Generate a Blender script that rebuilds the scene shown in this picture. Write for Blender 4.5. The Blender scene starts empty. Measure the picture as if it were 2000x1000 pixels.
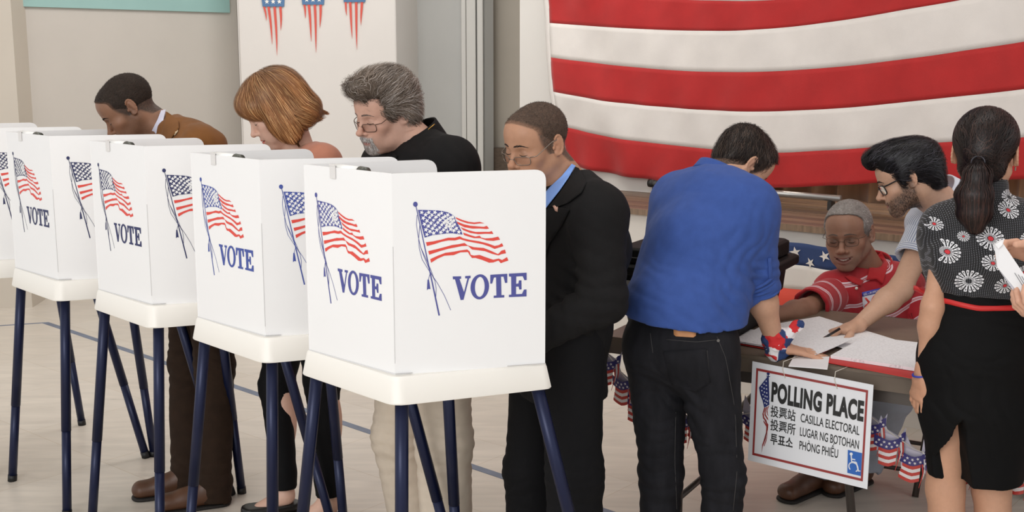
import bpy, bmesh, math, random
import numpy as np
from mathutils import Vector, Matrix
from mathutils.geometry import tessellate_polygon

# ---------------------------------------------------------------- camera, light, exposure
SC = bpy.context.scene
COL = SC.collection
cam_data = bpy.data.cameras.new('camera')
cam_data.sensor_width = 36.0
cam_data.lens = 36.0 * 2270.0 / 2000.0
cam_data.clip_end = 60
cam = bpy.data.objects.new('camera', cam_data)
cam.location = (0, 0, 1.66)
cam.rotation_euler = (math.radians(90 - 9.7486), 0, 0)
COL.objects.link(cam)
SC.camera = cam
SC.view_settings.view_transform = 'Standard'
SC.view_settings.look = 'None'
SC.view_settings.exposure = 0.0
SC.view_settings.gamma = 1.0
SC.view_settings.use_curve_mapping = False
world = bpy.data.worlds.new('world')
SC.world = world
world.use_nodes = True
world.node_tree.nodes['Background'].inputs[0].default_value = (0.985, 0.99, 1.0, 1)
world.node_tree.nodes['Background'].inputs[1].default_value = 0.92


def area(name, loc, target, sx, sy, power, col=(1, 1, 1)):
    l = bpy.data.lights.new(name, 'AREA')
    l.shape = 'RECTANGLE'
    l.size, l.size_y, l.energy, l.color = sx, sy, power, col
    o = bpy.data.objects.new(name, l)
    o.location = loc
    d = Vector(target) - Vector(loc)
    o.rotation_euler = d.to_track_quat('-Z', 'Y').to_euler()
    COL.objects.link(o)
    return o


area('window_light', (-2.6, -2.6, 3.2), (-0.4, 5.0, 1.1), 3.6, 2.4, 155, (1.0, 0.995, 0.99))
area('unseen_overhead_light', (-0.9, 6.2, 4.3), (-2.6, 8.8, 1.4), 3.4, 1.6, 100, (1.0, 0.985, 0.965))  # added fill lamp, aimed back to brighten the left wall
area('unseen_overhead_light', (0.6, 3.4, 4.3), (0.6, 4.2, 0), 4.0, 1.2, 42, (1.0, 0.97, 0.94))

# ---------------------------------------------------------------- helpers
RNG = np.random.default_rng(7)
random.seed(7)


def srgb(r, g, b):
    f = lambda c: ((c / 255.0 + 0.055) / 1.055) ** 2.4 if c > 10 else c / 255.0 / 12.92
    return (f(r), f(g), f(b))


def mat(name, col, rough=0.6, metal=0.0, noise=0.0, nscale=20, bump=0.0, bscale=80, stretch=(1, 1, 1), spec=0.5, sheen=0.0, sub=0.0, attr=False, alpha=1.0, trans=0.0, coat=0.0):
    m = bpy.data.materials.new(name)
    m.use_nodes = True
    nt = m.node_tree
    N, L = nt.nodes, nt.links
    b = N['Principled BSDF']
    b.inputs['Roughness'].default_value = rough
    b.inputs['Metallic'].default_value = metal
    b.inputs['Specular IOR Level'].default_value = spec
    b.inputs['Sheen Weight'].default_value = sheen
    b.inputs['Coat Weight'].default_value = coat
    b.inputs['Transmission Weight'].default_value = trans
    b.inputs['Alpha'].default_value = alpha
    if sub:
        b.inputs['Subsurface Weight'].default_value = sub
        b.inputs['Subsurface Radius'].default_value = (0.012, 0.005, 0.003)
        b.inputs['Subsurface Scale'].default_value = 1.0
    b.inputs['Base Color'].default_value = (*col, 1)
    tc = None
    if noise or bump:
        tc = N.new('ShaderNodeTexCoord')
        mp = N.new('ShaderNodeMapping')
        mp.inputs['Scale'].default_value = stretch
        L.new(tc.outputs['Object'], mp.inputs['Vector'])
    src = None
    if attr:
        at = N.new('ShaderNodeAttribute')
        at.attribute_name = 'Col'
        src = at.outputs['Color']
        L.new(src, b.inputs['Base Color'])
    if noise:
        nz = N.new('ShaderNodeTexNoise')
        nz.inputs['Scale'].default_value = nscale
        nz.inputs['Detail'].default_value = 5
        L.new(mp.outputs[0], nz.inputs['Vector'])
        mr = N.new('ShaderNodeMapRange')
        mr.inputs['From Min'].default_value = 0.3
        mr.inputs['From Max'].default_value = 0.7
        mr.inputs['To Min'].default_value = 1 - noise
        mr.inputs['To Max'].default_value = 1 + noise
        L.new(nz.outputs['Fac'], mr.inputs['Value'])
        mx = N.new('ShaderNodeVectorMath')
        mx.operation = 'SCALE'
        if src is not None:
            L.new(src, mx.inputs[0])
        else:
            mx.inputs[0].default_value = col
        L.new(mr.outputs[0], mx.inputs['Scale'])
        L.new(mx.outputs[0], b.inputs['Base Color'])
    if bump:
        n2 = N.new('ShaderNodeTexNoise')
        n2.inputs['Scale'].default_value = bscale
        n2.inputs['Detail'].default_value = 6
        L.new(mp.outputs[0], n2.inputs['Vector'])
        bp = N.new('ShaderNodeBump')
        bp.inputs['Strength'].default_value = bump
        bp.inputs['Distance'].default_value = 0.004
        L.new(n2.outputs['Fac'], bp.inputs['Height'])
        L.new(bp.outputs[0], b.inputs['Normal'])
    return m


def raw(name, V, Fc, m, parent=None, smooth=False, cols=None, midx=None):
    """one mesh object from arrays"""
    me = bpy.data.meshes.new(name)
    V = np.asarray(V, dtype=np.float32)
    if isinstance(Fc, np.ndarray):
        n, k = Fc.shape
        me.vertices.add(len(V))
        me.vertices.foreach_set('co', V.ravel())
        me.loops.add(n * k)
        me.loops.foreach_set('vertex_index', Fc.astype(np.int32).ravel())
        me.polygons.add(n)
        me.polygons.foreach_set('loop_start', np.arange(0, n * k, k, dtype=np.int32))
        me.update(calc_edges=True)
    else:
        me.from_pydata([tuple(map(float, v)) for v in V], [], Fc)
        me.update()
    ms = m if isinstance(m, (list, tuple)) else [m]
    for q in ms:
        me.materials.append(q)
    if midx is not None:
        me.polygons.foreach_set('material_index', np.asarray(midx, dtype=np.int32))
    if smooth:
        me.polygons.foreach_set('use_smooth', np.ones(len(me.polygons), dtype=bool))
    if cols is not None:
        a = me.color_attributes.new('Col', 'FLOAT_COLOR', 'POINT')
        c4 = np.ones((len(V), 4), dtype=np.float32)
        c4[:, :3] = cols
        a.data.foreach_set('color', c4.ravel())
    o = bpy.data.objects.new(name, me)
    COL.objects.link(o)
    if parent is not None:
        o.parent = parent
        me.transform(Matrix.Translation(-world_loc(parent)))
    return o


def world_loc(o):
    v = Vector((0, 0, 0))
    while o is not None:
        v = v + o.location
        o = o.parent
    return v


def thing(name, label, cat, loc=(0, 0, 0), group=None):
    o = bpy.data.objects.new(name, None)
    o.empty_display_size = 0.1
    o.location = loc
    COL.objects.link(o)
    o['label'] = label
    o['category'] = cat
    if group:
        o['group'] = group
    return o


def tag(o, label, cat, group=None, kind=None):
    o['label'] = label
    o['category'] = cat
    if group:
        o['group'] = group
    if kind:
        o['kind'] = kind
    return o


class MB:
    """collects shapes (world coordinates) for one mesh object"""

    def __init__(self):
        self.v, self.f, self.m = [], [], []

    def add(self, V, Fc, mi=0):
        n = len(self.v)
        self.v += [tuple(map(float, p)) for p in V]
        self.f += [tuple(i + n for i in f) for f in Fc]
        self.m += [mi] * len(Fc)
        return self

    def box(self, c, s, ax=None, mi=0):
        c = np.array(c, float)
        A = np.eye(3) if ax is None else np.array(ax, float)
        h = np.array(s, float) / 2
        V = [c + A.T @ (np.array([i, j, k]) * h) for i in (-1, 1) for j in (-1, 1) for k in (-1, 1)]
        Fc = [(0, 1, 3, 2), (4, 6, 7, 5), (0, 4, 5, 1), (2, 3, 7, 6), (0, 2, 6, 4), (1, 5, 7, 3)]
        return self.add(V, Fc, mi)

    def prism(self, pts, off, mi=0, cap=True):
        """polygon (n,3) extruded by vector off"""
        pts = np.array(pts, float)
        n = len(pts)
        V = list(pts) + list(pts + np.array(off, float))
        Fc = [(i, (i + 1) % n, (i + 1) % n + n, i + n) for i in range(n)]
        if cap:
            tr = tessellate_polygon([[Vector(p) for p in pts]])
            Fc += [tuple(t) for t in tr] + [tuple(i + n for i in reversed(t)) for t in tr]
        return self.add(V, Fc, mi)

    def tube(self, pts, r, seg=10, mi=0, cap=True, closed=False, flat=None):
        pts = [np.array(p, float) for p in pts]
        n = len(pts)
        rs = r if hasattr(r, '__len__') else [r] * n
        V, Fc = [], []
        up = None
        for i, p in enumerate(pts):
            if closed:
                t = pts[(i + 1) % n] - pts[i - 1]
            else:
                t = pts[min(i + 1, n - 1)] - pts[max(i - 1, 0)]
            t = t / (np.linalg.norm(t) + 1e-9)
            if up is None:
                up = np.array([0, 0, 1.0]) if abs(t[2]) < .9 else np.array([1.0, 0, 0])
            a = up - t * (up @ t)
            a /= np.linalg.norm(a) + 1e-9
            up = a
            b = np.cross(t, a)
            for k in range(seg):
                w = 2 * math.pi * k / seg
                sx, sy = (1, 1) if flat is None else flat
                V.append(p + rs[i] * (sx * math.cos(w) * a + sy * math.sin(w) * b))
        m_ = n if closed else n - 1
        for i in range(m_):
            j = (i + 1) % n
            for k in range(seg):
                k2 = (k + 1) % seg
                Fc.append((i * seg + k, i * seg + k2, j * seg + k2, j * seg + k))
        if cap and not closed:
            Fc.append(tuple(reversed(range(seg))))
            Fc.append(tuple((n - 1) * seg + k for k in range(seg)))
        return self.add(V, Fc, mi)

    def grid(self, G, mi=0, thick=0.0, nrm=None):
        """G: (a,b,3) surface, optional thickness along nrm"""
        G = np.asarray(G, float)
        a, b = G.shape[:2]
        V = list(G.reshape(-1, 3))
        Fc = [(i * b + j, i * b + j + 1, (i + 1) * b + j + 1, (i + 1) * b + j) for i in range(a - 1) for j in range(b - 1)]
        if thick:
            o = np.array(nrm, float) * thick
            n = a * b
            V = V + [p + o for p in V]
            Fc = Fc + [tuple(q + n for q in reversed(f)) for f in Fc]
            rim = [i for i in range(b)] + [i * b + b - 1 for i in range(1, a)] + [(a - 1) * b + j for j in range(b - 2, -1, -1)] + [i * b for i in range(a - 2, 0, -1)]
            for k in range(len(rim)):
                p, q = rim[k], rim[(k + 1) % len(rim)]
                Fc.append((q, p, p + n, q + n))
        return self.add(V, Fc, mi)

    def build(self, name, m, parent=None, smooth=False, bevel=0.0, seg=2):
        o = raw(name, np.array(self.v), self.f, m, parent, smooth, midx=self.m if isinstance(m, (list, tuple)) else None)
        if bevel:
            md = o.modifiers.new('bevel', 'BEVEL')
            md.width = bevel
            md.segments = seg
            md.limit_method = 'ANGLE'
            md.angle_limit = math.radians(40)
            md.harden_normals = False
        return o


# ---------------------------------------------------------------- signed distance modelling
def nrm(v):
    v = np.array(v, float)
    return v / (np.linalg.norm(v) + 1e-12)


_LAT = RNG.random((32, 32, 32)).astype(np.float32)


def vnoise(x, y, z):
    xi, yi, zi = np.floor(x), np.floor(y), np.floor(z)
    fx, fy, fz = x - xi, y - yi, z - zi
    fx, fy, fz = [t * t * (3 - 2 * t) for t in (fx, fy, fz)]
    xi, yi, zi = [t.astype(np.int32) & 31 for t in (xi, yi, zi)]
    x1, y1, z1 = (xi + 1) & 31, (yi + 1) & 31, (zi + 1) & 31
    L = _LAT
    c00 = L[xi, yi, zi] * (1 - fx) + L[x1, yi, zi] * fx
    c10 = L[xi, y1, zi] * (1 - fx) + L[x1, y1, zi] * fx
    c01 = L[xi, yi, z1] * (1 - fx) + L[x1, yi, z1] * fx
    c11 = L[xi, y1, z1] * (1 - fx) + L[x1, y1, z1] * fx
    return ((c00 * (1 - fy) + c10 * fy) * (1 - fz) + (c01 * (1 - fy) + c11 * fy) * fz) * 2 - 1


class SDF:
    def __init__(self):
        self.it = []

    def ell(self, c, r, R=None, k=0.01, op='+'):
        c, r = np.array(c, float), np.array(r, float)
        R = np.eye(3) if R is None else np.array([nrm(q) for q in R])

        def fn(x, y, z):
            dx, dy, dz = x - c[0], y - c[1], z - c[2]
            a = (dx * R[0, 0] + dy * R[0, 1] + dz * R[0, 2])
            b = (dx * R[1, 0] + dy * R[1, 1] + dz * R[1, 2])
            e = (dx * R[2, 0] + dy * R[2, 1] + dz * R[2, 2])
            k0 = np.sqrt((a / r[0]) ** 2 + (b / r[1]) ** 2 + (e / r[2]) ** 2) + 1e-9
            k1 = np.sqrt((a / r[0] ** 2) ** 2 + (b / r[1] ** 2) ** 2 + (e / r[2] ** 2) ** 2) + 1e-9
            return k0 * (k0 - 1) / k1
        m = np.sqrt(((R.T * r) ** 2).sum(1))
        self.it.append((fn, c - m, c + m, op, k))
        return self

    def cone(self, a, b, ra, rb, k=0.02, op='+', wide=None, ratio=1.0, ratio2=None):
        a, b = np.array(a, float), np.array(b, float)
        ab = b - a
        L2 = ab @ ab + 1e-12
        if wide is not None:
            w = np.array(wide, float)
            w = nrm(w - ab * (w @ ab) / L2)
            r2 = ratio if ratio2 is None else ratio2

        def fn(x, y, z):
            dx, dy, dz = x - a[0], y - a[1], z - a[2]
            t = np.clip((dx * ab[0] + dy * ab[1] + dz * ab[2]) / L2, 0, 1)
            r = ra + (rb - ra) * t
            px, py, pz = dx - t * ab[0], dy - t * ab[1], dz - t * ab[2]
            q = px * px + py * py + pz * pz
            if wide is not None:
                s = px * w[0] + py * w[1] + pz * w[2]
                rt = ratio + (r2 - ratio) * t
                q = np.maximum(q - s * s + (s / rt) ** 2, 0)
            return np.sqrt(q) - r
        mx = max(ra, rb) * (1 if wide is None else max(ratio, ratio2 or ratio, 1))
        self.it.append((fn, np.minimum(a, b) - mx, np.maximum(a, b) + mx, op, k))
        return self

    def chain(self, pts, rs, k=0.02, **kw):
        for i in range(len(pts) - 1):
            self.cone(pts[i], pts[i + 1], rs[i], rs[i + 1], k, **kw)
        return self

    def cut(self, p, n, ctr=None, rad=9.0, k=0.002):
        """remove what lies on the side n of the plane through p, within rad of ctr"""
        p, n = np.array(p, float), nrm(n)
        c = p if ctr is None else np.array(ctr, float)

        def fn(x, y, z):
            return -((x - p[0]) * n[0] + (y - p[1]) * n[1] + (z - p[2]) * n[2])
        self.it.append((fn, c - rad, c + rad, 'c', k))
        return self

    def fun(self, fn, lo, hi, op='+', k=0.005):
        self.it.append((fn, np.array(lo, float), np.array(hi, float), op, k))
        return self

    def sub(self, other, k=0.02):
        lo = np.min([i[1] for i in other.it if i[3] == '+'], axis=0)
        hi = np.max([i[2] for i in other.it if i[3] == '+'], axis=0)
        self.it.append((other, lo, hi, '+', k))
        return self

    def bounds(self):
        lo = np.min([i[1] for i in self.it if i[3] == '+'], axis=0)
        hi = np.max([i[2] for i in self.it if i[3] == '+'], axis=0)
        return lo, hi

    @staticmethod
    def mix(d, e, op, k):
        if op == '+':
            h = np.clip(0.5 + 0.5 * (d - e) / k, 0, 1)
            return d * (1 - h) + e * h - k * h * (1 - h)
        if op == 'c':
            return np.maximum(d, -e)
        h = np.clip(0.5 - 0.5 * (d + e) / k, 0, 1)
        return d * (1 - h) - e * h + k * h * (1 - h)

    def grid(self, ax, ay, az):
        D = np.full((len(ax), len(ay), len(az)), 0.12, dtype=np.float32)
        for fn, lo, hi, op, k in self.it:
            mg = k + 0.025
            s = []
            for q, a in enumerate((ax, ay, az)):
                i0, i1 = np.searchsorted(a, lo[q] - mg), np.searchsorted(a, hi[q] + mg)
                s.append(slice(i0, i1))
            if any(q.stop <= q.start for q in s):
                continue
            bx, by, bz = ax[s[0]], ay[s[1]], az[s[2]]
            if isinstance(fn, SDF):
                e = fn.grid(bx, by, bz)
            else:
                e = fn(bx[:, None, None], by[None, :, None], bz[None, None, :]).astype(np.float32)
            D[s[0], s[1], s[2]] = SDF.mix(D[s[0], s[1], s[2]], e, op, k)
        return D

    def at(self, P):
        D = np.full(len(P), 0.12)
        for fn, lo, hi, op, k in self.it:
            mg = k + 0.025
            m = np.all((P > lo - mg) & (P < hi + mg), axis=1)
            if not m.any():
                continue
            Q = P[m]
            e = fn.at(Q) if isinstance(fn, SDF) else fn(Q[:, 0], Q[:, 1], Q[:, 2])
            D[m] = SDF.mix(D[m], e, op, k)
        return D

    def mesh(self, res, disp=None, lo=None, hi=None):
        l, h = self.bounds()
        lo = l - 3 * res - 0.01 if lo is None else np.array(lo)
        hi = h + 3 * res + 0.01 if hi is None else np.array(hi)
        ax, ay, az = [np.arange(lo[q], hi[q], res).astype(np.float32) for q in range(3)]
        D = self.grid(ax, ay, az)
        if disp is not None:
            m = np.nonzero(np.abs(D) < 0.03)
            D[m] -= disp(ax[m[0]], ay[m[1]], az[m[2]]).astype(np.float32)
        return surface_nets(D, ax, ay, az)


def surface_nets(D, ax, ay, az):
    S = D < 0
    nx, ny, nz = D.shape
    acc = np.zeros((nx - 1, ny - 1, nz - 1, 3), dtype=np.float32)
    cnt = np.zeros((nx - 1, ny - 1, nz - 1), dtype=np.float32)
    idx = np.arange
    for axis in range(3):
        sl0 = [slice(None)] * 3
        sl1 = [slice(None)] * 3
        sl0[axis], sl1[axis] = slice(0, -1), slice(1, None)
        a, b = D[tuple(sl0)], D[tuple(sl1)]
        C = np.nonzero((a < 0) != (b < 0))
        if not len(C[0]):
            continue
        t = a[C] / (a[C] - b[C])
        others = [q for q in range(3) if q != axis]
        for du in (0, 1):
            for dv in (0, 1):
                ijk = [c.copy() for c in C]
                ijk[others[0]] -= du
                ijk[others[1]] -= dv
                ok = (ijk[0] >= 0) & (ijk[1] >= 0) & (ijk[2] >= 0) & (ijk[0] < nx - 1) & (ijk[1] < ny - 1) & (ijk[2] < nz - 1)
                i, j, k = [q[ok] for q in ijk]
                off = [None] * 3
                off[axis] = t[ok]
                off[others[0]] = np.full(ok.sum(), du, dtype=np.float32)
                off[others[1]] = np.full(ok.sum(), dv, dtype=np.float32)
                for q in range(3):
                    np.add.at(acc[..., q], (i, j, k), off[q])
                np.add.at(cnt, (i, j, k), 1)
    cells = np.nonzero(cnt > 0)
    vid = np.full(cnt.shape, -1, dtype=np.int64)
    vid[cells] = np.arange(len(cells[0]))
    o = acc[cells] / cnt[cells][:, None]
    res = ax[1] - ax[0]
    V = np.stack([ax[cells[0]] + o[:, 0] * res, ay[cells[1]] + o[:, 1] * res, az[cells[2]] + o[:, 2] * res], 1)
    Q = []
    for axis in range(3):
        sl0 = [slice(None)] * 3
        sl1 = [slice(None)] * 3
        sl0[axis], sl1[axis] = slice(0, -1), slice(1, None)
        a, b = S[tuple(sl0)], S[tuple(sl1)]
        C = np.nonzero(a != b)
        u, v = [(1, 2), (2, 0), (0, 1)][axis]
        ok = (C[u] > 0) & (C[v] > 0) & (C[u] < D.shape[u] - 1) & (C[v] < D.shape[v] - 1)
        C = [c[ok] for c in C]
        flip = S[tuple(sl0)][tuple(C)]
        q = []
        for du, dv in ((1, 1), (0, 1), (0, 0), (1, 0)):
            ijk = [c.copy() for c in C]
            ijk[u] -= du
            ijk[v] -= dv
            q.append(vid[tuple(ijk)])
        q = np.stack(q, 1)
        q[~flip] = q[~flip][:, ::-1]
        Q.append(q)
    Q = np.concatenate(Q)
    Q = Q[(Q >= 0).all(1)]
    return V, Q


def join(parts):
    """[(V,F,cols)] -> one V,F,cols"""
    V, Fc, Cc, n = [], [], [], 0
    for v, f, c in parts:
        V.append(v)
        Fc.append(f + n)
        Cc.append(np.broadcast_to(np.array(c, dtype=np.float32), (len(v), 3)))
        n += len(v)
    return np.concatenate(V), np.concatenate(Fc), np.concatenate(Cc)


# ---------------------------------------------------------------- the room
# stage frame: D_ runs along the stage front, N_ points into the stage
D_ = np.array([0.766, -0.643, 0.0])
N_ = np.array([0.643, 0.766, 0.0])
F0 = np.array([0.55, 6.12, 0.0])
UPV = np.array([0, 0, 1.0])


def st(t, off, z=0.0):
    return F0 + D_ * t + N_ * off + UPV * z


def struct(o):
    o['kind'] = 'structure'
    return o


M_wall = mat('painted_wall', srgb(196, 190, 182), 0.7, noise=0.02, nscale=3, bump=0.05, bscale=90)
M_wall2 = mat('painted_wall_shade', srgb(199, 190, 177), 0.7, noise=0.02, nscale=3)
M_pillar = mat('painted_pillar', srgb(222, 217, 212), 0.65, noise=0.01, nscale=3, bump=0.04, bscale=120)
M_grey = mat('painted_grey_wall', srgb(180, 180, 177), 0.65, noise=0.02, nscale=4)
M_trim = mat('painted_trim', srgb(200, 198, 193), 0.5)
M_recess = mat('painted_recess', srgb(176, 168, 156), 0.7, noise=0.03, nscale=3)
M_white = mat('white_wall', srgb(222, 218, 212), 0.6, noise=0.01, nscale=5)
M_teal = mat('teal_paint', srgb(150, 186, 182), 0.6, noise=0.02, nscale=6)
M_dkwood = mat('dark_wood', srgb(92, 78, 66), 0.5, noise=0.25, nscale=8, stretch=(1, 8, 8))

# floor: polished vinyl tiles with faint seams and drifting marbling
M_floor = bpy.data.materials.new('vinyl_floor')
M_floor.use_nodes = True
nt = M_floor.node_tree
N, L = nt.nodes, nt.links
b = N['Principled BSDF']
b.inputs['Roughness'].default_value = 0.33
b.inputs['Specular IOR Level'].default_value = 0.45
tc = N.new('ShaderNodeTexCoord')
mp = N.new('ShaderNodeMapping')
mp.inputs['Rotation'].default_value = (0, 0, math.radians(40))
L.new(tc.outputs['Object'], mp.inputs['Vector'])
br = N.new('ShaderNodeTexBrick')
br.offset = 0.0
br.inputs['Scale'].default_value = 1.0
br.inputs['Brick Width'].default_value = 0.61
br.inputs['Row Height'].default_value = 0.61
br.inputs['Mortar Size'].default_value = 0.0016
br.inputs['Mortar Smooth'].default_value = 0.3
br.inputs['Bias'].default_value = 0.0
br.inputs['Color1'].default_value = (*srgb(216, 208, 197), 1)
br.inputs['Color2'].default_value = (*srgb(211, 202, 190), 1)
br.inputs['Mortar'].default_value = (*srgb(196, 182, 163), 1)
L.new(mp.outputs[0], br.inputs['Vector'])
nz = N.new('ShaderNodeTexNoise')
nz.inputs['Scale'].default_value = 5
nz.inputs['Detail'].default_value = 7
nz.inputs['Distortion'].default_value = 1.2
m2 = N.new('ShaderNodeMapping')
m2.inputs['Scale'].default_value = (0.6, 3.2, 1)
L.new(tc.outputs['Object'], m2.inputs['Vector'])
L.new(m2.outputs[0], nz.inputs['Vector'])
mr = N.new('ShaderNodeMapRange')
mr.inputs['From Min'].default_value = 0.3
mr.inputs['From Max'].default_value = 0.7
mr.inputs['To Min'].default_value = 0.9
mr.inputs['To Max'].default_value = 1.08
L.new(nz.outputs['Fac'], mr.inputs['Value'])
vm = N.new('ShaderNodeVectorMath')
vm.operation = 'SCALE'
L.new(br.outputs['Color'], vm.inputs[0])
L.new(mr.outputs[0], vm.inputs['Scale'])
L.new(vm.outputs[0], b.inputs['Base Color'])
rr_ = N.new('ShaderNodeMapRange')
rr_.inputs['To Min'].default_value = 0.22
rr_.inputs['To Max'].default_value = 0.45
L.new(nz.outputs['Fac'], rr_.inputs['Value'])
L.new(rr_.outputs[0], b.inputs['Roughness'])

fl = MB()
fl.box((-0.5, 4.6, -0.05), (11.0, 13.4, 0.1))
struct(fl.build('floor', M_floor))
M_line = mat('floor_line_paint', srgb(110, 120, 140), 0.45, noise=0.15, nscale=14)
ln = MB()
a, c = np.array((-2.95, 7.17, 0)), np.array((-0.06, 4.46, 0))
dd = nrm(c - a)
e = a + dd * 6.2
nn_ = np.cross(UPV, dd) * 0.02
ln.prism([a - nn_, e - nn_, e + nn_, a + nn_], (0, 0, 0.0015))
w = a + np.array((-0.93, -0.31, 0)) * 2.2
ln.prism([a + nn_, w + (0, 0.02, 0), w - (0, 0.02, 0), a - nn_], (0, 0, 0.0015))
struct(ln.build('trim_1', M_line))
ln.v and None

# ceiling (above the frame)
cl = MB()
cl.box((-0.5, 5.2, 4.55), (11.0, 13.0, 0.1))
struct(cl.build('ceiling', M_white))


def wallbox(name, a, b, z0, z1, th, m, side=1):
    a, b = np.array([*a[:2], z0], float), np.array([*b[:2], z0], float)
    d = nrm(b - a)
    n = np.array([-d[1], d[0], 0]) * th * side
    w_ = MB()
    w_.prism([a, b, b + n, a + n], (0, 0, z1 - z0))
    return struct(w_.build(name, m))


# left wall, its nearer pier and the teal band above
wl0, wl1 = (-3.30, 7.82), (-2.10, 9.05)
wallbox('wall_left', wl0, wl1, 0, 4.5, 0.2, M_wall)
wallbox('wall_left_pier', (-5.6, 7.45), (-3.215, 7.62), 0, 4.5, 0.35, M_wall2)
dl = nrm(np.array([1.20, 1.23, 0]))
bm_ = MB()
pa = np.array([-3.27, 7.86, 0])
pb = np.array([-2.155, 9.0, 0])
inn = np.array([dl[1], -dl[0], 0]) * 0.03
bm_.prism([pa, pb, pb + inn, pa + inn], (0, 0, 0.9))
o = struct(bm_.build('trim_2', M_teal))
o.location.z = 1.985
# back wall far behind, pillar with its side face, grey wall with door trim
wallbox('wall_back', (-2.6, 10.3), (1.6, 10.3), 0, 4.5, 0.2, M_wall)
pl = MB()
p0, p1, p2 = np.array([-1.99, 8.62, 0]), np.array([-0.845, 8.62, 0]), np.array([-0.72, 9.18, 0])
pl.prism([p0, p1, p2, p2 + (-1.4, 0.1, 0)], (0, 0, 4.5))
struct(pl.build('wall_pillar', M_pillar, bevel=0.01))
wallbox('wall_grey', (-0.73, 9.14), (-0.205, 8.9), 0, 4.5, 0.15, M_grey)
tr = MB()
for x0, x1, y0, th in ((-0.385, -0.345, 8.945, 0.03), (-0.345, -0.27, 8.93, 0.05), (-0.262, -0.215, 8.9, 0.09)):
    tr.box(((x0 + x1) / 2, y0 - th / 2, 2.25), (x1 - x0 - 0.004, th, 4.5))
struct(tr.build('trim_3', M_trim, bevel=0.006))
wallbox('wall_recess', (-0.3, 9.25), (0.5, 8.95), 0, 4.5, 0.12, M_recess)
wallbox('baseboard_recess', (-0.24, 9.1), (0.45, 8.8), 0.0, 0.955, 0.1, M_dkwood)

# proscenium wall left of the stage opening
wp = MB()
q0, q1 = st(-1.2, 0.65, 0.88), st(-0.10, 0.65, 0.88)
wp.prism([q0, q1, q1 + N_ * 0.25, q0 + N_ * 1.2], (0, 0, 3.6))
struct(wp.build('wall_stage', M_white))
bb = MB()
bb.prism([st(-0.9, 0.625, 0.88), st(-0.10, 0.625, 0.88), st(-0.10, 0.66, 0.88), st(-0.9, 0.66, 0.88)], (0, 0, 0.12))
struct(bb.build('baseboard_stage', M_white, bevel=0.008))
wt = MB()
wt.prism([st(-0.1, 0.66, 3.3), st(6.0, 0.66, 3.3), st(6.0, 0.9, 3.3), st(-0.1, 0.9, 3.3)], (0, 0, 1.2))
struct(wt.build('wall_stage_head', M_white))

# stage: white front, body, wooden plank top with nosing
ST = thing('stage', 'low wooden stage with a white painted front, behind the table', 'stage', tuple(st(1.5, 1.0)))
sb = MB()
sb.prism([st(-1.2, 0), st(5.0, 0), st(5.0, 2.2), st(-1.2, 2.2)], (0, 0, 0.845))
sb.build('stage_front', mat('stage_white', srgb(232, 227, 219), 0.55, noise=0.02, nscale=5), ST)
PW = [mat('stage_plank_%d' % i, srgb(*c), 0.38, noise=0.28, nscale=7, stretch=(1, 1, 1), bump=0.15, bscale=40) for i, c in enumerate(((126, 104, 84), (118, 98, 82), (136, 113, 92), (108, 90, 76)))]
for m_ in PW:
    # stretch the grain along the boards
    for nd in m_.node_tree.nodes:
        if nd.type == 'MAPPING':
            nd.inputs['Rotation'].default_value = (0, 0, math.radians(40))
            nd.inputs['Scale'].default_value = (1.0, 14, 1)
off = 0.0
i = 0
while off < 1.05:
    wd = 0.083
    jt = -2.0 + (i * 0.73) % 1.3 - 1.0
    while jt < 5.0:
        t0, t1 = max(jt, -1.2), min(jt + 2.4, 5.0)
        if t1 > t0 and t1 > -1.2 and t0 < 4.2:
            pk = MB()
            z = 0.845 + random.uniform(0, 0.0015)
            g = 0.0018
            pk.prism([st(t0 + g, off + g, z), st(t1 - g, off + g, z), st(t1 - g, off + wd - g, z), st(t0 + g, off + wd - g, z)], (0, 0, 0.032))
            pk.build('plank', PW[(i * 2 + int(jt * 3)) % 4], ST)
        jt += 2.4
    off += wd
    i += 1
ns = MB()
ns.prism([st(-1.2, -0.03, 0.848), st(5.0, -0.03, 0.848), st(5.0, 0.0, 0.848), st(-1.2, 0.0, 0.848)], (0, 0, 0.03))
ns.build('nosing', PW[2], ST, bevel=0.008)
bk = MB()
bk.prism([st(-1.2, 1.08, 0.845), st(5.0, 1.08, 0.845), st(5.0, 2.2, 0.845), st(-1.2, 2.2, 0.845)], (0, 0, 0.03))
bk.build('rear_deck', PW[1], ST)

# stage curtain: tan pleated cloth, and the black leg curtain at its left end
M_curt = mat('curtain_cloth', srgb(178, 148, 118), 0.85, noise=0.12, nscale=30, stretch=(1, 1, 0.1), sheen=0.3)
M_blk = mat('black_curtain', srgb(22, 20, 20), 0.9, sheen=0.2)


def curtain(t0, t1, off, z0, z1, amp, per, n):
    rows = []
    for z in np.linspace(z0, z1, 6):
        row = []
        for t in np.linspace(t0, t1, n):
            ph = t / per * 2 * math.pi
            a_ = amp * (1.0 - 0.25 * (z - z0) / (z1 - z0))
            row.append(st(t + 0.3 * a_ * math.sin(ph * 0.5 + 1), off + a_ * (abs(math.sin(ph / 2)) ** 0.6 * 2 - 1) + 0.3 * a_ * math.sin(ph * 0.37 + 2), z))
        rows.append(row)
    return MB().grid(rows, thick=0.006, nrm=N_)


cu = curtain(0.17, 4.6, 1.02, 0.875, 4.2, 0.055, 0.16, 520).build('stage_curtain', M_curt, None, smooth=True)
tag(cu, 'tan pleated stage curtain behind the big flag', 'curtain')
cu2 = curtain(-0.5, 0.16, 1.25, 0.875, 4.2, 0.02, 0.1, 60).build('stage_curtain', M_blk, None, smooth=True)
tag(cu2, 'black side curtain at the left end of the tan stage curtain', 'curtain')
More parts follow.
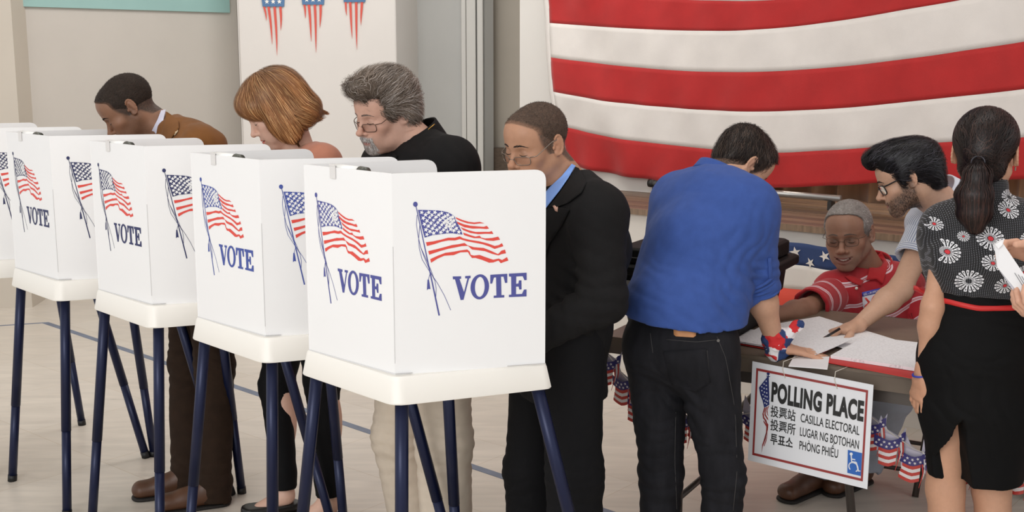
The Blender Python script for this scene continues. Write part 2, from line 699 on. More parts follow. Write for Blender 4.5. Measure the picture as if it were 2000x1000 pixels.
# pipe lying on the stage
pp = thing('metal_pipe', 'grey metal pipe lying low along the stage under the flag', 'pipe', tuple(st(0.4, 0.55, 0.88)))
MB().tube([st(-0.14, 0.57, 0.942), st(1.0, 0.57, 0.942)], 0.017, 12).build('pipe', mat('pipe_metal', srgb(170, 168, 165), 0.3, metal=0.7), pp, smooth=True)
MB().tube([st(-0.165, 0.57, 0.942), st(-0.135, 0.57, 0.942)], 0.024, 12).build('end_cap', mat('pipe_cap', srgb(35, 33, 32), 0.5), pp, smooth=True)
for t in (-0.12, 0.5, 0.95):
    MB().box(st(t, 0.57, 0.902), (0.02, 0.05, 0.047), [D_, N_, UPV]).build('foot', mat('pipe_foot', srgb(45, 43, 42), 0.5), pp)

area('curtain_fill_light', tuple(st(1.6, 0.80, 2.5)), tuple(st(1.6, 1.02, 1.0)), 4.5, 0.15, 42, (1.0, 0.93, 0.85))  # added fill between flag and curtain, lifts the dark pleats

# ---------------------------------------------------------------- the big flag
FR = thing('american_flag', 'huge american flag hung across the stage opening', 'flag', tuple(st(-0.9, 0.6, 1.2)))
M_fred = mat('flag_red', srgb(182, 30, 30), 0.75, noise=0.07, nscale=9, sheen=0.2, bump=0.2, bscale=300)
M_fwhite = mat('flag_white', srgb(228, 222, 216), 0.75, noise=0.03, nscale=9, sheen=0.2, bump=0.2, bscale=300)
rows_tz = [
    ((-0.948, 2.177), (-0.452, 2.125), (0.062, 2.075), (0.528, 2.043), (0.951, 2.076), (1.336, 2.131), (1.799, 2.207), (2.013, 2.237)),
    ((-0.928, 2.061), (-0.45, 2.01), (0.065, 1.963), (0.532, 1.943), (0.956, 1.974), (1.342, 2.023), (1.808, 2.083), (2.023, 2.105)),
    ((-0.907, 1.858), (-0.447, 1.824), (-0.029, 1.801), (0.418, 1.792), (0.826, 1.822), (1.35, 1.891), (1.817, 1.963), (2.031, 1.995)),
    ((-0.897, 1.654), (-0.443, 1.61), (0.077, 1.576), (0.547, 1.577), (0.975, 1.609), (1.365, 1.655), (1.834, 1.725), (2.049, 1.759)),
    ((-0.88, 1.448), (-0.439, 1.397), (0.083, 1.37), (0.496, 1.366), (0.986, 1.399), (1.377, 1.449), (1.849, 1.509), (2.065, 1.547)),
    ((-0.827, 1.239), (-0.435, 1.191), (0.155, 1.157), (0.565, 1.15), (0.996, 1.191), (1.39, 1.241), (1.864, 1.292), (2.083, 1.315)),
    ((-0.77, 1.011), (-0.505, 0.978), (-0.074, 0.961), (0.573, 0.964), (1.006, 1.011), (1.4, 1.061), (1.878, 1.098), (2.098, 1.122)),
]
NT = 190
FT = 4.35
rows_tz = [list(r) + [(r[-1][0] + (FT - r[-1][0]) * q, r[-1][1] + (0.035 + 0.012 * (6 - i)) * math.sin(q * 2.6)) for q in (0.25, 0.5, 0.75, 1.0)] for i, r in enumerate(rows_tz)]


def rowcurve(r):
    t = np.array([q[0] for q in r])
    z = np.array([q[1] for q in r])
    u = np.linspace(0, 1, NT)
    tt = t[0] + (t[-1] - t[0]) * u
    zz = np.interp(tt, t, z)
    ker = np.ones(13) / 13
    zp = np.concatenate([np.full(6, zz[0]) + (zz[0] - zz[1]) * np.arange(6, 0, -1), zz, np.full(6, zz[-1]) + (zz[-1] - zz[-2]) * np.arange(1, 7)])
    return tt, np.convolve(zp, ker, 'valid')


curves = [rowcurve(r) for r in rows_tz]


def flag_point(t, z, v):
    # soft folds: diagonal drapes falling from the left edge and slow billows
    w1 = 0.018 * math.sin(2.1 * t + 1.4 * z) + 0.010 * math.sin(7.0 * t + 2.2 * z + 0.8)
    w2 = 0.011 * math.sin(19 * t - 5 * z + 1.5 * math.sin(3 * t)) * (0.4 + 0.6 * math.sin(1.3 * t + 2 * v) ** 2)
    d2 = 0.012 * math.sin(9 * (z + 0.9 * t)) * math.exp(-((t + 0.6) / 0.6) ** 2)
    low = 0.016 * math.sin(23 * t + 3 * z) * max(0, 1 - (z - 0.95) / 0.45)
    return st(t, 0.575 - (w1 + w2 + d2 + low), z)


for s in range(6):
    (ta, za), (tb, zb) = curves[s], curves[s + 1]
    rows = []
    for q in np.linspace(0, 1, 9):
        rows.append([flag_point(ta[k] * (1 - q) + tb[k] * q, za[k] * (1 - q) + zb[k] * q, s + q) for k in range(NT)])
    MB().grid(rows, thick=0.0015, nrm=N_).build('red_stripe' if s % 2 == 1 else 'white_stripe', M_fred if s % 2 == 1 else M_fwhite, FR, smooth=True)
# the upper stripes and the canton, above the frame
SH = 0.212
top_t, top_z = curves[0]
for s in range(7):
    rows = [[flag_point(top_t[k], top_z[k] + SH * (s + q), -s) for k in range(NT)] for q in np.linspace(0, 1, 3)]
    MB().grid(rows, thick=0.0015, nrm=N_).build('red_stripe' if s % 2 == 0 else 'white_stripe', M_fred if s % 2 == 0 else M_fwhite, FR, smooth=True)
kc = int(NT * 0.4)
rows = [[flag_point(top_t[k], top_z[k] + SH * 7 * q, 0) - N_ * 0.003 for k in range(kc)] for q in np.linspace(0, 1, 9)]
ct_ = MB().grid(rows, thick=0.001, nrm=N_).build('canton', mat('flag_blue', srgb(38, 48, 96), 0.75, sheen=0.2), FR, smooth=True)
for i in range(9):
    for j in range(6 if i % 2 == 0 else 5):
        tc_ = top_t[0] + (top_t[kc] - top_t[0]) * (j + (0.55 if i % 2 == 0 else 1.05)) / 6.1
        zc_ = float(np.interp(tc_, top_t, top_z)) + SH * 7 * (i + 0.6) / 9.2
        MB().prism([flag_point(tc_ + 0.05 * (1 if w % 2 == 0 else .4) * math.sin(w * math.pi / 5), zc_ + 0.05 * (1 if w % 2 == 0 else .4) * math.cos(w * math.pi / 5), 0) - N_ * 0.005 for w in range(10)], -N_ * 0.001).build('star', M_fwhite, ct_)
hd = []
for s in range(7):
    t, z = curves[s]
    for q in ([0] if s == 6 else np.linspace(0, 1, 5)[:-1]):
        if s < 6:
            tq = t[0] * (1 - q) + curves[s + 1][0][0] * q
            zq = z[0] * (1 - q) + curves[s + 1][1][0] * q
        else:
            tq, zq = t[0], z[0]
        hd.append([flag_point(tq - 0.035, zq + 0.004, 0), flag_point(tq - 0.012, zq, 0), flag_point(tq + 0.002, zq, 0)])
MB().grid(hd, thick=0.003, nrm=N_).build('canvas_header', M_fwhite, FR, smooth=True)

# red and blue pennant decorations fixed to the pillar
M_pb = mat('print_blue', srgb(80, 118, 160), 0.6)
M_pr = mat('print_red', srgb(214, 84, 70), 0.6)
M_pw = mat('print_white', srgb(240, 235, 228), 0.6)
for gi, (px, sc_, lab) in enumerate(((-1.7297, 1.0, 'left of the three paper shield pennants on the pillar'), (-1.4408, 0.98, 'middle one of the three paper shield pennants on the pillar'), (-1.1408, 0.97, 'right of the three paper shield pennants on the pillar'))):
    pn = thing('shield_pennant', lab, 'decoration', (px, 8.6, 2.0), 'paper pennants on the pillar')
    zb = 2.0253 + (-0.010, 0.004, 0.022)[gi]
    y = 8.612
    bq = MB()
    bq.prism([(px - 0.078, y, zb), (px + 0.078, y, zb), (px + 0.088, y, zb + 0.12), (px + 0.03, y, zb + 0.14), (px, y, zb + 0.125), (px - 0.03, y, zb + 0.14), (px - 0.088, y, zb + 0.12)], (0, -0.006, 0))
    bq.build('blue_field', M_pb, pn)
    sq = MB()
    for k in (-1, 0, 1):
        for rw in (0, 1):
            cx, cz = px + k * 0.045, zb + 0.035 + rw * 0.045
            pts = []
            for j in range(10):
                r_ = 0.019 if j % 2 == 0 else 0.008
                w_ = math.pi / 2 + j * math.pi / 5
                pts.append((cx + r_ * math.cos(w_), y - 0.0065, cz + r_ * math.sin(w_)))
            sq.prism(pts, (0, -0.001, 0))
    sq.build('star_row', M_pw, pn)
    for k, (dx0, dx1, wv, ln_) in enumerate(((-0.068, -0.055, 0.011, 0.10), (-0.035, -0.018, 0.014, 0.27), (0.008, 0.014, 0.014, 0.35), (0.05, 0.047, 0.014, 0.17))):
        sp = MB()
        rows = []
        for q in np.linspace(0, 1, 8):
            ww = wv * (1 - q ** 2) + 0.0006
            cx = px + dx0 + (dx1 - dx0) * q + 0.004 * math.sin(3 * q + gi)
            rows.append([(cx - ww / 2 * 1.2, y - 0.004, zb - ln_ * q * sc_), (cx + ww / 2 * 1.2, y - 0.004, zb - ln_ * q * sc_)])
        sp.grid(rows, thick=0.002, nrm=(0, 1, 0))
        sp.build('red_streamer', M_pr, pn)

# ---------------------------------------------------------------- bunting skirt on the stage front (stars, white, red)
BN = thing('flag_bunting', 'blue, white and red star bunting hanging on the stage front', 'bunting', tuple(st(0.9, -0.03, 0.3)))
M_bblue = mat('bunting_blue', srgb(44, 66, 112), 0.7, noise=0.05, nscale=12)
M_bred = mat('bunting_red', srgb(226, 78, 58), 0.65, noise=0.06, nscale=10)
M_bwhite = mat('bunting_white', srgb(236, 230, 222), 0.7, noise=0.02, nscale=10)


def bunt(t, z):
    return st(t, -0.05 - 0.012 * math.sin(30 * t + 4 * z) - 0.01 * (0.8 - z), z)


tt = np.linspace(0.55, 4.2, 140)
lv = (0.785, 0.68, 0.565, 0.22)
for k, (nm, m_) in enumerate((('blue_band', M_bblue), ('white_band', M_bwhite), ('red_band', M_bred))):
    rows = [[bunt(t, (lv[k] + 0.012 * math.sin(2 * t)) * (1 - q) + (lv[k + 1] + 0.012 * math.sin(2 * t)) * q) for t in tt] for q in np.linspace(0, 1, 6)]
    MB().grid(rows, thick=0.002, nrm=N_).build(nm, m_, BN, smooth=True)
for k in range(46):
    t = 0.60 + (k // 2) * 0.155 + (0.078 if k % 2 else 0)
    z = 0.750 if k % 2 == 0 else 0.708
    a0 = random.uniform(0, 1)
    pts = []
    for j in range(10):
        r_ = 0.027 if j % 2 == 0 else 0.0105
        w_ = a0 + j * math.pi / 5
        tq, zq = t + r_ * math.cos(w_), z + r_ * math.sin(w_)
        pts.append(bunt(tq, zq) - N_ * 0.004)
    MB().prism(pts, -N_ * 0.001).build('star', M_bwhite, BN)


# ---------------------------------------------------------------- voting booths
M_screen = mat('white_corrugated_plastic', srgb(240, 240, 240), 0.45, noise=0.006, nscale=4)
M_tray = mat('white_moulded_plastic', srgb(243, 240, 233), 0.4, noise=0.006, nscale=5, bump=0.03, bscale=160)
M_leg = mat('navy_aluminium', srgb(19, 28, 62), 0.36, metal=0.35, noise=0.12, nscale=6)
M_foot = mat('black_rubber', srgb(14, 15, 18), 0.5)
M_lampw = mat('lamp_white', srgb(246, 246, 244), 0.35)
M_lampd = mat('lamp_dark', srgb(96, 98, 92), 0.3, metal=0.4)
M_clip = mat('clip_plastic', srgb(222, 220, 218), 0.3)
M_seam = mat('fold_seam', srgb(214, 214, 214), 0.5)
RED_P = [((0.4038, 0.2228), (0.4435, 0.2367), (0.4879, 0.2481), (0.5237, 0.2524), (0.5597, 0.2507), (0.5913, 0.2584), (0.5596, 0.2582), (0.5236, 0.2606), (0.4789, 0.2553), (0.4345, 0.2426), (0.4081, 0.2317)),
 ((0.4106, 0.244), (0.4521, 0.2586), (0.4966, 0.268), (0.5504, 0.2729), (0.5865, 0.276), (0.6065, 0.2718), (0.6209, 0.2852), (0.6045, 0.2875), (0.5593, 0.2834), (0.5143, 0.2828), (0.4608, 0.2745), (0.4255, 0.2606), (0.414, 0.2535)),
 ((0.4342, 0.273), (0.4874, 0.2902), (0.5321, 0.3003), (0.5862, 0.3013), (0.6224, 0.3024), (0.6389, 0.2988), (0.6496, 0.3135), (0.5951, 0.3111), (0.5499, 0.3118), (0.4962, 0.3033), (0.4518, 0.2884)),
 ((0.4516, 0.3006), (0.496, 0.3142), (0.5318, 0.3235), (0.5588, 0.3196), (0.5695, 0.3294), (0.5948, 0.3344), (0.6402, 0.3338), (0.6814, 0.3282), (0.6931, 0.3437), (0.6491, 0.3485), (0.6037, 0.3442), (0.5632, 0.332), (0.5227, 0.3307), (0.487, 0.322), (0.4559, 0.3129)),
 ((0.2107, 0.3412), (0.2582, 0.3381), (0.3104, 0.3311), (0.3542, 0.3232), (0.3982, 0.3246), (0.4292, 0.3188), (0.4513, 0.329), (0.4957, 0.3386), (0.5585, 0.3482), (0.6126, 0.3602), (0.6579, 0.3741), (0.6854, 0.371), (0.7057, 0.362), (0.7156, 0.3775), (0.6852, 0.3833), (0.6577, 0.3892), (0.6214, 0.3756), (0.5763, 0.3624), (0.5135, 0.3514), (0.4689, 0.3431), (0.4291, 0.3323), (0.398, 0.3381), (0.3541, 0.3366), (0.3103, 0.3418), (0.2667, 0.3517), (0.2166, 0.36)),
 ((0.2249, 0.3856), (0.2838, 0.377), (0.3362, 0.3682), (0.3802, 0.3603), (0.4155, 0.3582), (0.4599, 0.353), (0.4793, 0.3652), (0.5221, 0.3761), (0.5851, 0.3818), (0.6302, 0.3971), (0.6802, 0.4161), (0.7033, 0.3991), (0.7264, 0.3951), (0.7325, 0.4139), (0.7031, 0.4169), (0.6828, 0.423), (0.6391, 0.4131), (0.5939, 0.3985), (0.5489, 0.3921), (0.5086, 0.3872), (0.482, 0.368), (0.4419, 0.3679), (0.3977, 0.3731), (0.3536, 0.3782), (0.3011, 0.3877), (0.23, 0.4037)),
 ((0.2366, 0.4259), (0.2835, 0.4111), (0.3359, 0.3977), (0.3886, 0.3943), (0.4328, 0.3892), (0.4773, 0.3861), (0.4932, 0.3968), (0.4993, 0.4133), (0.5216, 0.4182), (0.5576, 0.4162), (0.6025, 0.4302), (0.6478, 0.4436), (0.6844, 0.4388), (0.7072, 0.4473), (0.7396, 0.4334), (0.7486, 0.451), (0.719, 0.4574), (0.6978, 0.4627), (0.6824, 0.449), (0.6476, 0.4572), (0.6203, 0.4575), (0.5753, 0.442), (0.5304, 0.4301), (0.508, 0.4299), (0.493, 0.4151), (0.4816, 0.3991), (0.4327, 0.3986), (0.3884, 0.4111), (0.327, 0.4121), (0.2834, 0.4251), (0.2417, 0.4441))]
CAN_P = ((0.1623, 0.1801), (0.2078, 0.1818), (0.2423, 0.1839), (0.2857, 0.1863), (0.3206, 0.1904), (0.3556, 0.198), (0.3818, 0.2094), (0.3976, 0.2213), (0.4062, 0.2418), (0.4236, 0.2659), (0.4384, 0.29), (0.4471, 0.3106), (0.4161, 0.3069), (0.3808, 0.3018), (0.3501, 0.3015), (0.3194, 0.3033), (0.2845, 0.3055), (0.2498, 0.3078), (0.2196, 0.3148), (0.2023, 0.3176), (0.194, 0.2927), (0.1814, 0.2524))
STAR_P = ((0.1854, 0.1933), (0.2301, 0.1943), (0.27, 0.1953), (0.3126, 0.2003), (0.3519, 0.21), (0.2102, 0.2052), (0.2508, 0.2075), (0.2951, 0.208), (0.3352, 0.2164), (0.3693, 0.224), (0.3843, 0.221), (0.1954, 0.2215), (0.236, 0.2192), (0.2758, 0.2189), (0.3202, 0.224), (0.3535, 0.2303), (0.371, 0.2361), (0.2186, 0.2354), (0.2609, 0.2332), (0.3018, 0.2336), (0.3393, 0.2387), (0.3912, 0.238), (0.2021, 0.251), (0.2435, 0.2475), (0.2877, 0.246), (0.327, 0.2471), (0.3524, 0.2464), (0.3797, 0.2458), (0.2269, 0.2617), (0.2685, 0.2589), (0.3129, 0.2581), (0.3461, 0.259), (0.3672, 0.2563), (0.3954, 0.2584), (0.2113, 0.2786), (0.2536, 0.2738), (0.2988, 0.2711), (0.3399, 0.2723), (0.3618, 0.2669), (0.383, 0.2661), (0.2362, 0.2887), (0.2804, 0.2826), (0.324, 0.2826), (0.3705, 0.2813), (0.4075, 0.2783), (0.2171, 0.3027), (0.2603, 0.2974), (0.3064, 0.2948), (0.3493, 0.2921), (0.3898, 0.2886), (0.4233, 0.2964))
BLUE_P = [((0.1609, 0.1527), (0.1597, 0.1576), (0.1565, 0.1616), (0.1518, 0.1642), (0.1462, 0.1651), (0.1407, 0.164), (0.136, 0.1612), (0.1329, 0.157), (0.1318, 0.1521), (0.1329, 0.1473), (0.1361, 0.1433), (0.1409, 0.1407), (0.1464, 0.1398), (0.152, 0.1409), (0.1567, 0.1437), (0.1598, 0.1479)),
 ((0.1479, 0.1618), (0.1522, 0.1612), (0.2953, 0.7112), (0.2858, 0.7126)),
 ((0.2176, 0.5274), (0.2262, 0.5278), (0.2304, 0.5465), (0.2353, 0.5766), (0.2232, 0.574), (0.2129, 0.5801), (0.2148, 0.5524))]
ROPES = [((0.1561, 0.2052), (0.1515, 0.2516), (0.1596, 0.3049), (0.1762, 0.3652), (0.1972, 0.4124), (0.2352, 0.487), (0.265, 0.5349), (0.2732, 0.5752), (0.2693, 0.6228)),
 ((0.1564, 0.1786), (0.1729, 0.2522), (0.1637, 0.325), (0.1676, 0.3715), (0.1842, 0.4252), (0.2309, 0.4868), (0.2822, 0.549), (0.325, 0.6111), (0.3661, 0.688)),
 ((0.1762, 0.3652), (0.2142, 0.433), (0.2396, 0.4806), (0.2582, 0.5213)), ((0.2237, 0.5277), (0.2307, 0.5067), (0.2395, 0.4939))]
V_P = ((0.3811, 0.5182), (0.4358, 0.5193), (0.4356, 0.5314), (0.425, 0.5323), (0.4543, 0.601), (0.4773, 0.5313), (0.4622, 0.5307), (0.4624, 0.5192), (0.498, 0.5188), (0.4978, 0.5303), (0.488, 0.5318), (0.4503, 0.6391), (0.4317, 0.6394), (0.3959, 0.533), (0.3827, 0.5324))
O_P = [((0.6196, 0.5767), (0.6182, 0.5892), (0.6145, 0.6012), (0.6087, 0.6123), (0.6009, 0.6221), (0.5915, 0.6302), (0.5808, 0.6362), (0.5693, 0.64), (0.5573, 0.6414), (0.5454, 0.6403), (0.534, 0.6369), (0.5236, 0.6311), (0.5145, 0.6234), (0.507, 0.6139), (0.5016, 0.603), (0.4983, 0.5912), (0.4972, 0.5788), (0.4986, 0.5665), (0.5022, 0.5545), (0.5079, 0.5434), (0.5156, 0.5336), (0.5249, 0.5255), (0.5355, 0.5194), (0.547, 0.5156), (0.559, 0.5141), (0.5709, 0.515), (0.5824, 0.5184), (0.5929, 0.5241), (0.6021, 0.5318), (0.6097, 0.5414), (0.6152, 0.5523), (0.6186, 0.5642)), ((0.5906, 0.5766), (0.5899, 0.5866), (0.5879, 0.5962), (0.5848, 0.6051), (0.5806, 0.6129), (0.5756, 0.6194), (0.5699, 0.6243), (0.5638, 0.6274), (0.5575, 0.6285), (0.5512, 0.6278), (0.5452, 0.6251), (0.5396, 0.6206), (0.5348, 0.6144), (0.5309, 0.6069), (0.528, 0.5982), (0.5263, 0.5888), (0.5258, 0.5789), (0.5266, 0.569), (0.5285, 0.5594), (0.5316, 0.5505), (0.5357, 0.5427), (0.5407, 0.5362), (0.5464, 0.5313), (0.5525, 0.5282), (0.5588, 0.527), (0.5651, 0.5277), (0.5712, 0.5303), (0.5767, 0.5348), (0.5816, 0.541), (0.5855, 0.5486), (0.5884, 0.5572), (0.5901, 0.5667))]
T_P = ((0.6285, 0.5192), (0.7411, 0.5181), (0.7413, 0.5641), (0.7266, 0.5647), (0.716, 0.532), (0.6995, 0.5313), (0.7018, 0.6258), (0.7211, 0.6261), (0.7209, 0.6384), (0.6505, 0.6381), (0.6507, 0.6266), (0.6689, 0.6262), (0.6666, 0.5332), (0.652, 0.5339), (0.6406, 0.5641), (0.6279, 0.5642))
E_P = ((0.7522, 0.5179), (0.8713, 0.5176), (0.8716, 0.555), (0.8566, 0.5557), (0.8448, 0.5344), (0.801, 0.5345), (0.8004, 0.5717), (0.8162, 0.5711), (0.8193, 0.5553), (0.8361, 0.5554), (0.8372, 0.6017), (0.8222, 0.6024), (0.8169, 0.5863), (0.8002, 0.5861), (0.7996, 0.6253), (0.8405, 0.6254), (0.853, 0.6039), (0.8708, 0.6034), (0.8711, 0.6394), (0.7522, 0.638), (0.7524, 0.6263), (0.769, 0.6258), (0.7676, 0.5344), (0.7529, 0.5323))


def print_mesh(fr, kind):
    """fr: panel frame (origin top-left, u vector, v vector, outward normal)"""
    o_, U, Vv, n_ = fr
    q = lambda p, h=0.0006: o_ + U * p[0] + Vv * p[1] + n_ * h
    mb = MB()
    if kind == 'letters':
        for poly in (V_P, T_P, E_P):
            mb.prism([q(p) for p in poly], n_ * 0.0003)
        a, c = O_P
        k = len(a)
        V_ = [q(p, 0.0009) for p in a] + [q(p, 0.0009) for p in c]
        mb.add(V_, [(i, (i + 1) % k, k + (i + 1) % k, k + i) for i in range(k)])
        return mb
    for s in RED_P:
        mb.prism([q(p) for p in s], n_ * 0.0003, mi=1)
    for s in BLUE_P + [CAN_P]:
        mb.prism([q(p) for p in s], n_ * 0.0003, mi=0)
    W, Hh = np.linalg.norm(U), np.linalg.norm(Vv)
    for i, s in enumerate(STAR_P):
        pts = []
        for j in range(10):
            r_ = (0.0065 if i % 3 else 0.0058) * (1 if j % 2 == 0 else 0.42)
            w_ = i * 0.7 + j * math.pi / 5
            pts.append(q((s[0] + r_ * math.cos(w_) / W, s[1] + r_ * math.sin(w_) / Hh), 0.0012))
        mb.prism(pts, n_ * 0.0002, mi=2)
    for s in ROPES:
        for a, c in zip(s[:-1], s[1:]):
            a, c = np.array(a), np.array(c)
            d = nrm(np.array([(c - a)[0] * W, (c - a)[1] * Hh]))
            pr = np.array([-d[1] / W, d[0] / Hh]) * 0.0006
            mb.prism([q(a - pr), q(c - pr), q(c + pr), q(a + pr)], n_ * 0.0002, mi=0)
    return mb


def rounded(pts, rad, n=5):
    """round the corners of a 2D polygon; rad per corner"""
    out = []
    k = len(pts)
    for i in range(k):
        p, a, c = np.array(pts[i], float), np.array(pts[i - 1], float), np.array(pts[(i + 1) % k], float)
        r = rad[i] if hasattr(rad, '__len__') else rad
        if r <= 0:
            out.append(p)
            continue
        da, dc = nrm(a - p), nrm(c - p)
        s, e = p + da * r, p + dc * r
        for t in np.linspace(0, 1, n):
            out.append((1 - t) ** 2 * s + 2 * t * (1 - t) * p + t * t * e)
    return out


M_red = mat('print_flag_red', srgb(222, 72, 60), 0.5)
M_prw = mat('print_star_white', srgb(242, 242, 242), 0.5)


def leg_mesh(a, b, name, par):
    a, b = np.array(a, float), np.array(b, float)
    lg = MB().tube([a, a + (b - a) * 0.62], 0.0175, 14).build(name, M_leg, par, smooth=True)
    MB().tube([a + (b - a) * 0.615, b - (0, 0, 0)], 0.0162, 14).build('lower_tube', M_leg, lg, smooth=True)
    MB().tube([a + (b - a) * 0.968, b], 0.0175, 14).build('foot_cap', M_foot, lg, smooth=True)
    return lg


def booth(x, y, label, blue, hs=0.515, dz=0.0):
    o = np.array([x, y, 0.0])
    t = thing('voting_booth', label, 'voting booth', tuple(o + (0.06, 0.2, 0)), 'voting booths in a row')
    zt = 0.862 + dz
    # tray: shallow moulded top with a flared lip
    top = rounded([(0.0, -0.028), (0.396, 0.118), (0.122, 0.448), (-0.278, 0.262)], [0.028, 0.022, 0.03, 0.022])
    bot = rounded([(0.0, -0.044), (0.412, 0.118), (0.13, 0.468), (-0.294, 0.262)], [0.034, 0.028, 0.03, 0.028])
    c0 = np.mean(top, axis=0)
    k = len(top)
    V_, F_ = [], []
    prof = [(0.0, 0.985, 1), (-0.004, 0.997, 1), (-0.010, 1.004, 1), (-0.066, 1.0, 0), (-0.070, 0.992, 0), (-0.066, 0.97, 0)]
    for dzz, s_, w_ in prof:
        for p, q in zip(top, bot):
            r_ = (p if w_ else q)
            r_ = c0 + (r_ - c0) * s_
            V_.append((x + r_[0], y + r_[1], zt + dzz))
    for j in range(len(prof) - 1):
        for i in range(k):
            F_.append((j * k + i, (j + 1) * k + i, (j + 1) * k + (i + 1) % k, j * k + (i + 1) % k))
    F_.append(tuple(range(k)))
    F_.append(tuple(reversed(range((len(prof) - 1) * k, len(prof) * k))))
    tr_ = MB().add(V_, F_).build('tray', M_tray, t, smooth=True)
    md = tr_.modifiers.new('edge', 'EDGE_SPLIT')
    md.split_angle = math.radians(35)
    # privacy screen: right, rear and far panels folded from one sheet
    A = o + (0.0, 0.0, zt)
    R = o + (0.384, 0.104, zt)
    Lc = o + (-0.262, 0.25, zt)
    Fr = o + (0.085, 0.405, zt)
    up = np.array([0, 0, hs])
    sc = None
    dA, dL, dF = nrm(R - A), nrm(A - Lc), nrm(Fr - Lc)
    nA, nL, nF = np.array([dA[1], -dA[0], 0]), np.array([dL[1], -dL[0], 0]), np.array([-dF[1], dF[0], 0])

    def panel(nm, a, b_, n_, par, rr=0.03, ra=0.0):
        w = np.linalg.norm(b_ - a)
        d = nrm(b_ - a)
        poly = rounded([(0, 0), (w, 0), (w, hs), (0, hs)], [0, 0, rr, ra], 7)
        return MB().prism([a + d * p[0] + UPV * p[1] for p in poly], -n_ * 0.004).build(nm, M_screen, par)
    sc = panel('privacy_screen', A, R, nA, t)
    pr_ = panel('rear_panel', Lc, A, nL, sc, 0.0, 0.0)
    panel('far_panel', Lc, Fr, nF, sc, 0.035, 0.0)
    fm = MB()
    fm.prism([Lc + up * 0.003 + nL * 0.001, A + up * 0.003 + nL * 0.001, A + up * 0.003 + nL * 0.0016, Lc + up * 0.003 + nL * 0.0016], UPV * 0.002)
    fm.build('lower_seam', M_seam, sc)
    for q0, q1 in ((0.0, 0.11), (0.74, 1.0)):
        pa_, pb_ = A + (R - A) * q0, A + (R - A) * q1
        fm = MB()
        fm.prism([pa_ + UPV * 0.002 + nA * 0.0005, pb_ + UPV * 0.002 + nA * 0.0005, pb_ + UPV * 0.0045 + nA * 0.004, pa_ + UPV * 0.0045 + nA * 0.004], nA * 0.002)
        fm.build('slot_edge', M_seam, sc)
    fm = MB()
    fm.tube([A + UPV * 0.03, A + UPV * 0.33], 0.0012, 6)
    fm.build('fold_seam', M_seam, sc)
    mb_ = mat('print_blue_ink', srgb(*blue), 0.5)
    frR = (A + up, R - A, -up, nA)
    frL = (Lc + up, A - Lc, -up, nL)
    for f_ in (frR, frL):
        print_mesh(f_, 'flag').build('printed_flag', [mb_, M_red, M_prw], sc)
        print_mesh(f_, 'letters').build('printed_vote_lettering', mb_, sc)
    # clip lamp on the rear panel
    lp_ = Lc + (A - Lc) * 0.36 + up
    inn = -nL
    lamp = MB()
    lamp.tube([lp_ + inn * 0.006 + (0, 0, 0.004), lp_ + inn * 0.02 + dL * 0.085 + (0, 0, -0.008)], [0.006, 0.0145], 14)
    la = lamp.build('lamp', M_lampw, t, smooth=True)
    MB().tube([lp_ + inn * 0.02 + dL * 0.084 + (0, 0, -0.008), lp_ + inn * 0.022 + dL * 0.108 + (0, 0, -0.010)], [0.016, 0.0165], 14).build('lamp_shade', M_lampd, la, smooth=True)
    cb = MB()
    ax = [dL, nL, UPV]
    cb.box(lp_ + nL * 0.003 - UPV * 0.012, (0.022, 0.004, 0.034), ax)
    cb.box(lp_ + inn * 0.008 - UPV * 0.012, (0.022, 0.004, 0.034), ax)
    cb.box(lp_ + inn * 0.002 + UPV * 0.006, (0.022, 0.018, 0.004), ax)
    cb.build('clip', M_clip, la, bevel=0.001)
    # four splayed legs
    for (ax_, ay_), (bx_, by_) in (((-0.236, 0.238), (-0.345, 0.27)), ((0.015, 0.012), (0.012, -0.10)), ((0.355, 0.135), (0.56, 0.12)), ((0.105, 0.415), (0.13, 0.56))):
        leg_mesh((x + ax_, y + ay_, zt - 0.035), (x + bx_, y + by_, 0.0), 'leg', t)
    # ballot sheet on the tray
    return t


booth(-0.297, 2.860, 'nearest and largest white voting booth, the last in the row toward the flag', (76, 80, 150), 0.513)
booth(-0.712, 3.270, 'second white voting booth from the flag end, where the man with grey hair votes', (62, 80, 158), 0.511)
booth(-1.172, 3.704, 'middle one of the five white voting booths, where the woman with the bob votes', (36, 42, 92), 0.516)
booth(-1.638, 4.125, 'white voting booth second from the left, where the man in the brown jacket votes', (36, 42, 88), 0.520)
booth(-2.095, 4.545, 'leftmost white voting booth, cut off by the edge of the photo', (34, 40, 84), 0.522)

# ---------------------------------------------------------------- registration table
T_ = np.array([0.866, -0.5, 0.0])
Q_ = np.array([0.5, 0.866, 0.0])
T0 = np.array([0.308, 3.787, 0.0])


def tb(t, q, z=0.0):
    return T0 + T_ * t + Q_ * q + UPV * z


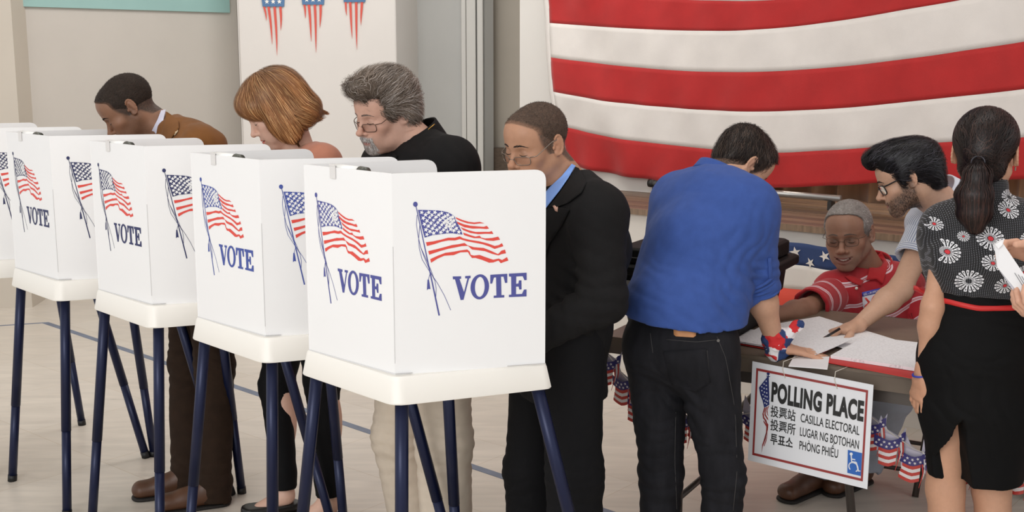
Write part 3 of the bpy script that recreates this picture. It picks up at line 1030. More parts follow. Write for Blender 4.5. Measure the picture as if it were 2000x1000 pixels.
M_top = mat('brown_laminate', srgb(112, 98, 84), 0.42, noise=0.08, nscale=25, bump=0.05, bscale=200)
M_edge = mat('brown_table_edge', srgb(104, 92, 80), 0.5, noise=0.05, nscale=20)
M_steel = mat('folding_leg_steel', srgb(88, 82, 78), 0.35, metal=0.5)
TB = thing('folding_table', 'long brown folding table with papers, the registration desk', 'table', tuple(tb(0.9, 0.38)))
tp = MB().prism([tb(0, 0, 0.728), tb(1.9, 0, 0.728), tb(1.9, 0.76, 0.728), tb(0, 0.76, 0.728)], (0, 0, 0.012))
tp.build('tabletop', M_top, TB, bevel=0.003)
ed = MB()
for a_, b_, in (((0, 0), (1.9, 0)), ((1.9, 0), (1.9, 0.76)), ((1.9, 0.76), (0, 0.76)), ((0, 0.76), (0, 0))):
    pa_, pb_ = tb(*a_), tb(*b_)
    n_ = nrm(np.cross(pb_ - pa_, UPV))
    ed.prism([pa_ + UPV * 0.682 - n_ * 0.002, pb_ + UPV * 0.682 - n_ * 0.002, pb_ + UPV * 0.727 + n_ * 0.001, pa_ + UPV * 0.727 + n_ * 0.001], -n_ * 0.022)
ed.build('edge_band', M_edge, TB, bevel=0.003)
ap = MB()
ap.box(tb(0.95, 0.07, 0.655), (1.6, 0.02, 0.05), [T_, Q_, UPV])
ap.box(tb(0.95, 0.69, 0.655), (1.6, 0.02, 0.05), [T_, Q_, UPV])
ap.build('apron', M_steel, TB)
for tt_ in (0.24, 1.6):
    sgn_ = 1 if tt_ < 1 else -1
    for qq in (0.10, 0.66):
        MB().tube([tb(tt_, qq, 0.70), tb(tt_, qq, 0.0)], 0.0145, 12).build('leg', M_steel, TB, smooth=True)
    MB().tube([tb(tt_, 0.10, 0.18), tb(tt_, 0.66, 0.18)], 0.011, 10).build('crossbar', M_steel, TB, smooth=True)
    MB().tube([tb(tt_, 0.38, 0.30), tb(tt_ + sgn_ * 0.33, 0.38, 0.70)], 0.013, 10).build('brace', M_steel, TB, smooth=True)
MB().tube([tb(0.70, 0.30, 0.70), tb(0.79, 0.32, 0.0)], 0.0145, 10).build('centre_leg', M_steel, TB, smooth=True)

# ---------------------------------------------------------------- ballot bin
M_bin = mat('black_plastic', srgb(9, 9, 10), 0.6, spec=0.2, noise=0.1, nscale=30, bump=0.06, bscale=220)
M_lab = mat('bin_label', srgb(150, 152, 152), 0.5, noise=0.04, nscale=20)
BX = thing('ballot_bin', 'black plastic ballot bin with a lid on the left end of the table', 'bin', tuple(tb(0.33, 0.36, 0.74)))


def ringbox(mb, levels, n=4, r=0.03):
    """levels: (t0,t1,q0,q1,z)"""
    k = None
    V_, F_ = [], []
    for (t0, t1, q0, q1, z) in levels:
        pts = rounded([(t0, q0), (t1, q0), (t1, q1), (t0, q1)], r, n)
        k = len(pts)
        V_ += [tb(p[0], p[1], z) for p in pts]
    for j in range(len(levels) - 1):
        for i in range(k):
            F_.append((j * k + i, j * k + (i + 1) % k, (j + 1) * k + (i + 1) % k, (j + 1) * k + i))
    F_.append(tuple(reversed(range(k))))
    F_.append(tuple(range((len(levels) - 1) * k, len(levels) * k)))
    return mb.add(V_, F_)


ringbox(MB(), [(0.035, 0.40, 0.15, 0.55, 0.741), (0.02, 0.41, 0.135, 0.56, 0.752), (0.005, 0.425, 0.12, 0.58, 0.835), (0.005, 0.425, 0.12, 0.58, 0.841), (-0.006, 0.432, 0.11, 0.59, 0.843), (-0.012, 0.44, 0.10, 0.60, 0.938)]).build('tub', M_bin, BX, smooth=False, bevel=0.004)
ringbox(MB(), [(-0.025, 0.475, 0.085, 0.605, 0.935), (-0.028, 0.48, 0.08, 0.61, 0.94), (-0.028, 0.48, 0.08, 0.61, 0.964), (-0.022, 0.47, 0.09, 0.60, 0.97)]).build('rim', M_bin, BX, bevel=0.004)
ld = ringbox(MB(), [(-0.005, 0.445, 0.11, 0.58, 0.97), (-0.008, 0.45, 0.105, 0.585, 0.976), (-0.008, 0.45, 0.105, 0.585, 1.018), (0.0, 0.44, 0.115, 0.575, 1.025)])
lo_ = ld.build('lid', M_bin, BX, bevel=0.004)
gr = MB()
gr.prism([tb(-0.004, 0.1035, 0.992), tb(0.09, 0.1035, 0.992), tb(0.105, 0.1035, 1.004), tb(0.44, 0.1035, 1.004), tb(0.44, 0.1035, 1.0065), tb(0.104, 0.1035, 1.0065), tb(0.089, 0.1035, 0.9945), tb(-0.004, 0.1035, 0.9945)], -Q_ * 0.002)
gr.build('lid_seam', mat('lid_seam_grey', srgb(92, 92, 92), 0.4), lo_)
lb = MB()
lb.prism([tb(0.025, 0.108, 0.800), tb(0.17, 0.108, 0.800), tb(0.17, 0.098, 0.915), tb(0.025, 0.098, 0.915)], -Q_ * 0.0012)
lb.build('label', M_lab, BX)

# ---------------------------------------------------------------- text helper


def text_poly(s, bold=0.0, space=1.0):
    cu_ = bpy.data.curves.new('txt', 'FONT')
    cu_.body = s
    cu_.size = 1.0
    cu_.offset = bold
    cu_.space_character = space
    cu_.resolution_u = 4
    o_ = bpy.data.objects.new('txt', cu_)
    COL.objects.link(o_)
    bpy.context.view_layer.update()
    dg = bpy.context.evaluated_depsgraph_get()
    me = o_.evaluated_get(dg).to_mesh()
    V_ = np.array([v.co[:2] for v in me.vertices])
    F_ = [tuple(p.vertices) for p in me.polygons]
    o_.evaluated_get(dg).to_mesh_clear()
    bpy.data.objects.remove(o_)
    bpy.data.curves.remove(cu_)
    return V_, F_


def text_on(name, s, fr, p0, p1, h, m, parent, bold=0.0, lift=0.0012):
    """fit the text between uv p0 (left baseline) and p1 (right baseline) with cap height h in v"""
    o_, U, Vv, n_ = fr
    V_, F_ = text_poly(s, bold, 1.0 + max(0, bold - 0.02) * 2.6)
    if not len(V_):
        return None
    lo, hi = V_.min(0), V_.max(0)
    p0, p1 = np.array(p0), np.array(p1)
    W = []
    for v in V_:
        a = (v[0] - lo[0]) / (hi[0] - lo[0])
        c = (v[1] - 0.0) / 0.73
        uv = p0 + (p1 - p0) * a - np.array([0, h]) * c
        W.append(o_ + U * uv[0] + Vv * uv[1] + n_ * lift)
    return raw(name, W, F_, m, parent)


M_ink = mat('black_ink', srgb(24, 24, 24), 0.5)
text_on('label_text', 'PLACE BALLOTS HERE', (tb(0.025, 0.096, 0.915), T_ * 0.145, np.array([0, 0, -0.115]) + Q_ * 0.010, -Q_), (0.12, 0.5), (0.92, 0.5), 0.08, M_ink, BX, lift=0.002)

# ---------------------------------------------------------------- hanging sign
STL, STR_ = np.array((0.7463, 3.5, 0.727)), np.array((1.0616, 3.3, 0.7082))
SBL = np.array((0.7398, 3.485, 0.4115))
SU, SVv = STR_ - STL, SBL - STL
SN = nrm(np.cross(SVv, SU))
if SN[1] > 0:
    SN = -SN
SFR = (STL, SU, SVv, SN)
SG = thing('polling_place_sign', 'white POLLING PLACE sign with dark red border hanging from the table edge', 'sign', tuple(STL + SU / 2 + SVv))
sq_ = lambda p, h=0.001: STL + SU * p[0] + SVv * p[1] + SN * h
M_sg = mat('sign_white', srgb(226, 228, 232), 0.4)
M_sgr = mat('sign_border_red', srgb(146, 48, 46), 0.45)
M_sgb = mat('sign_blue', srgb(36, 96, 178), 0.45)
M_navy = mat('sign_navy', srgb(34, 44, 104), 0.45)
MB().prism([sq_((0, 0), 0), sq_((1, 0), 0), sq_((1, 1), 0), sq_((0, 1), 0)], -SN * 0.004).build('board', M_sg, SG)
bd = MB()
b0, b1, b2, b3 = 0.038, 0.962, 0.058, 0.935
tw, th_ = 0.016, 0.024
for (u0, v0, u1, v1) in ((b0, b2, b1, b2 + th_), (b0, b3 - th_, b1, b3), (b0, b2 + th_, b0 + tw, b3 - th_), (b1 - tw, b2 + th_, b1, b3 - th_)):
    bd.prism([sq_((u0, v0)), sq_((u1, v0)), sq_((u1, v1)), sq_((u0, v1))], SN * 0.0003)
bd.build('border', M_sgr, SG)
text_on('heading', 'POLLING PLACE', SFR, *((0.177, 0.3478), (0.938, 0.3532)), 0.185, M_ink, SG, bold=0.05)
text_on('chinese_text', '投票站', SFR, *((0.1775, 0.4976), (0.3893, 0.4956)), 0.088, M_ink, SG, bold=0.012)
text_on('japanese_text', '投票所', SFR, *((0.1811, 0.6332), (0.3948, 0.6314)), 0.088, M_ink, SG, bold=0.012)
text_on('korean_text', '투표소', SFR, *((0.1874, 0.7732), (0.3782, 0.7701)), 0.088, M_ink, SG, bold=0.02)
text_on('spanish_text', 'CASILLA ELECTORAL', SFR, *((0.4332, 0.4951), (0.9133, 0.5004)), 0.088, M_ink, SG, bold=0.008)
text_on('filipino_text', 'LUGAR NG BOTOHAN', SFR, *((0.434, 0.6318), (0.9147, 0.6361)), 0.088, M_ink, SG, bold=0.008)
text_on('vietnamese_text', 'PHÒNG PHIẾU', SFR, *((0.4347, 0.7665), (0.7537, 0.7665)), 0.088, M_ink, SG, bold=0.008)
# wheelchair symbol
ws = MB()
ws.prism([sq_(p) for p in ((0.8299, 0.665), (0.9436, 0.6659), (0.9446, 0.888), (0.836, 0.8875))], SN * 0.0003)
ic = ws.build('access_symbol', M_sgb, SG)
wm = MB()
sy = lambda pts, r: wm.tube([sq_(p, 0.0018) for p in pts], r, 6, flat=None)
sy(((0.86, 0.7099), (0.8657, 0.7674), (0.9032, 0.7657)), 0.0022)
sy(((0.8644, 0.7444), (0.894, 0.7437)), 0.0018)
sy(((0.9032, 0.7657), (0.9251, 0.8458), (0.9382, 0.8376)), 0.0022)
sy(((0.9043, 0.854), (0.9116, 0.8459), (0.9165, 0.8356), (0.9188, 0.8239), (0.9181, 0.8116), (0.9147, 0.7999), (0.9086, 0.7895), (0.9005, 0.7814), (0.8909, 0.7762), (0.8806, 0.7742), (0.8704, 0.7757), (0.8612, 0.7805), (0.8537, 0.7883), (0.8537, 0.7883), (0.8482, 0.7992), (0.8458, 0.8116), (0.8466, 0.8247), (0.8507, 0.837), (0.8576, 0.8477)), 0.0018)
wm.tube([sq_((0.8592, 0.6963), 0.0005), sq_((0.8592, 0.6963), 0.0025)], 0.0046, 12)
wm.build('wheelchair_figure', M_sg, ic)
# furled flag on the sign
fm = MB()
for pts, mi in ((((0.1377, 0.1192), (0.0683, 0.2462), (0.0827, 0.3141), (0.1058, 0.3728), (0.1213, 0.4362), (0.1652, 0.3936), (0.1576, 0.3384), (0.1526, 0.1977), (0.1454, 0.1231)), 0), (((0.1375, 0.0882), (0.145, 0.0865), (0.163, 0.3442), (0.1567, 0.3458)), 0), (((0.1552, 0.0884), (0.1516, 0.0992), (0.1421, 0.1055), (0.1322, 0.1036), (0.1277, 0.0947), (0.1313, 0.0839), (0.1408, 0.0776), (0.1507, 0.0795)), 0), (((0.1273, 0.1131), (0.1575, 0.1118), (0.1566, 0.1205), (0.1277, 0.1215)), 0),
               (((0.1213, 0.4362), (0.1338, 0.4302), (0.1187, 0.4915), (0.1256, 0.5329), (0.1458, 0.5563), (0.1565, 0.5967), (0.1401, 0.5722), (0.1158, 0.5427), (0.1088, 0.5013)), 1), (((0.1399, 0.4229), (0.151, 0.4172), (0.1354, 0.4656), (0.137, 0.5011), (0.1574, 0.5316), (0.1622, 0.5519), (0.149, 0.5411), (0.127, 0.5066), (0.1266, 0.4679)), 1), (((0.1558, 0.4102), (0.1631, 0.4027), (0.1502, 0.4546), (0.1543, 0.4894), (0.1628, 0.5087), (0.1522, 0.5), (0.1417, 0.464)), 1),
               (((0.1205, 0.5631), (0.161, 0.6099), (0.1579, 0.683), (0.1364, 0.7762), (0.1307, 0.7632), (0.1474, 0.6787), (0.1474, 0.6208), (0.1212, 0.5773)), 1), (((0.137, 0.5587), (0.1641, 0.5946), (0.1616, 0.653), (0.1569, 0.6616), (0.1543, 0.6045), (0.135, 0.5707)), 1), (((0.1452, 0.6865), (0.1585, 0.6394), (0.1478, 0.7438), (0.1256, 0.823), (0.1182, 0.891), (0.1198, 0.8101), (0.1351, 0.7474)), 1), (((0.1563, 0.7052), (0.1629, 0.6816), (0.1538, 0.7639), (0.1383, 0.8194), (0.1331, 0.8179), (0.1484, 0.7582)), 1)):
    fm.prism([sq_(p) for p in pts], SN * 0.0003, mi=mi)
for c_ in ((0.1285, 0.168), (0.1109, 0.2005), (0.1304, 0.21), (0.0932, 0.2331), (0.1128, 0.2426), (0.1344, 0.2445), (0.0949, 0.2711), (0.117, 0.2801), (0.1374, 0.2836), (0.1055, 0.3085), (0.125, 0.318), (0.1417, 0.321), (0.1148, 0.3462), (0.1331, 0.356), (0.1473, 0.3624), (0.1255, 0.3864), (0.141, 0.3925)):
    fm.prism([sq_((c_[0] + 0.0075 * (1 if j % 2 == 0 else .45) * math.cos(j * math.pi / 5), c_[1] + 0.010 * (1 if j % 2 == 0 else .45) * math.sin(j * math.pi / 5)), 0.0015) for j in range(10)], SN * 0.0002, mi=2)
fm.build('printed_flag', [M_navy, M_sgr, M_sg], SG)
M_str = mat('string', srgb(214, 208, 196), 0.8)
for hp, tq in (((0.2888, 0.0985), 0.60), ((0.7183, 0.1017), 0.79)):
    a_ = sq_(hp, 0.002)
    tpp = sq_((hp[0] - 0.02, -0.06), 0.004)
    q0_ = tb(tq, -0.0, 0.742)
    MB().tube([a_, a_ + (tpp - a_) * 0.5 - SU * 0.015, tpp, sq_((hp[0] + 0.05, -0.10), -0.05)], 0.0012, 6).build('string', M_str, SG, smooth=True)

# ---------------------------------------------------------------- papers on the table
M_pap = mat('paper', srgb(238, 238, 240), 0.7)
nt = M_pap.node_tree
N, L = nt.nodes, nt.links
tc = N.new('ShaderNodeTexCoord')
mp = N.new('ShaderNodeMapping')
mp.inputs['Rotation'].default_value = (0, 0, math.radians(30))
L.new(tc.outputs['Object'], mp.inputs['Vector'])
wv = N.new('ShaderNodeTexWave')
wv.wave_type = 'BANDS'
wv.bands_direction = 'Y'
wv.inputs['Scale'].default_value = 28
L.new(mp.outputs[0], wv.inputs['Vector'])
nz = N.new('ShaderNodeTexNoise')
nz.inputs['Scale'].default_value = 160
L.new(mp.outputs[0], nz.inputs['Vector'])
cr = N.new('ShaderNodeMath')
cr.operation = 'GREATER_THAN'
cr.inputs[1].default_value = 0.72
L.new(wv.outputs['Fac'], cr.inputs[0])
n3 = N.new('ShaderNodeMapRange')
n3.inputs['From Min'].default_value = 0.45
n3.inputs['From Max'].default_value = 0.6
n3.inputs['To Max'].default_value = 0.3
L.new(nz.outputs['Fac'], n3.inputs['Value'])
mm = N.new('ShaderNodeMath')
mm.operation = 'MULTIPLY'
L.new(cr.outputs[0], mm.inputs[0])
L.new(n3.outputs[0], mm.inputs[1])
mxx = N.new('ShaderNodeMix')
mxx.data_type = 'RGBA'
mxx.inputs['A'].default_value = (*srgb(238, 238, 240), 1)
mxx.inputs['B'].default_value = (*srgb(120, 120, 126), 1)
L.new(mm.outputs[0], mxx.inputs['Factor'])
L.new(mxx.outputs['Result'], N['Principled BSDF'].inputs['Base Color'])
M_plain = mat('plain_paper', srgb(236, 236, 238), 0.7)
M_blpap = mat('paper_underside', srgb(176, 190, 226), 0.7)
M_redm = mat('red_mat', srgb(196, 44, 40), 0.55)


def sheet(name, label, px4, z, th, m, cat='paper', curl=None, group='papers on the registration table'):
    c = [np.array(p, float) for p in px4]
    G = []
    n1, n2 = 14, 14
    for i in range(n1):
        u = i / (n1 - 1)
        row = []
        for j in range(n2):
            v = j / (n2 - 1)
            p = c[0] * (1 - u) * (1 - v) + c[1] * u * (1 - v) + c[2] * u * v + c[3] * (1 - u) * v
            p = p + (0, 0, 0.0006 * math.sin(5 * u + 3 * v))
            if curl:
                p = p + (0, 0, curl[0] * max(0, (curl[1](u, v) - curl[2]) / (1 - curl[2])) ** 2)
            p[2] = max(p[2], z)
            row.append(p)
        G.append(row)
    o_ = MB().grid(G, thick=th, nrm=(0, 0, 1)).build(name, m, None, smooth=False)
    return tag(o_, label, cat, group)


sheet('placemat', 'red mat under the white papers at the right end of the table', [(0.9455, 3.4359, 0.742), (1.1964, 3.7787, 0.742), (1.3651, 3.5412, 0.742), (1.203, 3.2049, 0.742)], 0.7415, 0.002, M_redm, 'mat', None, None)
sheet('placemat', 'red mat half under the papers beside the black bin', [(0.6927, 3.687, 0.742), (0.7704, 3.8749, 0.742), (1.0607, 3.6597, 0.742), (0.9314, 3.4785, 0.742)], 0.7415, 0.002, M_redm, 'mat', None, None)
sheet('paper_sheet', 'grey white sheet behind the blue shirt man\'s arm next to the bin', [(0.6814, 3.7664, 0.745), (0.762, 3.8774, 0.745), (0.894, 3.8027, 0.745), (0.8153, 3.675, 0.745)], 0.7442, 0.001, M_plain)
sheet('paper_sheet', 'back sheet of lists in front of the seated official, furthest from the camera', [(0.8825, 3.9081, 0.745), (1.0965, 4.0522, 0.745), (1.2535, 3.7027, 0.745), (1.055, 3.5812, 0.745)], 0.7442, 0.001, M_pap)
sheet('paper_booklet', 'open list booklet under the forearm with the scarf, left of the pen', [(0.7172, 3.6669, 0.747), (0.8461, 3.8614, 0.747), (1.02, 3.6946, 0.747), (0.8944, 3.5219, 0.747)], 0.7456, 0.006, M_pap)
sheet('paper_booklet', 'list sheet being signed with its right edge curled up', [(0.7752, 3.6429, 0.753), (0.9633, 3.8062, 0.753), (1.1017, 3.6429, 0.753), (0.9329, 3.4737, 0.753)], 0.7525, 0.0012, M_pap, 'paper', (0.012, lambda u, v: v * 0.7 + u * 0.3, 0.62))
sheet('paper_stack', 'stack of printed lists nearest the woman in black, at the table edge', [(0.9788, 3.4671, 0.745), (1.1639, 3.7166, 0.745), (1.3796, 3.5812, 0.745), (1.2319, 3.2862, 0.745)], 0.7438, 0.010, M_pap)
sheet('folded_card', 'small white folded card under the spread hand, over the sign', [(0.8291, 3.3788, 0.743), (0.8795, 3.512, 0.743), (0.9811, 3.4871, 0.743), (0.9365, 3.3441, 0.743)], 0.742, 0.002, M_plain, 'card')

# ---------------------------------------------------------------- folding chair of the seated official
M_chair = mat('chair_metal', srgb(66, 56, 50), 0.4, metal=0.3)
CH = thing('folding_chair', 'dark brown metal folding chair under the seated official', 'chair', (1.47, 4.54, 0))


def ch(x, y, z):  # chair frame: x right, y back, faces the table
    return np.array([1.47, 4.54, 0]) + T_ * x + Q_ * y + UPV * z


MB().prism([ch(-.2, -.2, .43), ch(.2, -.2, .43), ch(.19, .18, .42), ch(-.19, .18, .42)], (0, 0, 0.022)).build('seat', M_chair, CH, bevel=0.008)
MB().prism([ch(-.19, .27, .64), ch(.19, .27, .64), ch(.19, .285, .79), ch(-.19, .285, .79)], Q_ * 0.015).build('backrest', M_chair, CH, bevel=0.006)
for s in (-1, 1):
    MB().tube([ch(.20 * s, .29, .80), ch(.22 * s, .10, .45), ch(.22 * s, -.24, .0)], 0.0125, 10).build('leg', M_chair, CH, smooth=True)
    MB().tube([ch(.20 * s, -.16, .43), ch(.20 * s, .26, .0)], 0.0125, 10).build('leg', M_chair, CH, smooth=True)
MB().tube([ch(-.22, -.18, .08), ch(.22, -.18, .08)], 0.009, 8).build('crossbar', M_chair, CH, smooth=True)
MB().tube([ch(-.2, .2, .07), ch(.2, .2, .07)], 0.009, 8).build('crossbar', M_chair, CH, smooth=True)

# ---------------------------------------------------------------- garland of flag pennants under the table edge
GA = thing('flag_garland', 'garland of foil star and stripe pennants draped under the table edge', 'garland', (1.0, 3.4, 0.3))
M_gw = mat('foil_back', srgb(196, 192, 208), 0.3, metal=0.15)
M_gb = mat('foil_blue', srgb(56, 52, 116), 0.35)
M_gr = mat('foil_red', srgb(190, 62, 54), 0.35)
M_gl = mat('foil_white', srgb(228, 224, 224), 0.35)
GP = [(0.32, 3.75, 0.6703), (0.3667, 3.73, 0.6092), (0.4165, 3.71, 0.5553), (0.4778, 3.69, 0.5018), (0.5544, 3.67, 0.4976), (0.613, 3.64, 0.514), (0.6927, 3.6, 0.5026), (0.7736, 3.58, 0.5261), (0.8627, 3.55, 0.5018), (0.9475, 3.5, 0.5014), (1.0282, 3.45, 0.5344),
      (1.0967, 3.41, 0.5637), (1.1455, 3.38, 0.5249), (1.2127, 3.36, 0.4801), (1.2709, 3.33, 0.4649), (1.3434, 3.3, 0.4948), (1.4144, 3.27, 0.4786), (1.4716, 3.24, 0.4894), (1.538, 3.22, 0.4811)]
GP = [np.array(p) for p in GP]
MB().tube([GP[0] + (-.03, .03, .04)] + [p + (0, 0, 0.012) for p in GP], 0.0015, 5).build('string', M_str, GA)
for i, p in enumerate(GP):
    d = GP[min(i + 1, len(GP) - 1)] - GP[max(i - 1, 0)]
    d[2] = 0
    ex = nrm(nrm(d) * 0.5 + T_ * 0.5 + Q_ * random.uniform(-0.35, 0.2))
    ez = nrm(UPV + ex * random.uniform(-0.15, 0.1))
    ny = nrm(np.cross(ex, ez))
    if ny[1] > 0:
        ny = -ny
    q = lambda x, z, h=0.0: p + ex * x + ez * z + ny * (h + 0.006 * math.cos(x * 40))
    pm = MB()
    # reverse side of the foil, standing up in two spikes
    pm.prism([q(-.042, .012, -.008), q(-.030, .062, -.008), q(-.008, .02, -.008), q(.03, -.002, -.008), q(.045, .03, -.008), q(.04, -.045, -.008), q(-.035, -.05, -.008)], -ny * 0.0008, mi=3)
    # blue star band with a dipped upper edge
    xs = np.linspace(-.045, .045, 10)
    up_ = lambda x: -0.012 + 0.016 * (abs(x) / .045) ** 1.3 + 0.014 * (x > .03)
    lo2 = lambda x: up_(x) - 0.03 + 0.004 * (x / .045)
    pm.grid([[q(x, up_(x)) for x in xs], [q(x, lo2(x)) for x in xs]], mi=0)
    for k in range(11):
        cx = -.038 + k * .0076
        cz = (up_(cx) + lo2(cx)) / 2 + (0.006 if k % 2 else -0.006)
        pm.prism([q(cx + .0052 * (1 if j % 2 == 0 else .42) * math.cos(j * math.pi / 5 + k), cz + .0052 * (1 if j % 2 == 0 else .42) * math.sin(j * math.pi / 5 + k), 0.0012) for j in range(10)], ny * 0.0003, mi=2)
    for k in range(5):
        w0, w1 = .026 - .0005 * k, .026 - .0005 * (k + 1)
        xs2 = np.linspace(-.030 + .0005 * k - .003 * k * (i % 2), w0 - .002, 6)
        f0 = lambda x: lo2(x) - .0105 * k
        pm.grid([[q(x, f0(x)) for x in xs2], [q(x, f0(x) - .0105) for x in xs2]], mi=1 if k % 2 == 0 else 2)
    for k in range(3):
        x0 = .026 + .005 * k
        pm.grid([[q(x0, lo2(x0)), q(x0 + .005, lo2(x0))], [q(x0 + .004, lo2(x0) - .03), q(x0 + .008, lo2(x0) - .03)], [q(x0 - .004 + .004 * k, lo2(x0) - .075 + .012 * k), q(x0 - .003 + .004 * k, lo2(x0) - .076 + .012 * k)]], mi=1 if k % 2 == 0 else 2)
    pm.build('pennant', [M_gb, M_gr, M_gl, M_gw], GA)


# ---------------------------------------------------------------- people: shared builders


class HeadFrame:
    def __init__(self, c, az, pitch, roll=0.0, k=1.0):
        a, p, r = math.radians(az), math.radians(pitch), math.radians(roll)
        f = np.array([math.cos(a) * math.cos(p), math.sin(a) * math.cos(p), -math.sin(p)])
        s = nrm(np.cross(f, UPV))
        u = np.cross(s, f)
        s, u = s * math.cos(r) + u * math.sin(r), u * math.cos(r) - s * math.sin(r)
        self.c, self.M, self.k = np.array(c, float), np.stack([s, f, u]), k   # rows: right, forward, up

    def w(self, V):
        return self.c + (np.asarray(V, float) * self.k) @ self.M

    def l(self, Pw):
        return ((np.asarray(Pw, float) - self.c) @ self.M.T) / self.k


HAIRLINE = ([-.2, -.092, -.08, -.07, -.036, -.030, -.024, -.01, .01, .03, .055, .065, .075, .085, .10, .13], [-.3, -.20, -.09, -.055, -.030, -.026, .017, .026, .040, .046, .046, .053, .066, .078, .095, .13])


def hairline(s, f, u, rec=0.0):
    fb = np.interp(u, HAIRLINE[0], HAIRLINE[1])
    tmp = np.clip((u - 0.03) / 0.05, 0, 1)
    return f - fb + rec * tmp * (0.6 + 0.8 * np.minimum(np.abs(s) / 0.05, 1))


def head_sdf(q):
    """q: dict of shape options; local axes (right, forward, up), eye level at u=0"""
    S = SDF()
    jw = q.get('jaw', 1.0)
    fem = q.get('fem', 0)
    S.ell((0, -.018, .032), (.0755, .098, .083), k=.01)
    S.ell((0, .030, -.018), (.063 if not fem else .059, .062, .088), k=.03)
    S.ell((0, .045, .045), (.058, .046, .050), k=.03)
    for s in (-1, 1):
        S.cone((s * .052 * jw, -.004, -.048), (s * .016, .066, -.100), .019, .017, k=.022)
        S.ell((s * .041, .058, -.026), (.024, .024, .019), k=.022)
        S.ell((s * .034, .066, -.062), (.020, .022, .030), k=.02)
    S.ell((0, .073, -.100), (.022, .018, .016), k=.018)
    S.ell((0, .068, -.064), (.034, .030, .030), k=.02)
    br = .0105 if not fem else .008
    for s in (-1, 1):
        S.cone((s * .040, .066, .018), (s * .010, .085, .016), br, br, k=.012)
        S.ell((s * .0315, .101, -.001), (.0185, .019, .0145), k=.010, op='-')
        S.ell((s * .0315, .0735, -.003), (.0140, .0135, .0118), k=.0025)
        S.ell((s * .0315, .0805, -.010), (.014, .007, .0035), k=.006)
    nl = q.get('nose', 1.0)
    nw = q.get('nosew', 1.0)
    S.cone((0, .083, .010), (0, .083 + .029 * nl, -.034), .0065, .0095, k=.010)
    S.ell((0, .086 + .027 * nl, -.036), (.0115 * nw, .011, .009), k=.007)
    for s in (-1, 1):
        S.ell((s * .0115 * nw, .095, -.041), (.0085, .011, .0075), k=.005)
        S.ell((s * .006 * nw, .104, -.049), (.0035, .005, .003), k=.003, op='-')
    ml = q.get('mouthw', .024)
    sm = q.get('smile', 0.0)
    lf = q.get('lips', 1.0)
    for t in np.linspace(-1, 1, 7):
        S.ell((t * ml * .85, .0935 - .014 * t * t, -.0655 + sm * .009 * t * t), (.008, .007 * lf, .0042 * lf), k=.006)
        S.ell((t * ml * .75, .0925 - .012 * t * t, -.0755 - sm * .007 + sm * .012 * t * t), (.008, .0075 * lf, .005 * lf), k=.006)
    for t in np.linspace(-1, 1, 9):
        S.ell((t * ml, .101 - .015 * t * t, -.0705 - sm * .0035 + sm * .011 * t * t), (.005, .012, .0013 + sm * .0052 * (1 - t * t)), k=.002, op='-')
    if q.get('beard'):
        S.ell((0, .072, -.098), (.030, .026, .024), k=.015)
        S.cone((-.026, .090, -.060), (.026, .090, -.060), .0075, .0075, k=.006)
    if q.get('goatee'):
        S.ell((0, .080, -.096), (.022, .019, .022), k=.010)
        S.cone((-.022, .090, -.059), (.022, .090, -.059), .008, .008, k=.006)
        for s in (-1, 1):
            S.cone((s * .024, .086, -.062), (s * .018, .083, -.092), .006, .007, k=.006)
    # ears
    for s in (-1, 1):
        R = [(1, .35 * s, 0), (-.35 * s, 1, .18), (0, -.18, 1)]
        S.ell((s * .0775, -.013, -.004), (.0048, .0165, .0290), R=R, k=.004)
        hp = [(s * (.0805 + .0045 * (1 - math.cos(math.radians(t_ - 60))) / 2), -.013 + .0165 * math.cos(math.radians(t_)) - .003 * math.sin(math.radians(t_)), -.003 + .0285 * math.sin(math.radians(t_))) for t_ in range(40, 281, 24)]
        S.chain(hp, [.0026 + .0010 * math.sin(i * .35) for i in range(len(hp))], k=.0022)
        S.ell((s * .0785, -.006, -.027), (.0048, .0075, .0080), k=.005)
        S.cone((s * .0815, -.014, .012), (s * .082, -.018, -.014), .0022, .0026, k=.003)
        S.ell((s * .0860, -.006, -.006), (.0085, .0075, .0120), k=.002, op='-')
        S.ell((s * .0775, .0035, -.008), (.0045, .0045, .0065), k=.003)
    if q.get('jowl'):
        for s in (-1, 1):
            S.ell((s * .040, .035, -.085), (.024, .032, .022), k=.02)
        S.ell((0, .03, -.105), (.04, .04, .022), k=.02)
    return S


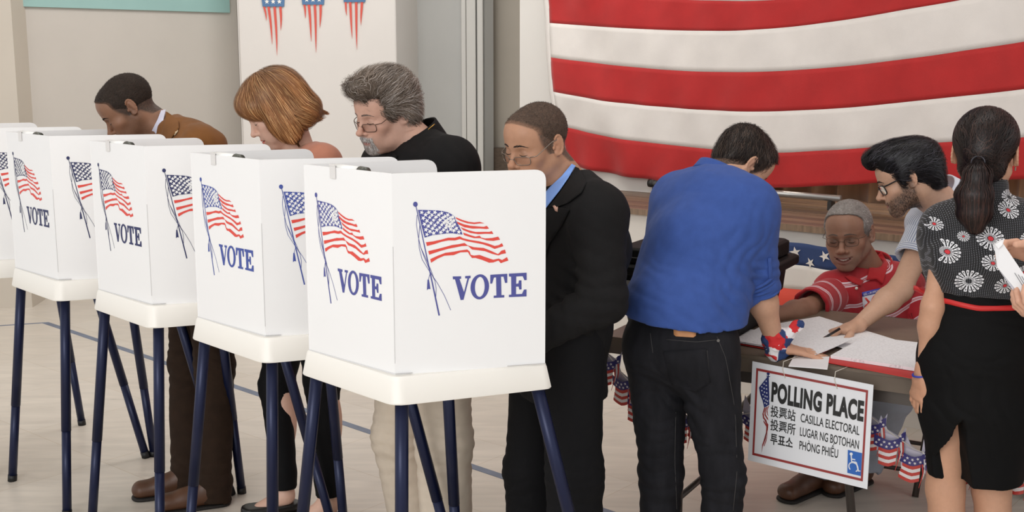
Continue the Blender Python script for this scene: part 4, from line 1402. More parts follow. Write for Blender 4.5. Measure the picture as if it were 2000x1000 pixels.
def face_colors(L_, q):
    s, f, u = L_[:, 0], L_[:, 1], L_[:, 2]
    skin = np.array(q['skin'])
    C = np.tile(skin, (len(L_), 1))
    n = vnoise(s * 45 + 9, f * 45, u * 45)[:, None]
    C = C * (1 + .05 * n)

    def blend(C, col, w):
        w = np.clip(w, 0, 1)[:, None]
        return C * (1 - w) + np.array(col) * w
    # warmer cheeks, nose, ears
    warm = skin * np.array(q.get('warm', (1.04, .91, .88)))
    for c, r in (((.042, .075, -.03), .026), ((-.042, .075, -.03), .026), ((0, .11, -.036), .018), ((.08, -.01, 0), .026), ((-.08, -.01, 0), .026)):
        d = np.sqrt((s - c[0]) ** 2 + (f - c[1]) ** 2 + (u - c[2]) ** 2)
        C = blend(C, warm, .55 * np.exp(-(d / r) ** 2))
    # lips
    ml = q.get('mouthw', .024)
    sm = q.get('smile', 0)
    d = np.sqrt((s / (ml * 1.05)) ** 2 + ((u + .0705 + sm * .004 - sm * .011 * (s / ml) ** 2) / (.0095 + sm * .004)) ** 2)
    C = blend(C, q.get('lip', skin * np.array((.85, .55, .52))), (1.05 - d) * 5 * (f > .07) * .85)
    # eyelid crease and lids
    for sg in (-1, 1):
        d = np.sqrt(((s - sg * .0315) / .018) ** 2 + ((u + .001) / .012) ** 2)
        C = blend(C, skin * q.get('lid', .78), (1.1 - d) * 2.2 * (f > .06) * .6)
    if 'stubble' in q:
        col, amt = q['stubble']
        reg = np.clip((-.028 - u - .3 * np.maximum(f - .05, 0)) / .02, 0, 1) * np.clip((f + .03) / .03, 0, 1) * np.clip((u + .15) / .03, 0, 1)
        reg = np.maximum(reg, np.clip((.03 - np.abs(f + .0 - .008)) / .012, 0, 1) * (u < .01) * (u > -.06) * (np.abs(s) > .05))
        lipz = np.exp(-(d * 0 + ((s / .022) ** 2 + ((u + .0705) / .010) ** 2)) ** 2) * (f > .07)
        cheek = np.exp(-(((np.abs(s) - .038) / .018) ** 2 + ((u + .035) / .022) ** 2)) * (f > .04)
        reg = reg * (1 - .9 * lipz) * (1 - .8 * cheek)
        g = .75 + .25 * vnoise(s * 700, f * 700, u * 700)
        C = blend(C, col, reg * amt * g)
    if 'goatee' in q:
        col = q['goatee']
        r1 = np.exp(-(((s) / .027) ** 4 + ((u + .092) / .022) ** 4)) * (f > .05)
        r2 = np.exp(-(((s) / .032) ** 4 + ((u + .060) / .0075) ** 4)) * (f > .07)
        r3 = np.exp(-(((np.abs(s) - .024) / .007) ** 4 + ((u + .076) / .018) ** 4)) * (f > .06)
        lipz = np.exp(-((s / .02) ** 2 + ((u + .073) / .007) ** 2) ** 2) * (f > .07)
        g = .8 + .35 * vnoise(s * 600, f * 300, u * 300)
        C = blend(C, col, np.maximum(np.maximum(r1, r2), r3) * (1 - lipz) * g)
    if 'scalp' in q:
        col, rec = q['scalp']
        h = hairline(s, f, u, rec)
        g = .85 + .25 * vnoise(s * 500, f * 500, u * 500)
        C = blend(C, col, np.clip(-h / .010 + .3, 0, 1) * g * (np.abs(s) < .0755))
    return C


_VARS = {}


def hand_sdf(S, w, d, pn, curls, thumb=1, spread=.12, k=1.0, tcurl=.3):
    """w wrist, d direction of the fingers, pn direction the palm faces, thumb: side of the thumb along cross(d, pn)"""
    w, d = np.array(w, float), nrm(d)
    pn = nrm(np.array(pn, float) - d * (np.array(pn, float) @ d))
    c = np.cross(d, pn) * thumb
    S.cone(w - d * .01, w + d * .03 * k, .021, .019, k=.015, wide=c, ratio=1.25, ratio2=1.5)
    S.cone(w + d * .03 * k, w + d * .082 * k, .0165, .0125, k=.012, wide=c, ratio=1.8, ratio2=2.9)
    S.cone(w + d * .02 * k + c * .018, w + d * .055 * k + c * .030 + pn * .006, .015, .012, k=.012)
    Ls = (.070, .078, .073, .058)
    offs = (.0305, .0105, -.0105, -.0300)
    for i in range(4):
        p = w + d * (.084 - .004 * (i == 3) + .003 * (i == 1)) * k + c * offs[i] * k
        cu = curls[i]
        dd_ = nrm(d + c * spread * (1.5 - i) * .8)
        ang = 0
        r = .0088 if i < 3 else .0076
        for j, fr in enumerate((.45, .30, .25)):
            ang += cu[j]
            v = dd_ * math.cos(ang) + pn * math.sin(ang)
            p2 = p + v * Ls[i] * fr * k
            S.cone(p, p2, r * (1 - .07 * j) * k, r * (1 - .07 * (j + 1)) * k, k=.0035)
            p = p2
    p = w + d * .030 * k + c * .026 * k + pn * .004
    v = nrm(d * .72 + c * .72 + pn * tcurl)
    for j, ln_ in enumerate((.038, .031, .026)):
        p2 = p + v * ln_ * k
        S.cone(p, p2, (.0125 - .0012 * j) * k, (.0115 - .0014 * j) * k, k=.005)
        p = p2
        v = nrm(v + d * .35 + pn * tcurl * .6 - c * .25)
    return S


RELAX = [(.25, .35, .25)] * 4
FLAT = [(-.02, .06, .05), (0, .05, .04), (0, .06, .05), (.02, .08, .05)]
GRIP = [(.75, .75, .4), (.8, .8, .4), (.9, .85, .4), (1.0, .9, .4)]
PINCH = [(.55, .85, .35), (.75, .95, .4), (.95, 1.0, .5), (1.1, 1.0, .5)]


def tapered(S, J, g=0.0, build=1.0, bell=0.0, bust=0.0, sh=1.0):
    ax = nrm(J['shR'] - J['shL'])
    pel = (J['hipL'] + J['hipR']) / 2
    ch, nb = J['chest'], J['neck']
    hax = nrm(J['hipR'] - J['hipL'])
    fw = nrm(np.cross(nb - pel, -ax))
    wa = pel * .5 + ch * .5
    S.cone(pel - hax * .045, pel + hax * .045, .108 * build + g, .108 * build + g, k=.05)
    S.cone(pel + nrm(ch - pel) * .04, wa, .098 * build + g, (.094 + .3 * bell) * build + g, k=.05, wide=hax, ratio=1.45, ratio2=1.36)
    if bell:
        S.ell(pel * .6 + ch * .4 + fw * .045, (.115 + bell * .5, .115 + bell, .12 + bell), R=[ax, fw, nrm(nb - pel)], k=.05)
    S.cone(wa, ch, .095 * build + g, .112 * build + g, k=.05, wide=ax, ratio=1.36, ratio2=1.42)
    mid = (J['shL'] + J['shR']) / 2
    S.cone(ch, mid * .75 + ch * .25, .110 * build + g, .092 * build + g, k=.05, wide=ax, ratio=1.42, ratio2=1.5)
    S.cone(J['shL'], J['shR'], .056 * sh + g, .056 * sh + g, k=.05)
    for q in ('shL', 'shR'):
        S.cone(nb + (J[q] - nb) * .12 - UPV * .0, nb + (J[q] - nb) * .85 + UPV * .004, .040 + g, .046 * sh + g, k=.035)
    if bust:
        for s in (-1, 1):
            S.ell(ch + ax * s * .062 + fw * .075 + nrm(nb - pel) * .0, (.055, .05 + bust, .06), R=[ax, fw, nrm(nb - pel)], k=.03)
    return S


def cloth(points=(), amp=.004, sc=9.0, sz=3.5, seed=0.0, base=.0016):
    """fold relief: soft long folds everywhere, sharper ones near the given joints [(p, radius, amp, direction)]"""
    pts = [(np.array(p, float), r, a, nrm(d)) for p, r, a, d in points]

    def fn(x, y, z):
        o = amp * (1 - 2.2 * np.abs(vnoise(x * sc + seed, y * sc + 3.1, z * sz + seed)))
        o = o + base * vnoise(x * 34, y * 34 + seed, z * 22)
        for p, r, a, d in pts:
            dx, dy, dz = x - p[0], y - p[1], z - p[2]
            q = dx * d[0] + dy * d[1] + dz * d[2]
            w_ = np.exp(-(dx * dx + dy * dy + dz * dz) / (r * r))
            wob = vnoise(x * 14 + seed, y * 14, z * 14) * 1.6
            o = o + a * w_ * (np.abs(np.sin(q * 95 / 2 * 1.6 + wob * 1.4)) * 1.4 - .8)
        return o
    return fn


def shoe(par, ank, dirv, m, msole, name='shoe', L=.275, zf=0.0, low=False):
    a = np.array(ank, float)
    d = nrm((dirv[0], dirv[1], 0))
    h = np.array([a[0], a[1], zf]) - d * .055
    c = np.cross(UPV, d)
    S = SDF()
    S.cone(h + d * .035 + UPV * .045, h + d * (L - .06) + UPV * .036, .036, .034, k=.02, wide=c, ratio=1.0, ratio2=1.25)
    if not low:
        S.cone(h + d * .05 + UPV * .055, h + d * .065 + UPV * .10, .036, .036, k=.03)
        S.cone(h + d * .07 + UPV * .075, h + d * .16 + UPV * .05, .032, .028, k=.03)
    else:
        S.cut(h + UPV * .052, UPV)
        S.ell(h + d * .085 + UPV * .06, (.045, .03, .03), R=[d, c, UPV], k=.006, op='-')
    S.cut(h + UPV * .012, -UPV)
    V_, F_ = S.mesh(.006)
    o_ = raw(name, V_, F_, m, par, True)
    T2 = SDF()
    T2.cone(h + d * .032 + UPV * .008, h + d * (L - .062) + UPV * .008, .040, .038, k=.01, wide=c, ratio=1.0, ratio2=1.22)
    T2.cut(h + UPV * .014, UPV)
    T2.cut(h + UPV * .0008, -UPV)
    V_, F_ = T2.mesh(.006)
    raw('sole', V_, F_, msole, o_, True)
    lc = MB()
    for k_ in range(0 if low else 4):
        p = h + d * (.085 + .02 * k_) + UPV * (.103 - .013 * k_)
        lc.tube([p - c * .016, p + UPV * .004, p + c * .016], .0018, 5)
    if not low:
        lc.build('laces', m, o_)
    return o_


def project(S, pts, dirv, lift, far=.25, n=26):
    """slide points along dirv onto the surface of S"""
    P_ = np.array(pts, float)
    d = np.array(dirv, float)
    d = d / np.linalg.norm(d, axis=-1, keepdims=True)
    d = np.broadcast_to(d, P_.shape)
    t = np.zeros(len(P_))
    for _ in range(n):
        Q = P_ + d * t[:, None]
        v = S.at(Q)
        if getattr(S, 'disp', None):
            v = v - S.disp(Q[:, 0], Q[:, 1], Q[:, 2]) * (np.abs(v) < .03)
        t = t + np.clip(v, -.03, .03) * .9
        t = np.clip(t, -far, far)
    return P_ + d * (t - lift)[:, None]


CAMP = np.array([0, 0, 1.66])


def applique(name, S, poly, m, par, lift=.0015, sub=2, dirv=None, smooth=True, solid=.001, sink=None):
    """thin cloth shape laid on the surface S; poly: world points near it, pushed along dirv (default: away from the viewer's side)"""
    bm = bmesh.new()
    tri = tessellate_polygon([[Vector(p) for p in poly]])
    vs = [bm.verts.new(tuple(map(float, p))) for p in poly]
    for t in tri:
        try:
            bm.faces.new([vs[i] for i in t])
        except ValueError:
            pass
    for _ in range(sub):
        bmesh.ops.subdivide_edges(bm, edges=bm.edges[:], cuts=1, use_grid_fill=True)
    bmesh.ops.triangulate(bm, faces=bm.faces[:])
    bm.verts.index_update()
    V_ = np.array([v.co[:] for v in bm.verts])
    F_ = [tuple(v.index for v in f.verts) for f in bm.faces]
    bm.free()
    d = nrm(np.mean(V_, axis=0) - CAMP) if dirv is None else nrm(dirv)
    W = project(S, V_, d, lift)
    B_ = project(S, V_, d, -.002) if sink is None else W + d * sink
    n = len(W)
    # outer face plus walls down into the cloth
    from collections import Counter
    cnt = Counter()
    for f in F_:
        for i in range(3):
            cnt[(f[i], f[(i + 1) % 3])] += 1
    F2 = list(F_)
    for (a, b_) in cnt:
        if (b_, a) not in cnt:
            F2.append((b_, a, a + n, b_ + n))
    return raw(name, np.concatenate([W, B_]), F2, m, par, smooth)


def strands(S, seeds, dirfn, n, step, lift, rad, col, rngs, wob=.15, grav=0.0, free=0.0, lock=45):
    """hair: curves marching over the surface S. returns V,F,C"""
    Pp = seeds.copy()
    N_s = len(Pp)
    path = [Pp.copy()]
    side = []
    ph = rngs.random((N_s, 3)) * 6.28
    e = .0015
    lf = lift[0] + rngs.random(N_s) * (lift[1] - lift[0])
    for k in range(n):
        d0 = S.at(Pp)
        G = np.stack([S.at(Pp + np.eye(3)[i] * e) - d0 for i in range(3)], 1) / e
        G /= np.linalg.norm(G, axis=1, keepdims=True) + 1e-9
        T = dirfn(Pp, k / n) + wob * np.sin(ph + k * .8) * .7
        T = T - G * (T * G).sum(1, keepdims=True) * (1 - free)
        T /= np.linalg.norm(T, axis=1, keepdims=True) + 1e-9
        side.append(np.cross(T, G))
        Pp = Pp + T * step
        d1 = S.at(Pp)
        tgt = lf * (1 + free * 3 * k / n)
        Pp = Pp + G * np.clip(tgt - d1, -.008, .008)[:, None] * (1 if free == 0 else .6)
        path.append(Pp.copy())
    A = np.stack(path, 1)   # N,K,3
    K = A.shape[1]
    tt_ = np.linspace(0, 1, K)
    r = rad * np.clip(1.05 - tt_ ** 3, .15, 1)
    T = np.gradient(A, axis=1)
    T /= np.linalg.norm(T, axis=2, keepdims=True) + 1e-9
    sd_ = np.stack(side + [side[-1]], 1)
    sd_ /= np.linalg.norm(sd_, axis=2, keepdims=True) + 1e-9
    V_ = np.stack([A - r[None, :, None] * sd_, A + r[None, :, None] * sd_], 2).reshape(-1, 3)
    base = np.arange(N_s)[:, None] * K * 2 + np.arange(K - 1)[None, :] * 2
    F_ = np.stack([base, base + 1, base + 3, base + 2], -1).reshape(-1, 4)
    cc = np.array(col)
    pick = rngs.random(N_s)
    C_ = cc[0][None] * (1 - pick[:, None]) + cc[1][None] * pick[:, None]
    if len(cc) > 2:
        hl = rngs.random(N_s) < .18
        C_[hl] = cc[2]
    if lock:
        lk = vnoise(seeds[:, 0] * lock + 7, seeds[:, 1] * lock, seeds[:, 2] * lock * .35)[:, None]
        C_ = C_ * (1 + .42 * lk)
    C_ = np.repeat(C_, K * 2, axis=0)
    return V_, F_, C_


def seeds_on(S, n, rngs, keep=None, center=(0, -.01, .03), rad=.2):
    """random points on the surface of S by shooting inward from a sphere"""
    out = []
    c = np.array(center, float)
    while sum(len(o) for o in out) < n:
        v = rngs.normal(size=(n * 2, 3))
        v /= np.linalg.norm(v, axis=1, keepdims=True)
        P_ = project(S, c + v * rad, -v, 0, far=rad, n=22)
        ok = np.abs(S.at(P_)) < .003
        P_ = P_[ok]
        if keep is not None:
            P_ = P_[keep(P_)]
        out.append(P_)
        if len(out) > 12:
            break
    return np.concatenate(out)[:n]


def skinmat(name):
    return mat(name, (1, 1, 1), 0.48, attr=True, noise=.03, nscale=90, bump=.10, bscale=420, spec=.4, sub=.06)


M_skin = skinmat('skin')
M_hair = mat('hair', (1, 1, 1), 0.42, attr=True, spec=.35, sheen=.0)
M_cap = mat('hair_under', (1, 1, 1), 0.75, attr=True, bump=.5, bscale=300, spec=.2)
M_wire = mat('glasses_metal', srgb(150, 140, 130), 0.25, metal=.85)
M_wired = mat('glasses_dark', srgb(24, 22, 24), 0.3)
M_glass = bpy.data.materials.new('lens_glass')
M_glass.use_nodes = True
nt = M_glass.node_tree
nt.nodes.clear()
o_ = nt.nodes.new('ShaderNodeOutputMaterial')
mxs = nt.nodes.new('ShaderNodeMixShader')
gl = nt.nodes.new('ShaderNodeBsdfGlossy')
gl.inputs['Roughness'].default_value = .03
tp_ = nt.nodes.new('ShaderNodeBsdfTransparent')
tp_.inputs['Color'].default_value = (.93, .94, .95, 1)
fr_ = nt.nodes.new('ShaderNodeFresnel')
fr_.inputs['IOR'].default_value = 1.16
nt.links.new(fr_.outputs[0], mxs.inputs[0])
nt.links.new(tp_.outputs[0], mxs.inputs[1])
nt.links.new(gl.outputs[0], mxs.inputs[2])
nt.links.new(mxs.outputs[0], o_.inputs[0])
M_dark = mat('lash_dark', srgb(34, 24, 20), .6)
M_teeth = mat('teeth', srgb(226, 218, 206), .3)


def glasses(par, HF, S, m, low=0.0, w=.052, h=.030, rr=.011, rim=.0011, shape='round', lower_only=False):
    """spectacles sitting on the nose at u=-low"""
    u0 = -.006 - low
    fz = .100 + .35 * low
    tilt = .12
    g0 = None
    allrings = MB()
    gp = lambda s, u: (s, fz - .012 * (abs(s) / .06) ** 2 - .010 * (abs(s) / .06) + (u - u0) * tilt, u)
    par_o = None
    rings = []
    for sg in (-1, 1):
        pts = rounded([(sg * .009, u0 + h * .48), (sg * (.009 + w), u0 + h * .52), (sg * (.009 + w) * .97, u0 - h * .5), (sg * .014, u0 - h * .5)], h * .42, 6)
        rings.append(pts)
    fr = MB()
    for pts in rings:
        fr.tube([HF.w(gp(*p)) for p in pts], rim, 6, closed=True)
    fr.tube([HF.w(gp(-.010, u0 + .004)), HF.w((0, fz + .003, u0 + .007)), HF.w(gp(.010, u0 + .004))], rim, 6)
    fo = fr.build('glasses', m, par, smooth=True)
    for sg in (-1, 1):
        e_ = (.009 + w) * sg
        MB().tube([HF.w(gp(e_, u0 + h * .4)), HF.w((sg * .074, fz - .034, u0 + h * .45)), HF.w((sg * .0795, .01, .012)), HF.w((sg * .0805, -.018, .014)), HF.w((sg * .079, -.035, -.004))], [rim * 1.2, rim * 1.1, rim * 1.1, rim * 1.6, rim * 1.6], 6).build('temple', m, fo, smooth=True)
    for pts in rings:
        a_ = [HF.w(gp(*p)) for p in pts]
        c_ = np.mean(a_, axis=0)
        k = len(a_)
        MB().add(a_ + [c_], [(i, (i + 1) % k, k) for i in range(k)]).build('lens', M_glass, fo)
    return fo


def brow(HF, S, sg, thick, length=.036, u0=.0215, tiltu=.0):
    pts, rs = [], []
    for t in np.linspace(0, 1, 9):
        s_ = sg * (.012 + length * t)
        u_ = u0 + .004 * math.sin(t * 2.6) - .006 * t * t + tiltu * t
        p = project(S, np.array([[s_, .15, u_]]), np.array([0, -1.0, 0]), .0003, far=.2, n=40)[0]
        pts.append(HF.w(p))
        rs.append(thick * (.55 + .6 * math.sin(math.pi * min(1, t * .8 + .2))) * (1 - .5 * t))
    return pts, rs


def lash(HF, sg, r=.0009, phi=-24):
    pts = []
    for th in np.linspace(-1.0, 1.0, 11):
        q_ = np.array([[sg * .0315 + .0145 * th, .16, -.0065 - .0035 * (1 - th * th)]])
        pts.append(HF.w(project(HF.S, q_, np.array([0, -1.0, 0]), .0004, far=.2, n=40)[0]))
    return pts


def beard_strands(P_, mask, N, col, rad=.0005, n=3, step=.003, seed=4, lift=(.0003, .002), name='beard'):
    r_ = np.random.default_rng(seed)
    sd = seeds_on(P_.S, N, r_, mask, center=(0, .02, -.06), rad=.25)
    V_, F_, C_ = strands(P_.S, sd, lambda Q, t: np.stack([Q[:, 0] * 3, np.full(len(Q), .1), -np.ones(len(Q))], 1), n, step, lift, rad, col, r_, .5, lock=120)
    o_ = raw(name, P_.HF.w(V_), F_, M_hair, P_.body, True, cols=C_)
    o_['kind'] = 'stuff'
    return o_


def around(a, b_, k=.13):
    a = np.array(a, float)
    ax_ = nrm(np.array(b_, float) - a)
    e1 = nrm(np.cross(ax_, (0.3, 1, 0.1)))
    e2_ = np.cross(ax_, e1)

    def fn(V_):
        return np.arctan2((V_ - a) @ e1, (V_ - a) @ e2_) * k + 3
    return fn


class Person:
    def __init__(self, label, J, head, hq, base=None):
        self.J = {k: np.array(v, float) for k, v in J.items()}
        b0 = (self.J['hipL'] + self.J['hipR']) / 2
        self.root = thing('person', label, 'person', (float(b0[0]), float(b0[1]), 0.0))
        self.HF = HeadFrame(*head)
        sk_ = np.array(hq['skin'])
        hq['skin'] = sk_ * .86 + sk_.mean() * .14
        self.hq = hq
        self.parts = []
        self.S = head_sdf(hq)

    def build_body(self, arms=True, legs=False, hands=None, res=.0026, armres=.005, tres=.012, neckr=.056, build=.9, handres=.0024):
        q, J, HF = self.hq, self.J, self.HF
        skin = np.array(q['skin'])
        S = self.S
        nb = HF.l(J['neck'] - UPV * .03)
        S.cone((0, -.022, -.045), nb, neckr, neckr * 1.12, k=.03)
        lo, hi = S.bounds()
        V_, F_ = S.mesh(res)
        Cc = face_colors(V_, q)
        self.parts.append((HF.w(V_), F_, Cc))
        # torso and legs hidden by the clothes
        B = SDF()
        tapered(B, J, -.012, build)
        if not legs:
            for s in 'LR':
                B.cone(J['hip' + s], J['knee' + s], .075, .05, k=.03)
                B.cone(J['knee' + s], J['ank' + s], .05, .034, k=.03)
        V_, F_ = B.mesh(tres)
        self.parts.append((V_, F_, skin))
        if legs:
            for s in 'LR':
                B = SDF()
                B.cone(J['hip' + s], J['knee' + s], .078, .050, k=.03)
                kn, an = J['knee' + s], J['ank' + s]
                B.cone(kn, an, .048, .032, k=.03)
                back = legs
                B.ell(kn * .68 + an * .32 + np.array(back) * .018, (.045, .045, .11), k=.04)
                B.cone(an, an + UPV * -.04 + np.array((-back[0], -back[1], 0)) * .09, .03, .025, k=.03)
                V_, F_ = B.mesh(.006)
                self.parts.append((V_, F_, skin * (1 + .03 * vnoise(V_[:, 0] * 30, V_[:, 1] * 30, V_[:, 2] * 30))[:, None]))
        for s in 'LR':
            A = SDF()
            sh, el, wr = J['sh' + s], J['el' + s], J['wr' + s]
            w_ = q.get('arm', 1.0)
            A.cone(sh, el, .046 * w_, .037 * w_, k=.03)
            m_ = el * .72 + wr * .28
            A.cone(el, m_, .038 * w_, .0385 * w_, k=.03)
            A.cone(m_, wr, .0385 * w_, .0235 * w_, k=.03)
            lo, hi = A.bounds()
            V_, F_ = A.mesh(armres)
            vv = 1 + .05 * vnoise(V_[:, 0] * 26, V_[:, 1] * 26, V_[:, 2] * 26)
            self.parts.append((V_, F_, skin * vv[:, None]))
            if hands and s in hands:
                h = hands[s]
                Hs_ = SDF()
                Hs_.cone(wr * .9 + el * .1, wr, .0255 * w_, .0230 * w_, k=.01)
                hand_sdf(Hs_, wr, h['d'], h['pn'], h.get('curls', RELAX), h.get('thumb', 1), h.get('spread', .1), h.get('k', 1.0), h.get('tc', .3))
                V_, F_ = Hs_.mesh(h.get('res', handres))
                vv = 1 + .05 * vnoise(V_[:, 0] * 60, V_[:, 1] * 60, V_[:, 2] * 60)
                self.parts.append((V_, F_, (skin * np.array([1.01, .97, .95])) * vv[:, None]))
        V_, F_, C_ = join(self.parts)
        self.body = raw('body', V_, F_, M_skin, self.root, True, cols=C_)
        # brows and lashes
        bc = q.get('brow', srgb(40, 30, 26))
        mbr = mat('brow_hair', bc, .7)
        for sg in (-1, 1):
            HF.S = S
            rb = np.random.default_rng(3)
            nb_ = 130
            t_ = rb.random(nb_)
            bw = q.get('browt', .0028) * 1.15
            prof = np.sin(np.pi * np.minimum(1, t_ * .75 + .3)) ** .6 * (1 - .35 * t_)
            s_ = sg * (.010 + .038 * t_)
            u_ = .0190 + .0045 * np.sin(t_ * 2.5) - .007 * t_ * t_ + q.get('browtilt', 0) * t_ + (rb.random(nb_) - .5) * 2 * bw * prof
            A0 = project(S, np.stack([s_, np.full(nb_, .15), u_], 1), np.array([0, -1.0, 0]), .0002, far=.2, n=40)
            A1 = project(S, np.stack([s_ + sg * (.0035 + .002 * rb.random(nb_)), np.full(nb_, .15), u_ + .0022 * (1 - 1.6 * t_)], 1), np.array([0, -1.0, 0]), .0011, far=.2, n=40)
            mbw = MB()
            for i_ in range(nb_):
                mbw.tube([HF.w(A0[i_]), HF.w((A0[i_] + A1[i_]) / 2 + (0, .0004, 0)), HF.w(A1[i_])], [.00055, .00045, .0001], 3, cap=False)
            eb = mbw.build('eyebrow', mbr, self.body)
            eb['kind'] = 'stuff'
            MB().tube(lash(HF, sg), [.0003, .0007, .0010, .0012, .0013, .0013, .0013, .0012, .0010, .0007, .0003], 5).build('eyelashes', M_dark, self.body, smooth=True)
        return self

    def hair(self, fn, col, seeds, dirfn, n=10, step=.008, lift=(.000, .006), rad=.0009, N=1500, keep=None, res=.004, disp=None, wob=.15, free=0.0, seed=1, under=None, keep_seed=None, name='hair', extra=None, colfn=None):
        """fn(S): adds the hair volume in head coordinates"""
        Hh = SDF()
        fn(Hh)
        V_, F_ = Hh.mesh(res, disp)
        uc = np.array(under if under is not None else col[0])
        Cc = uc * (1 + .15 * vnoise(V_[:, 0] * 120, V_[:, 1] * 60, V_[:, 2] * 60))[:, None]
        if colfn:
            Cc = colfn(V_, Cc)
        o_ = raw(name, self.HF.w(V_), F_, M_cap, self.root, True, cols=Cc)
        if N:
            r_ = np.random.default_rng(seed)
            sd = seeds_on(Hh, N, r_, keep_seed)
            P_, Q_f, C_ = strands(Hh, sd, dirfn, n, step, lift, rad, col, r_, wob, free=free)
            if colfn:
                C_ = colfn(P_, C_)
            so = raw('hair_strands', self.HF.w(P_), Q_f, M_hair, o_, True, cols=C_)
            so['kind'] = 'stuff'
        return o_, Hh

    def garment(self, name, S, m, res=.007, disp=None, par=None, cols=None, attr=None):
        V_, F_ = S.mesh(res, disp)
        S.disp = disp
        o_ = raw(name, V_, F_, m, par or self.root, True, cols=cols)
        if attr is not None:
            a = o_.data.attributes.new('sv', 'FLOAT', 'POINT')
            a.data.foreach_set('value', attr(V_).astype(np.float32))
        return o_


def cap_hair(g, rec=0.0, extra=()):
    """close cut hair following the skull, cut at the hairline"""
    def fn(S):
        S.ell((0, -.018, .032), (.0755 + g, .098 + g, .083 + g), k=.01)
        S.ell((0, .045, .045), (.058 + g, .046 + g, .050 + g), k=.03)
        for e_ in extra:
            S.ell(*e_[:2], k=.02)
        S.fun(lambda s, f, u: -(hairline(s, f, u, rec)), (-.3, -.3, -.3), (.3, .3, .3), 'c')
    return fn


def trousers_sdf(J, g=.012, r=(.092, .070, .060, .052), waist=None, build=1.0, flare=0.0):
    S = SDF()
    pel = (J['hipL'] + J['hipR']) / 2
    hax = nrm(J['hipR'] - J['hipL'])
    S.cone(pel - hax * .045, pel + hax * .045, .103 * build + g, .103 * build + g, k=.04)
    if waist is not None:
        S.cone(pel, waist, .10 * build + g, .095 * build + g, k=.04, wide=hax, ratio=1.4, ratio2=1.35)
        S.cut(waist, waist - pel)
    for s in 'LR':
        h, k_, a = J['hip' + s], J['knee' + s], J['ank' + s]
        S.cone(h, k_, r[0] + g * .5, r[1], k=.03)
        S.cone(k_, k_ * .1 + a * .9, r[1], r[2], k=.03)
        S.cone(k_ * .1 + a * .9, a - UPV * .03, r[2], r[2] + flare, k=.02)
        S.cut(a - UPV * .025, -UPV, a, .2)
    return S


def sleeve_sdf(sh, el, wr=None, r=(.062, .052, .042), cuff=None, k=.03):
    S = SDF()
    S.cone(sh, el, r[0], r[1], k=k)
    if wr is not None:
        S.cone(el, wr, r[1], r[2], k=k)
    if cuff is not None:
        p, d = cuff
        S.cut(p, d, p, .22)
        if wr is None:
            dn = nrm(np.array(el, float) - np.array(sh, float))
            S.cone(np.array(el, float) - dn * .05, np.array(el, float) + dn * .10, r[1] * .86, r[1] * .92, k=.004, op='-')
    return S


def collar_band(name, m, par, c, up, r, h, fw, rx=1.0, open_=.5, thick=.005, flare=1.12, drop=0.0):
    """standing shirt collar: a strip round the neck, open at the front"""
    up, fw = nrm(up), nrm(fw)
    fw = nrm(fw - up * (fw @ up))
    sd = np.cross(fw, up)
    G = []
    a0 = open_
    for q in np.linspace(0, 1, 5):
        row = []
        for a_ in np.linspace(a0, 2 * math.pi - a0, 36):
            rr_2 = r * (1 + (flare - 1) * (1 - q))
            fr = abs(a_ - math.pi) / math.pi
            row.append(c + fw * math.cos(a_) * rr_2 * rx + sd * math.sin(a_) * rr_2 + up * (h * q - drop * fr ** 2 * 1.0))
        G.append(row)
    mb = MB().grid(G)
    o_ = mb.build(name, m, par, smooth=True)
    md = o_.modifiers.new('solid', 'SOLIDIFY')
    md.thickness = thick
    return o_


# ================================================================ person: man in the black suit
A_ = lambda *v: np.array(v, float)
p = Person('man in a black suit and light blue shirt with glasses, behind the nearest booth',
    dict(hipL=(0.165, 3.26, 0.8907), hipR=(0.105, 3.42, 0.8719), kneeL=(0.1826, 3.24, 0.4581), kneeR=(0.0575, 3.46, 0.3932), ankL=(0.1813, 3.26, 0.0318), ankR=(0.0691, 3.5, -0.0089),
         chest=(0.184, 3.38, 1.1099), neck=(0.1764, 3.38, 1.2947), shL=(0.2381, 3.19, 1.2298), shR=(0.0722, 3.54, 1.2112), elL=(0.2486, 3.14, 0.9987), elR=(0.0237, 3.52, 0.959), wrL=(0.048, 3.12, 0.8832), wrR=(-0.0224, 3.3, 0.866)),
    ((0.0673, 3.33, 1.4162), 223, 15, 2, .96),
    dict(skin=srgb(186, 134, 100), scalp=(srgb(74, 62, 54), -.004), brow=srgb(40, 32, 28), browt=.0026, lip=srgb(160, 96, 84), nose=.9, jaw=1.06, lid=.82))
p.build_body(hands={'L': dict(d=(-1, -.25, -.2), pn=(0, 0, -1), thumb=-1, res=.004), 'R': dict(d=(-1, -.4, -.4), pn=(0, 0, -1), thumb=1, res=.004)}, neckr=.062)
J = p.J


def fade(skin, rec, w0=.026, lo=.25):
    sk_ = np.array(skin) * (.72, .74, .78)

    def fn(V_, C_):
        h = -hairline(V_[:, 0], V_[:, 1], V_[:, 2], rec)
        w = np.clip(h / w0 + lo, 0, 1)
        w = np.minimum(w, np.clip((V_[:, 2] + .075) / .06 + .25, 0, 1))[:, None]
        g = 1 + .35 * vnoise(V_[:, 0] * 330, V_[:, 1] * 330, V_[:, 2] * 330)[:, None] * w
        return (sk_ * (1 - w) + C_ * w) * g
    return fn


